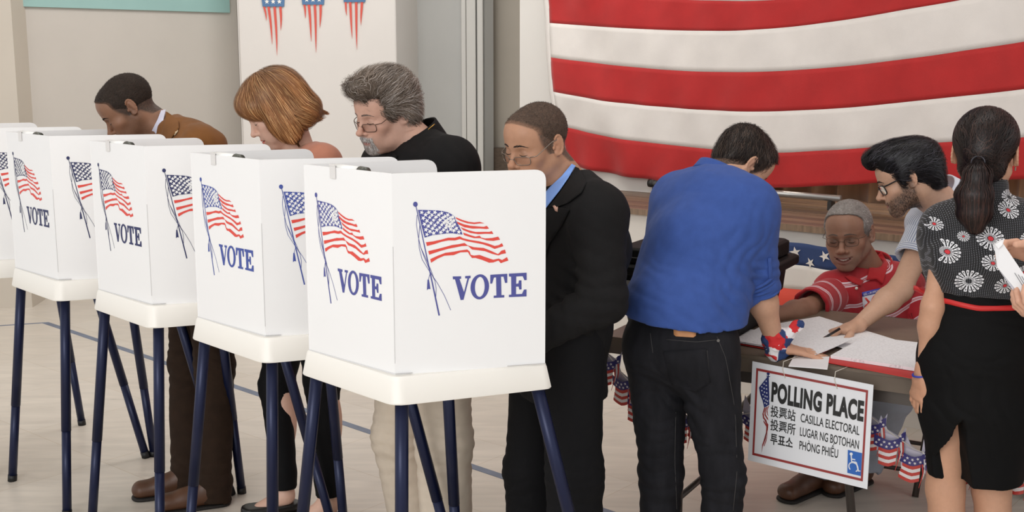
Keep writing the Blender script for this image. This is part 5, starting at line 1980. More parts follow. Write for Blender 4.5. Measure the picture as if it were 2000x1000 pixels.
p.hair(cap_hair(.0014, -.002), (srgb(46, 38, 34), srgb(104, 88, 76)), None, lambda P_, t: P_ - np.array([0, -.02, .0]), n=2, step=.0022, lift=(.0, .0018), rad=.00045, N=6000, under=srgb(82, 66, 56), disp=lambda s, f, u: .0005 * vnoise(s * 420, f * 420, u * 420), res=.0028,
       colfn=fade(p.hq['skin'], -.002), free=.9)
glasses(p.root, p.HF, p.S, M_wire, low=.016, w=.050, h=.026)
M_suit = mat('black_suit_cloth', srgb(19, 18, 19), .85, noise=.08, nscale=60, bump=.12, bscale=500, spec=.25)
tw = J['neck'] - (J['hipL'] + J['hipR']) / 2
# shirt and its collar
S = SDF()
tapered(S, J, .0, 1.0)
p.garment('shirt', S, mat('light_blue_shirt', srgb(126, 164, 232), .7, sheen=.1), .012)
M_lb = bpy.data.materials['light_blue_shirt']
cb_ = J['neck'] + A_(0, 0, -.018)
# jacket with skirt, sleeves
S = SDF()
tapered(S, J, .022, 1.02, sh=1.08)
pel = (J['hipL'] + J['hipR']) / 2
hax = nrm(J['hipR'] - J['hipL'])
S.cone(pel + A_(0, 0, .05), pel + A_(.015, .0, -.2), .122, .130, k=.05, wide=hax, ratio=1.25, ratio2=1.3)
S.cut(pel + A_(0, 0, -.205), (0.03, 0, -1))
S.sub(sleeve_sdf(J['shL'], J['elL'], J['wrL'], (.075, .064, .047), (J['wrL'] - nrm(J['wrL'] - J['elL']) * .02, J['wrL'] - J['elL'])), k=.03)
S.sub(sleeve_sdf(J['shR'], J['elR'], J['wrR'], (.072, .062, .047), (J['wrR'] - nrm(J['wrR'] - J['elR']) * .02, J['wrR'] - J['elR'])), k=.03)
# neck opening: a V running down the chest
fw = A_(-.82, -.57, 0)
S.cone(J['neck'] + A_(0, 0, .05), J['neck'] + fw * .12 + A_(0, 0, -.24), .058, .012, k=.01, op='-')
S.cone(J['neck'] + A_(0, 0, .10), J['neck'] + A_(0, 0, .0), .066, .062, k=.008, op='-')
jac = p.garment('suit_jacket', S, M_suit, .0062, cloth([(J['elL'], .11, .006, (.3, 0, 1)), (J['shL'] * .5 + J['elL'] * .5, .13, .0025, (.8, 0, 1)), (J['wrL'] * .5 + J['elL'] * .5, .12, .004, (1, 0, .2)), (J['chest'] + A_(0, -.1, -.1), .15, .003, (.5, 0, 1))], .0035, 7, 3))
SJ = S
# collar and lapel laid on the jacket (its left side faces the photo)
SN_ = SDF()
SN_.sub(SJ)
SN_.cone(p.HF.w((0, -.022, -.05)), J['neck'], .066, .070, k=.012)
applique('shirt_collar', SN_, [(0.1665, 3.2, 1.3708), (0.1778, 3.2, 1.3651), (0.1555, 3.2, 1.3283), (0.1283, 3.15, 1.2971), (0.0978, 3.15, 1.2578), (0.0728, 3.15, 1.2239), (0.0644, 3.15, 1.2268), (0.0671, 3.15, 1.2662), (0.1004, 3.15, 1.3083), (0.1364, 3.15, 1.3419)], M_lb, p.root, .007, 3)
applique('jacket_collar', SN_, [(0.175, 3.2, 1.3623), (0.1861, 3.22, 1.3562), (0.2066, 3.2, 1.317), (0.1897, 3.15, 1.2943), (0.1537, 3.15, 1.2662), (0.1174, 3.15, 1.2522), (0.1006, 3.15, 1.255), (0.1311, 3.15, 1.2971), (0.1559, 3.15, 1.3335)], M_suit, jac, .012, 3)
applique('lapel', SJ, [(0.0979, 3.15, 1.2522), (0.137, 3.15, 1.255), (0.1566, 3.15, 1.2465), (0.1352, 3.1, 1.2114), (0.0996, 3.1, 1.1583), (0.0833, 3.1, 1.0992), (0.0638, 3.1, 1.0992), (0.0689, 3.1, 1.2253)], M_suit, jac, .009, 3)
applique('pocket_flap', SJ, [(0.1196, 3.1, 0.8332), (0.2321, 3.1, 0.8477), (0.2324, 3.1, 0.8245), (0.1198, 3.1, 0.8099)], M_suit, jac, .004, 2)
pin = applique('flag_pin', SJ, [(0.1094, 3.12, 1.2616), (0.1163, 3.12, 1.2644), (0.1246, 3.12, 1.2588), (0.1233, 3.12, 1.2449), (0.1164, 3.12, 1.2477)], mat('pin_pink', srgb(222, 178, 160), .3, metal=.3), jac, .011, 0)
applique('pin_canton', SJ, [(0.1149, 3.12, 1.2644), (0.1204, 3.12, 1.263), (0.1205, 3.12, 1.256), (0.1149, 3.12, 1.2574)], mat('pin_blue', srgb(70, 72, 110), .3), pin, .0125, 0) if False else None
M_suit2 = mat('black_trouser_cloth', srgb(11, 11, 14), .85, noise=.06, nscale=50, bump=.1, bscale=500, spec=.25)
p.garment('trousers', trousers_sdf(J, .012, (.100, .082, .078, .072), pel + A_(0, 0, .12)), M_suit2, .009, cloth([(J['kneeL'], .14, .005, (0, .2, 1)), (J['kneeR'], .14, .005, (0, .2, 1))], .005, 8, 1.6))
M_shoeb = mat('black_leather', srgb(18, 17, 17), .35)
M_sole = mat('rubber_sole', srgb(26, 22, 20), .7)
for s in 'LR':
    shoe(p.root, J['ank' + s], (-.85, -.5), M_shoeb, M_sole)

# ================================================================ person: grey haired man in a black shirt
p = Person('man with swept back grey hair, goatee and glasses in a black shirt and khaki trousers',
    dict(hipL=(-0.2396, 3.6, 0.9068), hipR=(-0.3297, 3.78, 0.8761), kneeL=(-0.216, 3.56, 0.4474), kneeR=(-0.3853, 3.78, 0.3942), ankL=(-0.2145, 3.58, 0.0333), ankR=(-0.3332, 3.8, 0.0181),
         chest=(-0.264, 3.72, 1.1883), neck=(-0.2942, 3.72, 1.399), shL=(-0.1811, 3.54, 1.3338), shR=(-0.4244, 3.88, 1.3025), elL=(-0.1313, 3.46, 1.0969), elR=(-0.4736, 3.82, 1.0556), wrL=(-0.3465, 3.42, 0.9193), wrR=(-0.4663, 3.6, 0.9101)),
    ((-0.4032, 3.7, 1.486), 222, 16, 3, .97),
    dict(skin=srgb(206, 156, 132), brow=srgb(120, 104, 96), browt=.0026, lip=srgb(168, 106, 96), goatee=srgb(150, 142, 138), nosew=1.12, jowl=1, jaw=1.06, stubble=(srgb(150, 138, 132), .18), lid=.85))
p.build_body(hands={'L': dict(d=(-1, -.2, -.3), pn=(0, 0, -1), thumb=-1, res=.004), 'R': dict(d=(-1, -.3, -.3), pn=(0, 0, -1), thumb=1, res=.004)}, neckr=.064)
J = p.J


def goat(Q):
    s, f, u = Q[:, 0], Q[:, 1], Q[:, 2]
    m = ((np.abs(s) < .027) & (u > -.118) & (u < -.083)) | ((np.abs(s) < .032) & (u > -.0665) & (u < -.0535)) | ((np.abs(np.abs(s) - .028) < .006) & (u < -.06) & (u > -.10))
    return m & (f > .05)


beard_strands(p, goat, 1500, (srgb(128, 116, 108), srgb(196, 190, 186), srgb(222, 218, 216)), name='goatee')


def grey_hair(S):
    S.ell((0, -.020, .050), (.088, .106, .094), k=.01)
    S.ell((0, .036, .098), (.068, .062, .050), k=.03)
    S.ell((0, .080, .106), (.052, .034, .030), k=.025)
    S.ell((0, -.075, .000), (.070, .050, .080), k=.03)
    for s in (-1, 1):
        S.ell((s * .070, .008, .030), (.018, .034, .036), k=.015)
        S.ell((s * .076, -.045, -.012), (.013, .030, .040), k=.02)
    S.ell((0, .118, -.008), (.085, .062, .082), k=.012, op='-')
    for s in (-1, 1):
        S.ell((s * .066, .080, .048), (.030, .034, .026), k=.012, op='-')
    for s in (-1, 1):
        S.ell((s * .085, .010, -.034), (.030, .034, .032), k=.01, op='-')


gd = lambda P_, t: np.stack([P_[:, 0] * 2.5, -.9 + 1.7 * np.clip((P_[:, 1] - .045) / .05, 0, 1), .45 - 1.6 * np.clip((.06 - P_[:, 2]) / .08, 0, 1)], 1)
p.hair(grey_hair, (srgb(84, 70, 58), srgb(140, 126, 114), srgb(184, 174, 166)), None, gd, n=8, step=.0062, lift=(.001, .011), rad=.0006, N=9000, under=srgb(90, 78, 68), wob=.42, free=.25, seed=3,
       disp=lambda s, f, u: .003 * vnoise(s * 70, f * 24, u * 50))
glasses(p.root, p.HF, p.S, mat('glasses_bronze', srgb(92, 70, 60), .3, metal=.7), low=.014, w=.050, h=.027)
M_bs = mat('black_shirt_cloth', srgb(15, 14, 15), .82, noise=.08, nscale=40, bump=.1, bscale=400, spec=.25)
S = SDF()
tapered(S, J, .014, 1.06, bell=.03, sh=1.12)
for s in 'LR':
    S.sub(sleeve_sdf(J['sh' + s], J['el' + s] * .85 + J['sh' + s] * .15, None, (.074, .070, .0), (J['el' + s] * .85 + J['sh' + s] * .15, J['el' + s] - J['sh' + s])), k=.03)
S.cone(J['neck'] + A_(0, 0, .10), J['neck'] + A_(-.01, -.01, .01), .066, .064, k=.008, op='-')
pel = (J['hipL'] + J['hipR']) / 2
S.cut(pel + A_(0, 0, -.09), (0, 0, -1))
sh_ = p.garment('black_shirt', S, M_bs, .007, cloth([(J['shL'], .12, .003, (.8, .2, .4)), (J['neck'] + A_(-.1, -.1, -.06), .10, .004, (1, .2, .6))], .004, 8, 4))
collar_band('shirt_collar', M_bs, p.root, J['neck'] + A_(-.004, -.004, -.010), (-.3, -.14, 1), .070, .056, (-.85, -.4, -.3), open_=.5, thick=.007, flare=1.25, drop=.055)
applique('collar_point', S, [(-0.4038, 3.5, 1.3714), (-0.3696, 3.5, 1.3868), (-0.3423, 3.5, 1.3637), (-0.3831, 3.5, 1.3251)], M_bs, sh_, .007, 2)
MB().tube([J['neck'] + A_(.052, -.060, .052) + A_(-.012, -.006, -.010) * k for k in range(6)], .0016, 6).build('gold_chain', mat('gold', srgb(212, 164, 84), .25, metal=.9), p.root, smooth=True)
M_kh = mat('khaki_cotton', srgb(214, 200, 182), .8, noise=.04, nscale=30, bump=.1, bscale=400)
p.garment('trousers', trousers_sdf(J, .014, (.106, .086, .080, .078), pel + A_(0, 0, .08), 1.06), M_kh, .009, cloth([(J['kneeL'], .16, .006, (0, .2, 1)), (J['kneeR'], .16, .006, (0, .2, 1))], .006, 8, 1.4, 5))
for s in 'LR':
    shoe(p.root, J['ank' + s], (-.9, -.42), M_shoeb, M_sole)

# ================================================================ person: woman with the auburn bob
p = Person('woman with a chin length auburn bob in a peach top and black trousers',
    dict(hipL=(-0.6925, 4.02, 0.8815), hipR=(-0.7837, 4.18, 0.8562), kneeL=(-0.6778, 4.0, 0.5143), kneeR=(-0.8762, 4.18, 0.4548), ankL=(-0.6512, 3.92, 0.0914), ankR=(-0.8312, 4.04, 0.0769),
         chest=(-0.7162, 4.1, 1.1548), neck=(-0.7402, 4.1, 1.3219), shL=(-0.6442, 3.97, 1.3012), shR=(-0.8319, 4.24, 1.2768), elL=(-0.6143, 3.9, 1.0956), elR=(-0.8692, 4.25, 1.064), wrL=(-0.7812, 3.86, 0.9583), wrR=(-0.9027, 4.1, 0.9277)),
    ((-0.8222, 4.06, 1.4832), 199, 32, 0, 1.03),
    dict(skin=srgb(220, 174, 150), fem=1, brow=srgb(128, 86, 58), browt=.0016, lip=srgb(196, 112, 100), nose=.82, jaw=.92, arm=.84, lips=1.0, lid=.88))
p.build_body(hands={'L': dict(d=(-1, -.2, -.3), pn=(0, 0, -1), thumb=-1, res=.004, k=.9), 'R': dict(d=(-1, -.3, -.3), pn=(0, 0, -1), thumb=1, res=.004, k=.9)}, neckr=.050, build=.86, legs=(.95, .3, 0))
J = p.J


def bob(S):
    S.ell((0, -.012, .048), (.090, .110, .084), k=.01)
    S.ell((0, -.050, -.012), (.092, .080, .088), k=.03)
    S.ell((0, -.088, -.058), (.078, .046, .034), k=.03)
    for s in (-1, 1):
        S.ell((s * .073, .010, -.036), (.022, .048, .082), k=.02)
        S.ell((s * .066, -.050, -.060), (.030, .045, .045), k=.03)
        S.ell((s * .050, .060, .048), (.034, .034, .036), k=.02)
    S.ell((0, .074, .060), (.060, .032, .034), k=.02)
    S.ell((0, .122, -.066), (.066, .070, .104), k=.008, op='-')
    S.ell((0, -.01, -.13), (.055, .07, .06), k=.01, op='-')


def bobdir(P_, t):
    c = P_ - np.array([.0, -.015, .13])
    v = nrm_rows(c) * .7
    v[:, 2] -= 1.0
    v[:, 0] *= 1.1
    v[:, 1] += np.where((P_[:, 1] < -.03) & (P_[:, 2] < -.03), -.9, 0)
    return v


def nrm_rows(c):
    return c / (np.linalg.norm(c, axis=1, keepdims=True) + 1e-9)


def bobcol(V_, C_):
    w = np.clip((V_[:, 2] - .02) / .1, 0, 1)[:, None]
    return C_ * (1 - w * .35) + np.array(srgb(96, 82, 70)) * w * .35


p.hair(bob, (srgb(134, 86, 50), srgb(182, 126, 78), srgb(222, 172, 118)), None, bobdir, n=11, step=.0088, lift=(.0, .0075), rad=.0008, N=9000, under=srgb(124, 80, 48), wob=.20, free=.16, seed=5, disp=lambda s, f, u: .0025 * vnoise(s * 90, f * 90, u * 18), colfn=bobcol)
M_pe = mat('peach_jersey', srgb(180, 118, 94), .75, noise=.05, nscale=30, sheen=.15, bump=.08, bscale=400)
S = SDF()
tapered(S, J, .008, .9, bust=.01, sh=.92)
for s in 'LR':
    S.sub(sleeve_sdf(J['sh' + s], J['el' + s] * .5 + J['sh' + s] * .5, None, (.056, .052, 0), (J['el' + s] * .45 + J['sh' + s] * .55, J['el' + s] - J['sh' + s])), k=.03)
S.cone(J['neck'] + A_(.0, .0, .08), J['neck'] + A_(-.035, -.015, -.045), .090, .078, k=.012, op='-')
pel = (J['hipL'] + J['hipR']) / 2
S.cut(pel + A_(0, 0, -.04), (0, 0, -1))
p.garment('peach_top', S, M_pe, .006, cloth([], .003, 8, 4, 2))
# the skin of the upper chest above the scooped neckline
C2 = SDF()
tapered(C2, J, -.001, .88, sh=.9)
C2.cut(J['chest'] + A_(0, 0, -.02), (0, 0, -1))
V_, F_ = C2.mesh(.006)
raw('upper_chest', V_, F_, M_skin, p.body, True, cols=np.tile(np.array(p.hq['skin']) * (1, .95, .93), (len(V_), 1)))
M_bt = mat('black_stretch_cloth', srgb(9, 9, 11), .8, bump=.08, bscale=300, spec=.2)
J2 = dict(J, ankL=J['ankL'] + A_(0, 0, .055), ankR=J['ankR'] + A_(0, 0, .055))
p.garment('trousers', trousers_sdf(J2, .010, (.092, .060, .044, .042), pel + A_(0, 0, .08), .95), M_bt, .008, cloth([(J['kneeL'], .12, .003, (0, .2, 1)), (J['kneeR'], .12, .003, (0, .2, 1))], .002, 8, 2))
for s in 'LR':
    shoe(p.root, J['ank' + s], (-.9, -.3), M_shoeb, M_sole, L=.24, low=True)

# ================================================================ person: young man in the brown jacket
p = Person('young man with cropped hair in a brown suede jacket and dark brown trousers',
    dict(hipL=(-1.1652, 4.36, 0.9149), hipR=(-1.2657, 4.54, 0.8923), kneeL=(-1.1174, 4.24, 0.5113), kneeR=(-1.2781, 4.44, 0.4779), ankL=(-1.1165, 4.14, 0.0377), ankR=(-1.2451, 4.26, 0.0446),
         chest=(-1.1975, 4.42, 1.1547), neck=(-1.3086, 4.44, 1.3971), shL=(-1.135, 4.27, 1.3211), shR=(-1.3863, 4.62, 1.2994), elL=(-1.0981, 4.2, 1.071), elR=(-1.3698, 4.6, 1.0253), wrL=(-1.2652, 4.16, 0.9302), wrR=(-1.3767, 4.4, 0.9041)),
    ((-1.4453, 4.4, 1.4703), 199, 38, 0, 1.0),
    dict(skin=srgb(142, 98, 70), scalp=(srgb(50, 40, 34), -.002), brow=srgb(34, 24, 20), browt=.0027, lip=srgb(128, 78, 66), nosew=1.15, nose=.95, lips=1.25, stubble=(srgb(60, 42, 34), .45), lid=.78, warm=(1.06, .9, .85)))
p.build_body(hands={'L': dict(d=(-1, -.2, -.3), pn=(0, 0, -1), thumb=-1, res=.004), 'R': dict(d=(-1, -.3, -.3), pn=(0, 0, -1), thumb=1, res=.004)}, neckr=.060)
J = p.J
p.hair(cap_hair(.0032, -.002), (srgb(38, 30, 26), srgb(66, 54, 44)), None, lambda P_, t: P_ - np.array([0, -.02, .0]), n=2, step=.0024, lift=(.0, .002), rad=.0005, N=5000, under=srgb(46, 37, 31), disp=lambda s, f, u: .0006 * vnoise(s * 400, f * 400, u * 400), res=.0028, colfn=fade(p.hq['skin'], -.002, .016, .3), free=.9)
M_sue = mat('brown_suede', srgb(122, 80, 42), .9, noise=.10, nscale=16, bump=.15, bscale=200, sheen=.08, spec=.2)
S = SDF()
tapered(S, J, .024, 1.0, sh=1.12)
pel = (J['hipL'] + J['hipR']) / 2
S.cone(pel + A_(0, 0, .08), pel + A_(0, 0, -.10), .118, .122, k=.05, wide=nrm(J['hipR'] - J['hipL']), ratio=1.25)
S.cut(pel + A_(0, 0, -.10), (0, 0, -1))
for s in 'LR':
    S.sub(sleeve_sdf(J['sh' + s], J['el' + s], J['wr' + s], (.072, .060, .045), (J['wr' + s], J['wr' + s] - J['el' + s])), k=.03)
S.cone(J['neck'] + A_(-.07, -.03, .10), J['neck'] + A_(-.01, 0, -.01), .068, .066, k=.008, op='-')
S.cone(J['neck'] + A_(-.05, -.03, .05), J['neck'] + A_(-.12, -.06, -.22), .06, .02, k=.01, op='-')
jac = p.garment('suede_jacket', S, M_sue, .0065, cloth([(J['shL'], .12, .003, (.8, .2, .4))], .0045, 7, 4, 3))
SN_ = SDF()
SN_.sub(S)
SN_.cone(p.HF.w((0, -.022, -.05)), J['neck'], .062, .068, k=.012)
applique('shirt_collar', SN_, [(-1.2587, 4.2, 1.4717), (-1.2402, 4.2, 1.4753), (-1.2556, 4.2, 1.4241), (-1.2806, 4.2, 1.369), (-1.301, 4.2, 1.3322), (-1.3227, 4.2, 1.3396), (-1.2977, 4.2, 1.3948), (-1.2733, 4.2, 1.4388)], mat('pale_collar', srgb(206, 206, 224), .75), p.root, .006, 3)
applique('lapel', SN_, [(-1.2405, 4.2, 1.468), (-1.2245, 4.2, 1.457), (-1.1821, 4.15, 1.4342), (-1.1833, 4.15, 1.4088), (-1.2066, 4.15, 1.3798), (-1.2462, 4.15, 1.3178), (-1.2791, 4.15, 1.3178), (-1.2542, 4.15, 1.3761), (-1.2519, 4.2, 1.4241)], M_sue, jac, .010, 3)
applique('lapel_tip', S, [(-1.1921, 4.15, 1.4161), (-1.1875, 4.15, 1.3979), (-1.2011, 4.15, 1.3816), (-1.2115, 4.15, 1.3925)], mat('lapel_lining', srgb(206, 182, 148), .8), jac, .010, 1)
M_wsh = mat('pale_shirt', srgb(212, 212, 228), .75)
S = SDF()
tapered(S, J, .002, .98)
S.cut(pel + A_(0, 0, -.1), (0, 0, -1))
p.garment('shirt', S, M_wsh, .012)
M_brt = mat('brown_corduroy', srgb(44, 31, 22), .88, noise=.15, nscale=25, bump=.2, bscale=150, spec=.2)
p.garment('trousers', trousers_sdf(J, .010, (.096, .070, .060, .056), pel + A_(0, 0, .08)), M_brt, .008, cloth([(J['kneeL'], .13, .006, (0, .2, 1)), (J['kneeR'], .13, .006, (0, .2, 1)), (J['ankL'] + A_(0, 0, .08), .1, .006, (0, .1, 1)), (J['ankR'] + A_(0, 0, .08), .1, .006, (0, .1, 1))], .005, 8, 2))
M_shbr = mat('brown_leather', srgb(84, 54, 36), .45, noise=.2, nscale=18, bump=.1, bscale=100)
for s in 'LR':
    shoe(p.root, J['ank' + s], (-.93, -.3 if s == 'R' else -.36), M_shbr, M_sole, L=.29)

# ================================================================ person: man in the blue shirt
p = Person('man in a royal blue shirt and black jeans leaning on the table, seen from behind',
    dict(hipL=(0.4449, 3.46, 0.7985), hipR=(0.5692, 3.34, 0.8066), kneeL=(0.4612, 3.42, 0.3913), kneeR=(0.6282, 3.3, 0.4278), ankL=(0.4616, 3.46, 0.0101), ankR=(0.6359, 3.34, 0.0002),
         chest=(0.6116, 3.54, 1.1318), neck=(0.6336, 3.6, 1.2709), shL=(0.5319, 3.68, 1.2065), shR=(0.7054, 3.44, 1.2146), elL=(0.5383, 3.7, 0.9907), elR=(0.7412, 3.44, 0.9812), wrL=(0.5656, 3.64, 0.8683), wrR=(0.8181, 3.5, 0.7755)),
    ((0.7381, 3.72, 1.3238), 22, 46, -6, .95),
    dict(skin=srgb(204, 154, 122), scalp=(srgb(40, 32, 28), 0), brow=srgb(36, 28, 24), lip=srgb(170, 100, 88), stubble=(srgb(90, 70, 60), .3), arm=1.06))
p.build_body(hands={'R': dict(d=(.97, .03, -.22), pn=(0.05, 0, -1), thumb=1, curls=FLAT, spread=.14, tc=.05, k=1.02), 'L': dict(d=(.35, .1, -.9), pn=(0, 1, 0), thumb=-1, res=.004)}, neckr=.062)
J = p.J


def short_dark(S):
    S.ell((0, -.020, .036), (.0785, .101, .086), k=.01)
    S.ell((0, .040, .060), (.060, .050, .048), k=.03)
    S.ell((0, -.070, -.010), (.060, .034, .060), k=.03)
    S.fun(lambda s, f, u: -(hairline(s, f, u, 0.0)), (-.3, -.3, -.3), (.3, .3, .3), 'c')


dd2 = lambda P_, t: np.stack([P_[:, 0] * 3 + .3, P_[:, 1] * 2 + .3, -.5 - 4 * (.06 - P_[:, 2])], 1)
p.hair(short_dark, (srgb(30, 24, 22), srgb(58, 46, 40), srgb(84, 68, 58)), None, dd2, n=6, step=.005, lift=(.0, .006), rad=.0006, N=6000, free=.3, under=srgb(36, 29, 26), wob=.4, seed=8, disp=lambda s, f, u: .003 * vnoise(s * 60, f * 60, u * 60))
M_blue = mat('royal_blue_jersey', srgb(58, 84, 150), .88, noise=.07, nscale=35, bump=.12, bscale=350, sheen=.06, spec=.2)
S = SDF()
ax = nrm(J['shR'] - J['shL'])
tapered(S, J, .020, 1.10, sh=1.18)
pel = (J['hipL'] + J['hipR']) / 2
S.ell((J['shL'] + J['shR'] + J['chest']) / 3 + A_(-.02, -.035, -.03), (.16, .10, .14), R=[ax, np.cross(ax, UPV), UPV], k=.09)
S.ell((J['chest'] + pel) / 2 + A_(-.035, -.02, .0), (.15, .11, .20), R=[ax, np.cross(ax, UPV), nrm(J['neck'] - pel)], k=.09)
S.cone(pel + A_(-.03, -.02, .12), pel + A_(0, 0, .02), .125, .118, k=.05, wide=nrm(J['hipR'] - J['hipL']), ratio=1.22, ratio2=1.18)
hemn = np.cross(A_(*(0.6357, 3.3, 0.8629)) - A_(*(0.3539, 3.38, 0.8827)), A_(.57, .82, 0.0))
hemn = hemn if hemn[2] < 0 else -hemn
S.cut((0.4769, 3.3, 0.8904), hemn, pel, .5)
A2 = sleeve_sdf(J['shR'], J['elR'] + (J['wrR'] - J['elR']) * .12, None, (.068, .058, 0), (J['elR'] + (J['wrR'] - J['elR']) * .10, J['wrR'] - J['elR']))
A2.cone(J['elR'] * .72 + J['shR'] * .28, J['elR'] + (J['wrR'] - J['elR']) * .1, .062, .060, k=.01)
A2.cut(J['elR'] + (J['wrR'] - J['elR']) * .10, J['wrR'] - J['elR'])
S.sub(A2, k=.022)
S.sub(sleeve_sdf(J['shL'], J['elL'] * .8 + J['wrL'] * .2, None, (.064, .056, 0), (J['elL'] * .8 + J['wrL'] * .2, J['wrL'] - J['elL'])), k=.03)
S.cone(J['neck'] + A_(.05, .03, .10), J['neck'] + A_(0, 0, -.005), .062, .068, k=.008, op='-')
shb = p.garment('blue_shirt', S, M_blue, .0058, cloth([(J['elR'] + A_(0, 0, .02), .085, .009, (.1, 0, 1)), ((0.6619, 3.35, 0.9929), .10, .0045, (1, 0, .7)), ((0.6022, 3.3, 0.9346), .10, .003, (.8, 0, 1)), ((0.6579, 3.35, 1.1148), .12, .003, (1, 0, -.5)), ((0.4526, 3.35, 0.9314), .14, .003, (.6, 0, 1))], .0035, 8, 4, 7))
SB = S
collar_band('collar_band', M_blue, p.root, J['neck'] + A_(.002, .0, .012), (.55, .35, 1), .070, .034, (.8, .5, -.4), open_=.6, thick=.006)
# rolled cuff and its button tab
cd = nrm(J['wrR'] - J['elR'])
cc_ = J['elR'] + (J['wrR'] - J['elR']) * .085
for k_ in range(4):
    c_ = cc_ - cd * .015 * k_
    a_, b_ = nrm(np.cross(cd, (0, 1, 0))), nrm(np.cross(cd, np.cross(cd, (0, 1, 0))))
    MB().tube([c_ + (a_ * math.cos(w) + b_ * math.sin(w)) * (.0585 + .0012 * math.sin(3 * w + k_)) + cd * .004 * math.sin(2 * w + k_) for w in np.linspace(0, 2 * math.pi, 25)[:-1]], .0055, 6, closed=True).build('cuff_roll', M_blue, shb, smooth=True)
applique('sleeve_tab', SB, [(0.7377, 3.3, 1.0871), (0.748, 3.3, 1.09), (0.7534, 3.3, 1.0255), (0.7432, 3.3, 1.0209)], M_blue, shb, .006, 2)
M_jean = mat('black_denim', srgb(30, 30, 34), .88, spec=.2, noise=.28, nscale=28, stretch=(1, 1, .35), bump=.12, bscale=400)
S = trousers_sdf(J, .012, (.094, .062, .056, .054), J['hipL'] * .5 + J['hipR'] * .5 + A_(.0, .01, .13), 1.06)
S.ell(J['hipL'] + A_(-.015, -.03, -.02), (.075, .078, .085), k=.04)
S.ell(J['hipR'] + A_(.0, -.03, -.02), (.078, .078, .085), k=.04)
jn = p.garment('black_jeans', S, M_jean, .0065, cloth([(J['kneeL'] + A_(0, -.03, .02), .13, .006, (0, .2, 1)), (J['kneeR'] + A_(0, -.03, .02), .13, .006, (0, .2, 1)), ((0.5203, 3.3, 0.6493), .12, .006, (.6, 0, 1)), ((0.3978, 3.35, 0.6498), .1, .006, (.3, 0, 1))], .004, 7, 2, 4))
SJn = S
M_st = mat('jean_stitch', srgb(62, 60, 60), .8)
applique('leather_patch', SJn, [(0.4625, 3.25, 0.8931), (0.5288, 3.25, 0.8855), (0.5277, 3.25, 0.8689), (0.5205, 3.25, 0.8644), (0.4705, 3.25, 0.8674), (0.4645, 3.25, 0.872)], mat('patch_leather', srgb(196, 138, 92), .6, noise=.08, nscale=40), jn, .004, 2)
pk = applique('back_pocket', SJn, [(0.4236, 3.2, 0.8379), (0.5511, 3.2, 0.8439), (0.5656, 3.2, 0.7434), (0.5227, 3.2, 0.7132), (0.452, 3.2, 0.7374)], M_jean, jn, .003, 3)


def seam(name, S, pts, r, m, par, n=14):
    pp_ = np.array(pts, float)
    t = np.linspace(0, len(pp_) - 1, n)
    q = np.stack([np.interp(t, np.arange(len(pp_)), pp_[:, i]) for i in range(3)], 1)
    d = nrm(q.mean(0) - CAMP)
    w_ = project(S, q, d, r * .4)
    return MB().tube(list(w_), r, 5).build(name, m, par, smooth=True)


for pts in ([(0.4237, 3.2, 0.8334), (0.4876, 3.2, 0.8304), (0.5512, 3.2, 0.8394)], [(0.5527, 3.2, 0.8394), (0.5641, 3.2, 0.7434), (0.5226, 3.2, 0.7162)], [(0.5789, 3.2, 0.8826), (0.6071, 3.2, 0.8155), (0.6381, 3.2, 0.6647), (0.65, 3.2, 0.4807), (0.6422, 3.2, 0.356)], [(0.3906, 3.2, 0.89), (0.3991, 3.2, 0.8304)], [(0.4345, 3.2, 0.8707), (0.5216, 3.2, 0.8633), (0.5793, 3.2, 0.8692)], [(0.4683, 3.2, 0.6647), (0.469, 3.2, 0.5116), (0.4787, 3.2, 0.356)]):
    seam('seam', SJn, pts, .0011, M_st, jn)
MB().tube([project(SJn, [(0.5898, 3.2, 0.8588)], (0, 1, 0), .002)[0], project(SJn, [(0.5898, 3.2, 0.8588)], (0, 1, 0), .006)[0]], .0045, 10).build('rivet', mat('rivet_metal', srgb(120, 118, 116), .3, metal=.8), jn)
for s in 'LR':
    shoe(p.root, J['ank' + s], (.82, .5), M_shoeb, M_sole)
# star and stripe scarf tied round the wrist
wr, el = J['wrR'], J['elR']
dw = nrm(wr - el)
S = SDF()
c0_ = wr - dw * .012
a_, b_ = nrm(np.cross(dw, (0, 1, 0))), nrm(np.cross(dw, np.cross(dw, (0, 1, 0))))
S.cone(c0_ - dw * .022, c0_ + dw * .024, .036, .037, k=.01)
S.cone(c0_ + A_(.022, -.012, .012), c0_ + A_(.050, -.018, .055), .020, .016, k=.008)
S.cone(c0_ + A_(.030, -.02, .020), c0_ + A_(.066, -.02, .062), .010, .014, k=.006)
V_, F_ = S.mesh(.0028, lambda x, y, z: .0045 * (1 - 2 * np.abs(vnoise(x * 60, y * 60 + 2, z * 45))))
q1 = vnoise(V_[:, 0] * 30 + 5, V_[:, 1] * 30, V_[:, 2] * 30)
q2 = vnoise(V_[:, 0] * 34, V_[:, 1] * 34 + 9, V_[:, 2] * 34)
C_ = np.where(q1[:, None] > -.02, np.array(srgb(206, 42, 44)), np.array(srgb(238, 236, 238)))
C_ = np.where(((q2 > .22) | ((V_[:, 2] < c0_[2] - .012) & (V_[:, 0] > c0_[0] + .005)))[:, None], np.array(srgb(40, 62, 110)), C_)
sf = raw('wrist_scarf', V_, F_, mat('scarf_cloth', (1, 1, 1), .8, attr=True), None, True, cols=C_)
tag(sf, 'red white and blue star scarf tied round the wrist of the man in blue', 'scarf')
stp = MB()
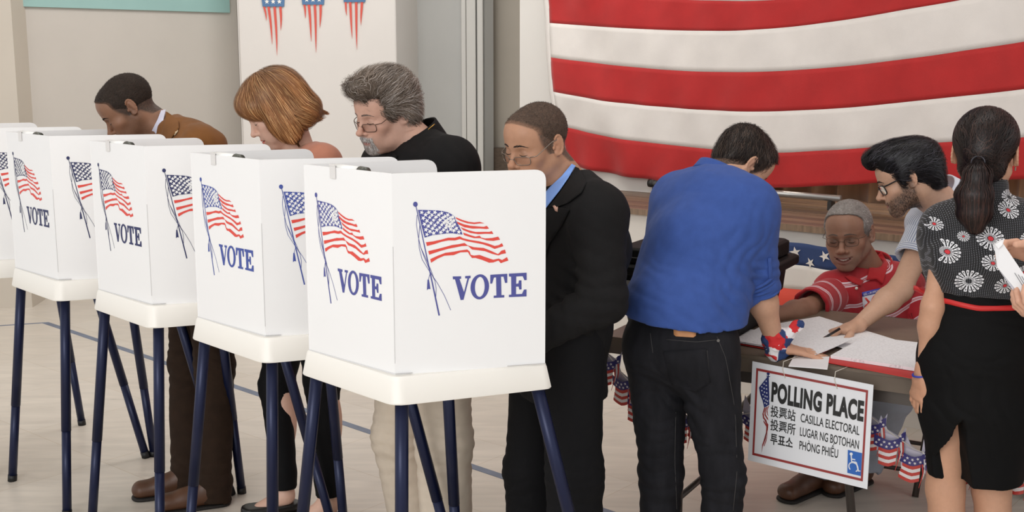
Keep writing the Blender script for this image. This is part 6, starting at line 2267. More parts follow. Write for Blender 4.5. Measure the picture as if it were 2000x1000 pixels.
for cx, cy in ((1497, 668), (1512, 690), (1528, 686), (1520, 655)):
    cen = {1497: (0.765, 3.4, 0.8135), 1512: (0.7895, 3.4, 0.7786), 1528: (0.8139, 3.4, 0.785), 1520: (0.7996, 3.4, 0.834)}[cx]
    pts = [np.array(cen) + A_(.010 * (1 if j % 2 == 0 else .42) * math.cos(j * math.pi / 5 + cx), 0, .010 * (1 if j % 2 == 0 else .42) * math.sin(j * math.pi / 5 + cx)) for j in range(10)]
    pts = project(S, pts, (0, 1, -.05), .0022)
    if np.abs(S.at(pts)).max() > .006:
        continue
    stp.add(pts, [tuple(t) for t in tessellate_polygon([[Vector(p_) for p_ in pts]])])
if stp.v:
    so = stp.build('star_print', M_prw, None)
    so.parent = sf
    so['kind'] = 'stuff'

# ================================================================ person: seated official in the striped polo


def stripe_mat(name, base, line, pattern, rough=.8, freq=1.0):
    """pattern: list of (centre, halfwidth) inside one period of length freq, along the attribute sv"""
    m = mat(name, base, rough, sheen=.15, bump=.1, bscale=350, noise=.001)
    nt = m.node_tree
    N, L = nt.nodes, nt.links
    at = N.new('ShaderNodeAttribute')
    at.attribute_name = 'sv'
    dv = N.new('ShaderNodeMath')
    dv.operation = 'MULTIPLY'
    dv.inputs[1].default_value = 1.0 / freq
    L.new(at.outputs['Fac'], dv.inputs[0])
    fr = N.new('ShaderNodeMath')
    fr.operation = 'FRACT'
    L.new(dv.outputs[0], fr.inputs[0])
    acc = None
    for c, h in pattern:
        cm = N.new('ShaderNodeMath')
        cm.operation = 'COMPARE'
        cm.inputs[1].default_value = c
        cm.inputs[2].default_value = h
        L.new(fr.outputs[0], cm.inputs[0])
        if acc is None:
            acc = cm.outputs[0]
        else:
            ad = N.new('ShaderNodeMath')
            ad.operation = 'MAXIMUM'
            L.new(acc, ad.inputs[0])
            L.new(cm.outputs[0], ad.inputs[1])
            acc = ad.outputs[0]
    mx = N.new('ShaderNodeMix')
    mx.data_type = 'RGBA'
    mx.inputs['A'].default_value = (*base, 1)
    mx.inputs['B'].default_value = (*line, 1)
    L.new(acc, mx.inputs['Factor'])
    L.new(mx.outputs['Result'], N['Principled BSDF'].inputs['Base Color'])
    return m


p = Person('seated older man with short grey hair and glasses in a red striped polo, smiling down',
    dict(hipL=(1.5937, 4.6, 0.5061), hipR=(1.4214, 4.55, 0.5271), kneeL=(1.4155, 4.18, 0.4154), kneeR=(1.2256, 4.12, 0.441), ankL=(1.3711, 4.36, 0.0848), ankR=(1.1862, 4.3, 0.0961),
         chest=(1.4267, 4.52, 0.6456), neck=(1.4173, 4.52, 0.8259), shL=(1.5618, 4.54, 0.7517), shR=(1.2325, 4.38, 0.7597), elL=(1.6072, 4.36, 0.6008), elR=(1.0671, 4.14, 0.7481), wrL=(1.4409, 4.22, 0.3975), wrR=(0.8976, 3.98, 0.7595)),
    ((1.2938, 4.42, 0.9865), 240, 7, -6, 1.07),
    dict(skin=srgb(152, 108, 84), brow=srgb(96, 84, 76), browt=.0018, lip=srgb(140, 84, 76), smile=1.0, mouthw=.029, nosew=1.3, nose=.9, lips=1.1, stubble=(srgb(150, 132, 120), .38), lid=.72, warm=(1.06, .9, .86), jaw=1.04))
p.build_body(hands={'R': dict(d=(-1, -.25, -.12), pn=(0, 0, -1), thumb=1, curls=PINCH, tc=.5), 'L': dict(d=(-.25, -.3, -1), pn=(0, .9, -.3), thumb=-1, curls=RELAX)}, neckr=.060)
J = p.J
# teeth
S = SDF()
for t in np.linspace(-1, 1, 7):
    S.ell((t * .022, .0915 - .012 * t * t, -.0715 + .010 * t * t), (.0045, .005, .0042), k=.003)
V_, F_ = S.mesh(.0016)
raw('teeth', p.HF.w(V_), F_, M_teeth, p.body, True)
hc = (srgb(120, 114, 110), srgb(168, 164, 160), srgb(196, 192, 188))
p.hair(cap_hair(.006, .012), hc, None, lambda P_, t: np.stack([P_[:, 0] * 4, -np.ones(len(P_)) * .5, -np.ones(len(P_)) * .5], 1), n=3, step=.003, lift=(.0, .002), rad=.0004, N=7000, under=srgb(134, 128, 124), disp=lambda s, f, u: .0016 * vnoise(s * 220, f * 220, u * 220), res=.003, wob=.8, seed=11)
glasses(p.root, p.HF, p.S, mat('glasses_thin_metal', srgb(90, 76, 66), .3, metal=.7), low=.002, w=.048, h=.029, rim=.0009)
PAT = [(.30, .035), (.40, .018), (.48, .035)]
M_polo = stripe_mat('red_striped_polo', srgb(168, 20, 34), srgb(222, 200, 208), [(.30, .030), (.37, .012), (.44, .030)], freq=.080)
M_polor = mat('polo_collar_red', srgb(176, 18, 28), .8, sheen=.15, bump=.1, bscale=300)
S = SDF()
tapered(S, J, .018, 1.08, bell=.035, sh=1.12)
S.cone(J['neck'] + A_(-.03, -.04, .10), J['neck'] + A_(-.01, -.01, -.005), .062, .064, k=.008, op='-')
pel = (J['hipL'] + J['hipR']) / 2
S.cut(pel + A_(0, 0, -.10), (0, 0, -1))
tax = nrm(J['neck'] - pel)
bb_ = J['neck'].copy()
polo = p.garment('polo_shirt', S, M_polo, .0055, cloth([(J['chest'] + A_(-.05, -.1, -.05), .16, .004, (.5, .2, 1)), (J['shR'] + A_(.05, -.05, -.06), .1, .004, (1, 0, .6))], .004, 8, 4, 1),
                 attr=lambda V_: (V_ - bb_) @ tax + .01 * vnoise(V_[:, 0] * 9, V_[:, 1] * 9, V_[:, 2] * 4) + 2.0 + .10 * np.abs((V_ - bb_) @ nrm(J['shR'] - J['shL'])) ** 1.4 * -2)
SPo = S
for s in 'LR':
    sh, el = J['sh' + s], J['el' + s]
    e2 = sh + (el - sh) * (.80 if s == 'R' else .86)
    S = sleeve_sdf(sh, e2, None, (.070, .066, 0), (e2, el - sh))
    dv_ = nrm(el - sh)
    p.garment('sleeve', S, M_polo, .0055, cloth([(e2, .08, .003, (0, 0, 1))], .004, 10, 10, 3), polo, attr=lambda V_, a=sh, d=dv_: (V_ - a) @ d + 2.0)
    MB().tube([e2 + dv_ * -.006 + (nrm(np.cross(dv_, UPV)) * math.cos(w) + nrm(np.cross(dv_, np.cross(dv_, UPV))) * math.sin(w)) * .0655 for w in np.linspace(0, 2 * math.pi, 31)[:-1]], .0035, 6, closed=True).build('sleeve_hem', M_polor, polo, smooth=True)
collar_band('polo_collar', M_polor, p.root, J['neck'] + A_(0, 0, -.012), (-.15, -.25, 1), .076, .062, (-.5, -.8, -.35), open_=.55, thick=.006, flare=1.35, drop=.05)
applique('collar_wing', SPo, [(1.3462, 4.3, 0.9056), (1.3867, 4.3, 0.9407), (1.4162, 4.3, 0.8919), (1.3975, 4.3, 0.8116), (1.3733, 4.3, 0.8312), (1.3349, 4.3, 0.8273)], M_polor, polo, .010, 3)
applique('collar_wing', SPo, [(1.2572, 4.25, 0.8602), (1.3117, 4.25, 0.837), (1.3015, 4.25, 0.8136), (1.2664, 4.25, 0.8292), (1.2385, 4.25, 0.8525)], M_polor, polo, .008, 2)
applique('button', SPo, [A_(*(1.2846, 4.25, 0.8078)) + A_(math.cos(w) * .006, 0, math.sin(w) * .006) for w in np.linspace(0, 6.28, 9)[:-1]], mat('button_white', srgb(226, 214, 206), .3), polo, .004, 0)
tgo = applique('name_sticker', SPo, [(1.2892, 4.2, 0.8005), (1.3582, 4.2, 0.8178), (1.3652, 4.2, 0.7561), (1.296, 4.2, 0.7426)], mat('sticker_white', srgb(232, 232, 240), .4), polo, .006, 2)
applique('sticker_header', SPo, [(1.2891, 4.2, 0.8024), (1.358, 4.2, 0.8198), (1.3599, 4.2, 0.8024), (1.291, 4.2, 0.7851)], mat('sticker_blue', srgb(52, 66, 170), .4), tgo, .0075, 1)
applique('sticker_cross', SPo, [(1.2997, 4.2, 0.7812), (1.3071, 4.2, 0.7832), (1.3231, 4.2, 0.7658), (1.3332, 4.2, 0.7909), (1.3389, 4.2, 0.789), (1.329, 4.2, 0.7619), (1.3353, 4.2, 0.7503), (1.3239, 4.2, 0.7503), (1.3178, 4.2, 0.76), (1.3052, 4.2, 0.7465), (1.2995, 4.2, 0.7484), (1.3138, 4.2, 0.7639)], M_red, tgo, .0075, 1)
fr_t = [A_(*(1.2911, 4.2, 0.8015)), A_(*(1.3581, 4.2, 0.8188)) - A_(*(1.2911, 4.2, 0.8015)), A_(0, 0, -.018), A_(-.3, -.95, 0)]
V_, F_ = text_poly('ELECTION OFFICIAL', .01)
lo_t, hi_t = V_.min(0), V_.max(0)
W_ = [fr_t[0] + fr_t[1] * (.06 + .88 * (v[0] - lo_t[0]) / (hi_t[0] - lo_t[0])) + fr_t[2] * (.72 - .5 * v[1] / .73) for v in V_]
W_ = project(SPo, W_, nrm(W_[0] - CAMP), .009)
raw('sticker_text', W_, F_, mat('sticker_text_white', srgb(240, 240, 250), .4), tgo)
M_grt = mat('grey_trousers', srgb(158, 164, 176), .8, noise=.05, nscale=30, bump=.08, bscale=300)
p.garment('trousers', trousers_sdf(J, .012, (.098, .080, .072, .070)), M_grt, .008, cloth([(J['kneeL'], .14, .004, (0, .2, 1)), (J['kneeR'], .14, .004, (0, .2, 1))], .005, 8, 3, 6))
for s in 'LR':
    shoe(p.root, J['ank' + s], (-.75, -.62), M_shbr, M_sole, L=.30)
pen = thing('pen', 'dark pen held by the seated official, beside the wrist scarf', 'pen', (0.9071, 3.9, 0.7469))
MB().tube([(0.8684, 3.86, 0.7491), (0.9467, 3.94, 0.7357)], [.0038, .0042], 8).build('barrel', M_wired, pen, smooth=True)
MB().tube([(0.8512, 3.845, 0.7509), (0.8684, 3.86, 0.7491)], [.0012, .0036], 8).build('tip', M_wire, pen, smooth=True)

# ================================================================ person: bearded man leaning in
p = Person('bearded man with wavy black hair and dark glasses in a pale striped short sleeve shirt',
    dict(hipL=(1.999, 4.2, 0.8236), hipR=(1.9078, 4.32, 0.8392), kneeL=(2.0778, 4.2, 0.4332), kneeR=(1.9773, 4.34, 0.4128), ankL=(2.1084, 4.3, 0.0232), ankR=(2.0126, 4.4, 0.0171),
         chest=(1.6411, 4.06, 0.9809), neck=(1.5332, 4.04, 1.1622), shL=(1.597, 3.88, 1.0985), shR=(1.4744, 4.06, 1.0688), elL=(1.6655, 3.9, 0.8565), elR=(1.3382, 3.93, 0.8666), wrL=(1.6305, 3.86, 0.7491), wrR=(1.1595, 3.82, 0.7621)),
    ((1.3285, 3.9, 1.2592), 163, 24, 0, .95),
    dict(skin=srgb(202, 156, 126), brow=srgb(26, 22, 22), browt=.0034, lip=srgb(168, 104, 92), beard=1, stubble=(srgb(52, 41, 37), .85), nose=1.0, lid=.8))
p.build_body(hands={'R': dict(d=(-1, -.28, -.16), pn=(.1, -.25, -1), thumb=1, curls=[(.35, .55, .3), (.5, .6, .35), (.6, .7, .4), (.7, .8, .4)], tc=.35), 'L': dict(d=(-1, -.3, -.2), pn=(0, 0, -1), thumb=-1, res=.004)}, neckr=.060)
J = p.J


def bmask(Q):
    s, f, u = Q[:, 0], Q[:, 1], Q[:, 2]
    jaw_ = (u < -.040 - .25 * np.clip(f - .04, 0, 1)) & (f > -.01) & (u > -.125) & ~((np.abs(s) < .026) & (u > -.086) & (f > .06))
    mou = (np.abs(s) < .030) & (u < -.053) & (u > -.066) & (f > .07)
    sb_ = (np.abs(f - .016) < .014) & (u < .0) & (u > -.06) & (np.abs(s) > .045)
    ck = (np.abs(np.abs(s) - .036) < .014) & (u > -.056) & (f > .05)
    return (jaw_ | mou | sb_) & ~ck


beard_strands(p, bmask, 3600, (srgb(26, 21, 20), srgb(52, 42, 38)), rad=.00034, n=2, step=.0022)


def pomp(S):
    S.ell((0, -.026, .040), (.083, .106, .090), k=.01)
    S.ell((0, .035, .095), (.066, .068, .048), k=.03)
    S.ell((0, .082, .104), (.050, .034, .030), k=.025)
    S.ell((0, -.085, -.006), (.062, .040, .070), k=.03)
    for s in (-1, 1):
        S.ell((s * .071, .012, .020), (.010, .016, .040), k=.012)
    S.ell((0, .128, -.008), (.078, .082, .086), k=.010, op='-')
    for s in (-1, 1):
        S.ell((s * .09, .002, -.034), (.030, .030, .034), k=.008, op='-')


pd = lambda P_, t: np.stack([P_[:, 0] * 2.0, -np.ones(len(P_)) * .9 + 1.5 * np.clip(P_[:, 1] - .06, 0, 1) * 10, .35 - 1.4 * np.clip((.05 - P_[:, 2]) / .08, 0, 1)], 1)
p.hair(pomp, (srgb(14, 13, 15), srgb(34, 32, 36), srgb(66, 64, 72)), None, pd, n=9, step=.008, lift=(.0, .008), rad=.0007, N=7500, free=.2, under=srgb(20, 18, 20), wob=.45, seed=12,
       disp=lambda s, f, u: .0075 * (1 - 2 * np.abs(vnoise(s * 30 + u * 12, f * 34, u * 34))) * np.clip((u - .0) / .05, 0, 1))
glasses(p.root, p.HF, p.S, M_wired, low=.004, w=.050, h=.034, rim=.0023)
M_shst = stripe_mat('white_blue_striped_shirt', srgb(216, 220, 228), srgb(120, 134, 168), [(.5, .16)], freq=.0085)
S = SDF()
tapered(S, J, .016, 1.02, sh=1.1)
S.cone(J['neck'] + A_(-.06, -.02, .09), J['neck'] + A_(0, 0, -.005), .064, .064, k=.008, op='-')
pel = (J['hipL'] + J['hipR']) / 2
S.cut(pel + A_(0, 0, -.05), (0, 0, -1))
axb = nrm(J['shR'] - J['shL'])
st_ = p.garment('striped_shirt', S, M_shst, .0058, cloth([(J['shR'], .1, .004, (1, 0, .5))], .004, 8, 5, 8), attr=around(pel, J['neck'], .136))
SSt = S
sh, el = J['shR'], J['elR']
e2 = sh + (el - sh) * .52
dv_ = nrm(el - sh)
side_ = nrm(np.cross(dv_, (0, 1, 0)))
p.garment('sleeve', sleeve_sdf(sh, e2, None, (.070, .066, 0), (e2, el - sh)), M_shst, .0055, cloth([(e2, .1, .003, (1, 0, 0))], .004, 10, 8, 9), st_, attr=around(sh, e2, .068))
p.garment('sleeve_cuff', sleeve_sdf(e2 - dv_ * .028, e2 + dv_ * .006, None, (.0705, .0695, 0), (e2 + dv_ * .004, dv_)).cut(e2 - dv_ * .026, -dv_), M_shst, .005, None, st_, attr=lambda V_: V_ @ dv_ + 3)
e3 = J['shL'] + (J['elL'] - J['shL']) * .5
p.garment('sleeve', sleeve_sdf(J['shL'], e3, None, (.068, .064, 0), (e3, J['elL'] - J['shL'])), M_shst, .007, None, st_, attr=around(J['shL'], e3, .068))
collar_band('shirt_collar', mat('shirt_collar_pale', srgb(214, 220, 232), .75), p.root, J['neck'] + A_(-.01, 0, -.012), (-.75, -.1, .75), .074, .066, (-.5, -.5, -.7), open_=.35, thick=.005, flare=1.3, drop=.02)
M_dkt = mat('dark_trousers', srgb(20, 20, 26), .8, spec=.25)
p.garment('trousers', trousers_sdf(J, .012, (.1, .078, .07, .066), pel + A_(0, 0, .06)), M_dkt, .012)
for s in 'LR':
    shoe(p.root, J['ank' + s], (-.7, -.7), M_shoeb, M_sole)
pen = thing('pen', 'silver and black pen writing in the bearded man\'s hand', 'pen', (1.0103, 3.72, 0.739))
MB().tube([(0.9719, 3.68, 0.73), (1.0786, 3.73, 0.7763)], [.0036, .0046], 8).build('barrel', M_wired, pen, smooth=True)
MB().tube([(0.9547, 3.67, 0.724), (0.9719, 3.68, 0.73)], [.001, .0034], 8).build('tip', M_wire, pen, smooth=True)
MB().tube([(1.0036, 3.695, 0.7435), (1.0259, 3.705, 0.753)], [.0048, .0048], 8).build('grip', M_wire, pen, smooth=True)

# ================================================================ person: woman with the ponytail
p = Person('woman with a long dark ponytail in a black flower print blouse and black skirt',
    dict(hipL=(1.2519, 3.2, 0.8155), hipR=(1.3971, 3.2, 0.8155), kneeL=(1.2611, 3.22, 0.4186), kneeR=(1.3952, 3.22, 0.4186), ankL=(1.2868, 3.22, 0.011), ankR=(1.4184, 3.2, 0.0132),
         chest=(1.3231, 3.2, 1.1102), neck=(1.3129, 3.2, 1.2571), shL=(1.2336, 3.26, 1.178), shR=(1.3944, 3.12, 1.2015), elL=(1.1773, 3.18, 0.9683), elR=(1.4986, 3.1, 1.0142), wrL=(1.1685, 3.2, 0.778), wrR=(1.4909, 3.0, 0.8683)),
    ((1.3127, 3.22, 1.3973), 60, 4, 0, 1.0),
    dict(skin=srgb(206, 152, 118), fem=1, brow=srgb(30, 24, 22), lip=srgb(180, 100, 90), arm=.73, nose=.85))
p.build_body(legs=(0, -1.0, 0), hands={'L': dict(d=(-.12, .1, -1), pn=(1, .2, 0), thumb=1, k=.95), 'R': dict(d=(-.2, .3, -1), pn=(-1, 0, 0), thumb=1, res=.005)}, neckr=.050, build=.86, armres=.0045)
J = p.J
TIE = np.array([0, -.126, -.026])


def pony_cap(S):
    S.ell((0, -.022, .038), (.084, .106, .088), k=.01)
    S.ell((0, .04, .055), (.066, .050, .050), k=.03)
    S.ell((0, -.098, -.004), (.045, .034, .042), k=.03)
    S.ell((0, -.06, -.045), (.060, .050, .040), k=.03)
    S.ell((0, .12, -.02), (.075, .065, .085), k=.01, op='-')
    for s in (-1, 1):
        S.ell((s * .09, .004, -.030), (.030, .034, .036), k=.008, op='-')


p.hair(pony_cap, (srgb(20, 14, 14), srgb(38, 27, 25), srgb(62, 43, 37)), None, lambda P_, t: TIE - P_, n=6, step=.0085, lift=(.0, .003), rad=.0008, N=6000, under=srgb(28, 20, 20), wob=.06, seed=21, disp=lambda s, f, u: .0012 * vnoise(s * 160, f * 40, u * 60), keep_seed=lambda P_: np.linalg.norm(P_ - TIE, axis=1) > .04)
tl = SDF()
pts = [TIE, TIE + (.004, -.028, -.030), TIE + (.0, -.034, -.085), TIE + (.004, -.026, -.135), TIE + (.008, -.018, -.175)]
tl.chain(pts, [.012, .020, .028, .026, .012], k=.02, wide=(1, 0, 0), ratio=1.35)
V_, F_ = tl.mesh(.004, lambda s, f, u: .003 * vnoise(s * 160, f * 160, u * 14))
pt = raw('ponytail', p.HF.w(V_), F_, M_cap, p.root, True, cols=np.tile(np.array(srgb(26, 18, 18)), (len(V_), 1)))
r_ = np.random.default_rng(5)
sd = seeds_on(tl, 5000, r_, None, center=TIE + (-.01, -.03, -.09), rad=.3)
P_, Qf, C_ = strands(tl, sd, lambda P_, t: np.stack([P_[:, 0] * 2, np.full(len(P_), .0), -np.ones(len(P_))], 1), 9, .010, (.0, .006), .0007, (srgb(22, 16, 16), srgb(46, 32, 30), srgb(70, 46, 40)), r_, .12)
so = raw('hair_strands', p.HF.w(P_), Qf, M_hair, pt, True, cols=C_)
so['kind'] = 'stuff'
MB().tube([p.HF.w(TIE + (.017 * math.cos(w), -.006, .017 * math.sin(w))) for w in np.linspace(0, 6.283, 17)[:-1]], .0022, 6, closed=True).build('hair_tie', mat('hair_tie_grey', srgb(60, 58, 66), .5), p.root, smooth=True)
MB().tube([p.HF.w((.079, -.008, -.036)), p.HF.w((.079, -.008, -.046))], .0022, 6).build('earring', M_wire, p.root)
# blouse
M_bl = mat('black_dotted_blouse', srgb(34, 35, 38), .8, sheen=.15, noise=.001)
nt = M_bl.node_tree
N, L = nt.nodes, nt.links
tc = N.new('ShaderNodeTexCoord')
mp = N.new('ShaderNodeMapping')
mp.inputs['Scale'].default_value = (222, 222, 222)
L.new(tc.outputs['Object'], mp.inputs['Vector'])
fc = N.new('ShaderNodeVectorMath')
fc.operation = 'FRACTION'
L.new(mp.outputs[0], fc.inputs[0])
sx = N.new('ShaderNodeSeparateXYZ')
L.new(fc.outputs[0], sx.inputs[0])
c1 = N.new('ShaderNodeMath')
c1.operation = 'COMPARE'
c1.inputs[1].default_value = .5
c1.inputs[2].default_value = .17
L.new(sx.outputs[0], c1.inputs[0])
c2 = N.new('ShaderNodeMath')
c2.operation = 'COMPARE'
c2.inputs[1].default_value = .5
c2.inputs[2].default_value = .17
L.new(sx.outputs[2], c2.inputs[0])
ml_ = N.new('ShaderNodeMath')
ml_.operation = 'MULTIPLY'
L.new(c1.outputs[0], ml_.inputs[0])
L.new(c2.outputs[0], ml_.inputs[1])
mx_ = N.new('ShaderNodeMix')
mx_.data_type = 'RGBA'
mx_.inputs['A'].default_value = (*srgb(16, 16, 19), 1)
mx_.inputs['B'].default_value = (*srgb(132, 134, 142), 1)
L.new(ml_.outputs[0], mx_.inputs['Factor'])
L.new(mx_.outputs['Result'], N['Principled BSDF'].inputs['Base Color'])
S = SDF()
tapered(S, J, .012, .92, bust=.01, sh=.95)
pel = (J['hipL'] + J['hipR']) / 2
for s in 'LR':
    e2 = J['sh' + s] + (J['el' + s] - J['sh' + s]) * .18
    S.sub(sleeve_sdf(J['sh' + s] + A_(0, 0, .004), e2, None, (.060, .064, 0), (e2, J['el' + s] - J['sh' + s] + A_((-.05 if s == 'L' else .05), 0, .02))), k=.025)
S.cone(J['neck'] + A_(0, 0, .12), J['neck'] + A_(0, .01, .025), .052, .052, k=.006, op='-')
S.cone(J['neck'] + A_(0, .0, .0), J['neck'] + A_(0, -.005, .045), .060, .056, k=.01)
S.cone(J['neck'] + A_(0, 0, .12), J['neck'] + A_(0, .01, .03), .051, .051, k=.003, op='-')
S.cut((1.3297, 3.2, 1.014), (0, 0, -1))
bl = p.garment('blouse', S, M_bl, .0055, cloth([((1.2004, 3.15, 1.0615), .1, .004, (1, 0, .6)), ((1.3981, 3.15, 1.0615), .1, .004, (-1, 0, .6))], .003, 8, 5, 3))
SBl = S
M_fw_ = mat('flower_white', srgb(232, 232, 236), .7)
M_fr_ = mat('flower_red', srgb(206, 50, 60), .7)


def flower(c, r, n=16, ring=True, red=True):
    c = np.array(c, float)
    mb = MB()
    polys = []
    for k in range(n):
        w0 = 2 * math.pi * k / n
        # looped petal: outline of a teardrop
        ra, rb = r * .36, r
        hw = math.pi / n * .80
        pet = [(ra, w0 - .04), (r * .7, w0 - hw * .75), (rb * .93, w0 - hw * .8), (rb, w0), (rb * .93, w0 + hw * .8), (r * .7, w0 + hw * .75), (ra, w0 + .04), (r * .70, w0 + hw * .22), (rb * .84, w0 + hw * .3), (rb * .88, w0), (rb * .84, w0 - hw * .3), (r * .70, w0 - hw * .22)]
        pts = [c + A_(a * math.cos(w), 0, a * math.sin(w)) for a, w in pet]
        polys.append((pts, [(0, 1, 11), (1, 2, 10, 11), (2, 3, 9, 10), (3, 4, 8, 9), (4, 5, 7, 8), (5, 6, 7), (0, 11, 7, 6)]))
    for pts, fc_ in polys:
        q = project(SBl, pts, (0, 1, 0), .0016)
        if np.ptp(q[:, 1]) < .035 and np.abs(SBl.at(q)).max() < .008:
            mb.add(q, fc_)
    rays, fr_ = [], []
    for k in range(n + 8):
        w0 = 2 * math.pi * k / (n + 8)
        for a_, dw_ in ((.22, -.05), (.22, .05), (.46, .06), (.46, -.06)):
            rays.append(c + A_(r * a_ * math.cos(w0 + dw_), 0, r * a_ * math.sin(w0 + dw_)))
        fr_.append((4 * k, 4 * k + 1, 4 * k + 2, 4 * k + 3))
    q = project(SBl, rays, (0, 1, 0), .0018)
    if np.ptp(q[:, 1]) > .035:
        q[:, 1] = np.minimum(q[:, 1], np.median(q[:, 1]) + .01)
    mb.add(q, fr_)
    f_ = mb.build('printed_flower', M_fw_, bl)
    if red:
        q = project(SBl, [c + A_(r * .2 * (1 if j % 2 == 0 else .8) * math.cos(j * math.pi / 8), 0, r * .2 * (1 if j % 2 == 0 else .8) * math.sin(j * math.pi / 8)) for j in range(16)] + [c], (0, 1, 0), .0022)
        MB().add(q, [(i, (i + 1) % 16, 16) for i in range(16)]).build('flower_centre', M_fr_, f_)


for c, r, rd in (((1.3322, 3.1, 1.2531), .021, True), ((1.1759, 3.1, 1.2002), .018, True), ((1.23, 3.1, 1.1765), .014, True), ((1.2852, 3.1, 1.1779), .031, True), ((1.1913, 3.1, 1.133), .032, True), ((1.2825, 3.1, 1.1161), .022, True), ((1.2435, 3.1, 1.0568), .032, False), ((1.3216, 3.1, 1.054), .024, True), ((1.3633, 3.1, 1.0922), .020, True), ((1.3677, 3.1, 1.1835), .018, True), ((1.3493, 3.1, 1.2835), .020, False), ((1.4112, 3.1, 1.1555), .022, True)):
    flower(c, r, 18 if r > .025 else 14, red=rd)
# cap sleeve frill
M_skirt = mat('black_skirt_cloth', srgb(10, 10, 11), .8, bump=.06, bscale=300, spec=.2, noise=.04, nscale=6)
S = SDF()
wst = A_(*(1.3344, 3.2, 1.0081))
S.cone(pel, wst, .122, .104, k=.05, wide=(1, 0, 0), ratio=1.30, ratio2=1.36)
S.cone(A_(*(1.3322, 3.2, 0.8304)), A_(*(1.3337, 3.2, 0.6799)), .128, .130, k=.05, wide=(1, 0, 0), ratio=1.28, ratio2=1.24)
S.cone(A_(*(1.3337, 3.2, 0.6799)), A_(*(1.3382, 3.2, 0.4185)), .130, .108, k=.04, wide=(1, 0, 0), ratio=1.24, ratio2=1.16)
S.cut((1.3332, 3.2, 1.0257), (0, 0, 1))
S.cut((1.3306, 3.2, 0.4652), (-.03, 0, -1))
# kick pleat: wedge cut from the back
ap_, l_, r2_ = A_(*(1.244, 3.06, 0.6908)), A_(*(1.1923, 3.06, 0.51)), A_(*(1.2814, 3.06, 0.51))


def wedge(x, y, z):
    def half(a, b_, sgnv):
        nx, nz = (b_[2] - a[2]), -(b_[0] - a[0])
        ln_ = math.hypot(nx, nz)
        return sgnv * ((x - a[0]) * nx + (z - a[2]) * nz) / ln_
    return np.maximum(np.maximum(half(ap_, l_, 1), half(ap_, r2_, -1)), y - 3.17)


S.it.append((wedge, A_(ap_[0] - .2, 2.9, .3), A_(ap_[0] + .2, 3.19, ap_[2]), '-', .003))
sk = p.garment('black_skirt', S, M_skirt, .0045, cloth([((1.3445, 3.1, 0.9285), .16, .0025, (.2, 0, 1)), ((1.2619, 3.1, 0.6958), .12, .003, (.8, 0, .5))], .002, 6, 3, 4))
SSk = S
bp_ = [A_(*(1.1795, 3.1, 0.99)), A_(*(1.2092, 3.05, 0.991)), A_(*(1.2716, 3.05, 0.9826)), A_(*(1.3333, 3.05, 0.9854)), A_(*(1.4102, 3.1, 0.9857))]
bq = np.array(bp_)
t_ = np.linspace(0, 4, 24)
q_ = np.stack([np.interp(t_, range(5), bq[:, i]) for i in range(3)], 1)
top_, bot_ = project(SSk, q_ + A_(0, 0, .007), (0, 1, 0), .003), project(SSk, q_ - A_(0, 0, .007), (0, 1, 0), .003)
MB().grid([top_, bot_], thick=.003, nrm=(0, 1, 0)).build('red_belt', mat('red_belt', srgb(206, 44, 44), .5), p.root, smooth=True)
wb = J['wrL'] + nrm(J['wrL'] - J['elL']) * .008
MB().tube([wb + A_(math.cos(w) * .027, math.sin(w) * .027, .006 * math.cos(w)) for w in np.linspace(0, 6.283, 21)[:-1]], .003, 6, closed=True).build('blue_wristband', mat('wristband_blue', srgb(44, 62, 170), .5), p.root, smooth=True)
for s in 'LR':
    shoe(p.root, J['ank' + s], (0, 1), M_shoeb, M_sole, L=.24)

# ================================================================ person: hands at the right edge
p = Person('person mostly out of the frame at right whose hands hold a folded white ballot',
    dict(hipL=(1.8136, 2.7, 0.9475), hipR=(1.933, 2.88, 0.9134), kneeL=(1.8689, 2.7, 0.5598), kneeR=(1.992, 2.88, 0.5005), ankL=(1.9472, 2.74, 0.0887), ankR=(2.0493, 2.9, 0.1012),
         chest=(1.812, 2.8, 1.2043), neck=(1.7546, 2.8, 1.3921), shL=(1.6388, 2.62, 1.3278), shR=(1.8626, 2.98, 1.2955), elL=(1.5622, 2.6, 1.0465), elR=(1.7671, 2.95, 1.0184), wrL=(1.2973, 2.68, 1.035), wrR=(1.2846, 2.78, 1.1862)),
    ((1.6803, 2.8, 1.5149), 180, 15, 0, 1.0),
    dict(skin=srgb(214, 164, 136), scalp=(srgb(60, 46, 38), 0), brow=srgb(60, 46, 38)))
p.build_body(hands={'R': dict(d=(-1, -.05, .22), pn=(.10, -.55, -.75), thumb=1, curls=[(.35, .85, .35), (.55, .9, .4), (.75, .9, .5), (.9, .9, .5)], tc=.25, k=.98, spread=.02), 'L': dict(d=(-1, .05, .38), pn=(0, .3, 1), thumb=-1, curls=[(.4, .6, .4)] * 4, k=.98)})
J = p.J
p.hair(cap_hair(.006, 0), (srgb(60, 46, 38),), None, None, N=0, under=srgb(60, 46, 38), res=.005)
M_wbl = mat('white_blouse', srgb(226, 224, 222), .75)
S = SDF()
tapered(S, J, .016, 1.0)
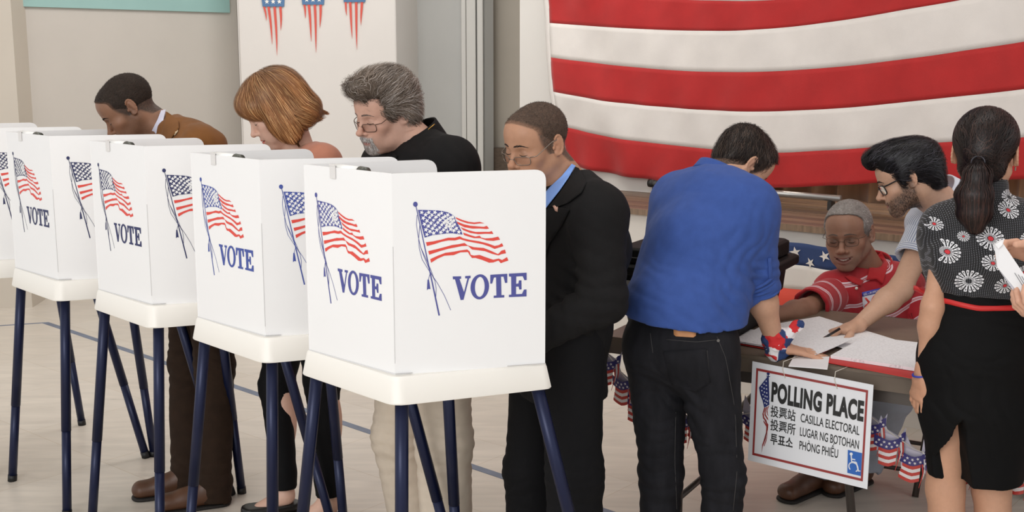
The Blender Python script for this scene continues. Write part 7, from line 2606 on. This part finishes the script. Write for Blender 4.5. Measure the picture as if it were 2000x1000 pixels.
for s in 'LR':
    S.sub(sleeve_sdf(J['sh' + s], J['el' + s], J['wr' + s], (.064, .056, .040), (J['wr' + s] - nrm(J['wr' + s] - J['el' + s]) * .11, J['wr' + s] - J['el' + s])), k=.03)
S.cone(J['neck'] + A_(0, 0, .1), J['neck'], .064, .062, k=.01, op='-')
pel = (J['hipL'] + J['hipR']) / 2
S.cut(pel + A_(0, 0, -.05), (0, 0, -1))
p.garment('white_blouse', S, M_wbl, .01, cloth([], .004))
p.garment('trousers', trousers_sdf(J, .012, (.095, .07, .06, .058), pel + A_(0, 0, .08)), M_dkt, .012)
for s in 'LR':
    shoe(p.root, J['ank' + s], (-1, 0), M_shoeb, M_sole)
bt = thing('folded_ballot', 'folded white printed ballot held between two hands at the right edge', 'paper', (1.189, 2.72, 1.1432))
for k_, (pts, nm) in enumerate((([(1.135, 2.7, 1.223), (1.1486, 2.7, 1.2352), (1.2321, 2.66, 1.1059), (1.2361, 2.66, 1.0544), (1.146, 2.7, 1.1691)], 'front_sheet'), ([(1.1442, 2.705, 1.1891), (1.1563, 2.706, 1.1951), (1.2268, 2.67, 1.0768), (1.2211, 2.67, 1.0571), (1.1535, 2.705, 1.1608)], 'inner_sheet'))):
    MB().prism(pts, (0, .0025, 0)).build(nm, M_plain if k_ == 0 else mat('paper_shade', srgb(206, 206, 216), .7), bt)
MB().prism([(1.1353, 2.695, 1.2238), (1.149, 2.695, 1.2336), (1.158, 2.7, 1.2377), (1.15, 2.69, 1.2246), (1.1411, 2.69, 1.2149)], (0, .002, 0)).build('sheet_corner', M_plain, bt)
tx = MB()
for k_ in range(5):
    o1, o2 = A_(*(1.1781, 2.68, 1.1593)), A_(*(1.1988, 2.672, 1.1254))
    st2 = (A_(*(1.2056, 2.672, 1.1462)) - A_(*(1.1781, 2.68, 1.1593))) * .28 * k_
    tx.prism([o1 + st2, o2 + st2, o2 + st2 + A_(.0012, 0, .0004), o1 + st2 + A_(.0012, 0, .0004)], (0, -.0004, 0))
tx.build('print_lines', mat('grey_print', srgb(110, 110, 116), .6), bt)['kind'] = 'stuff'
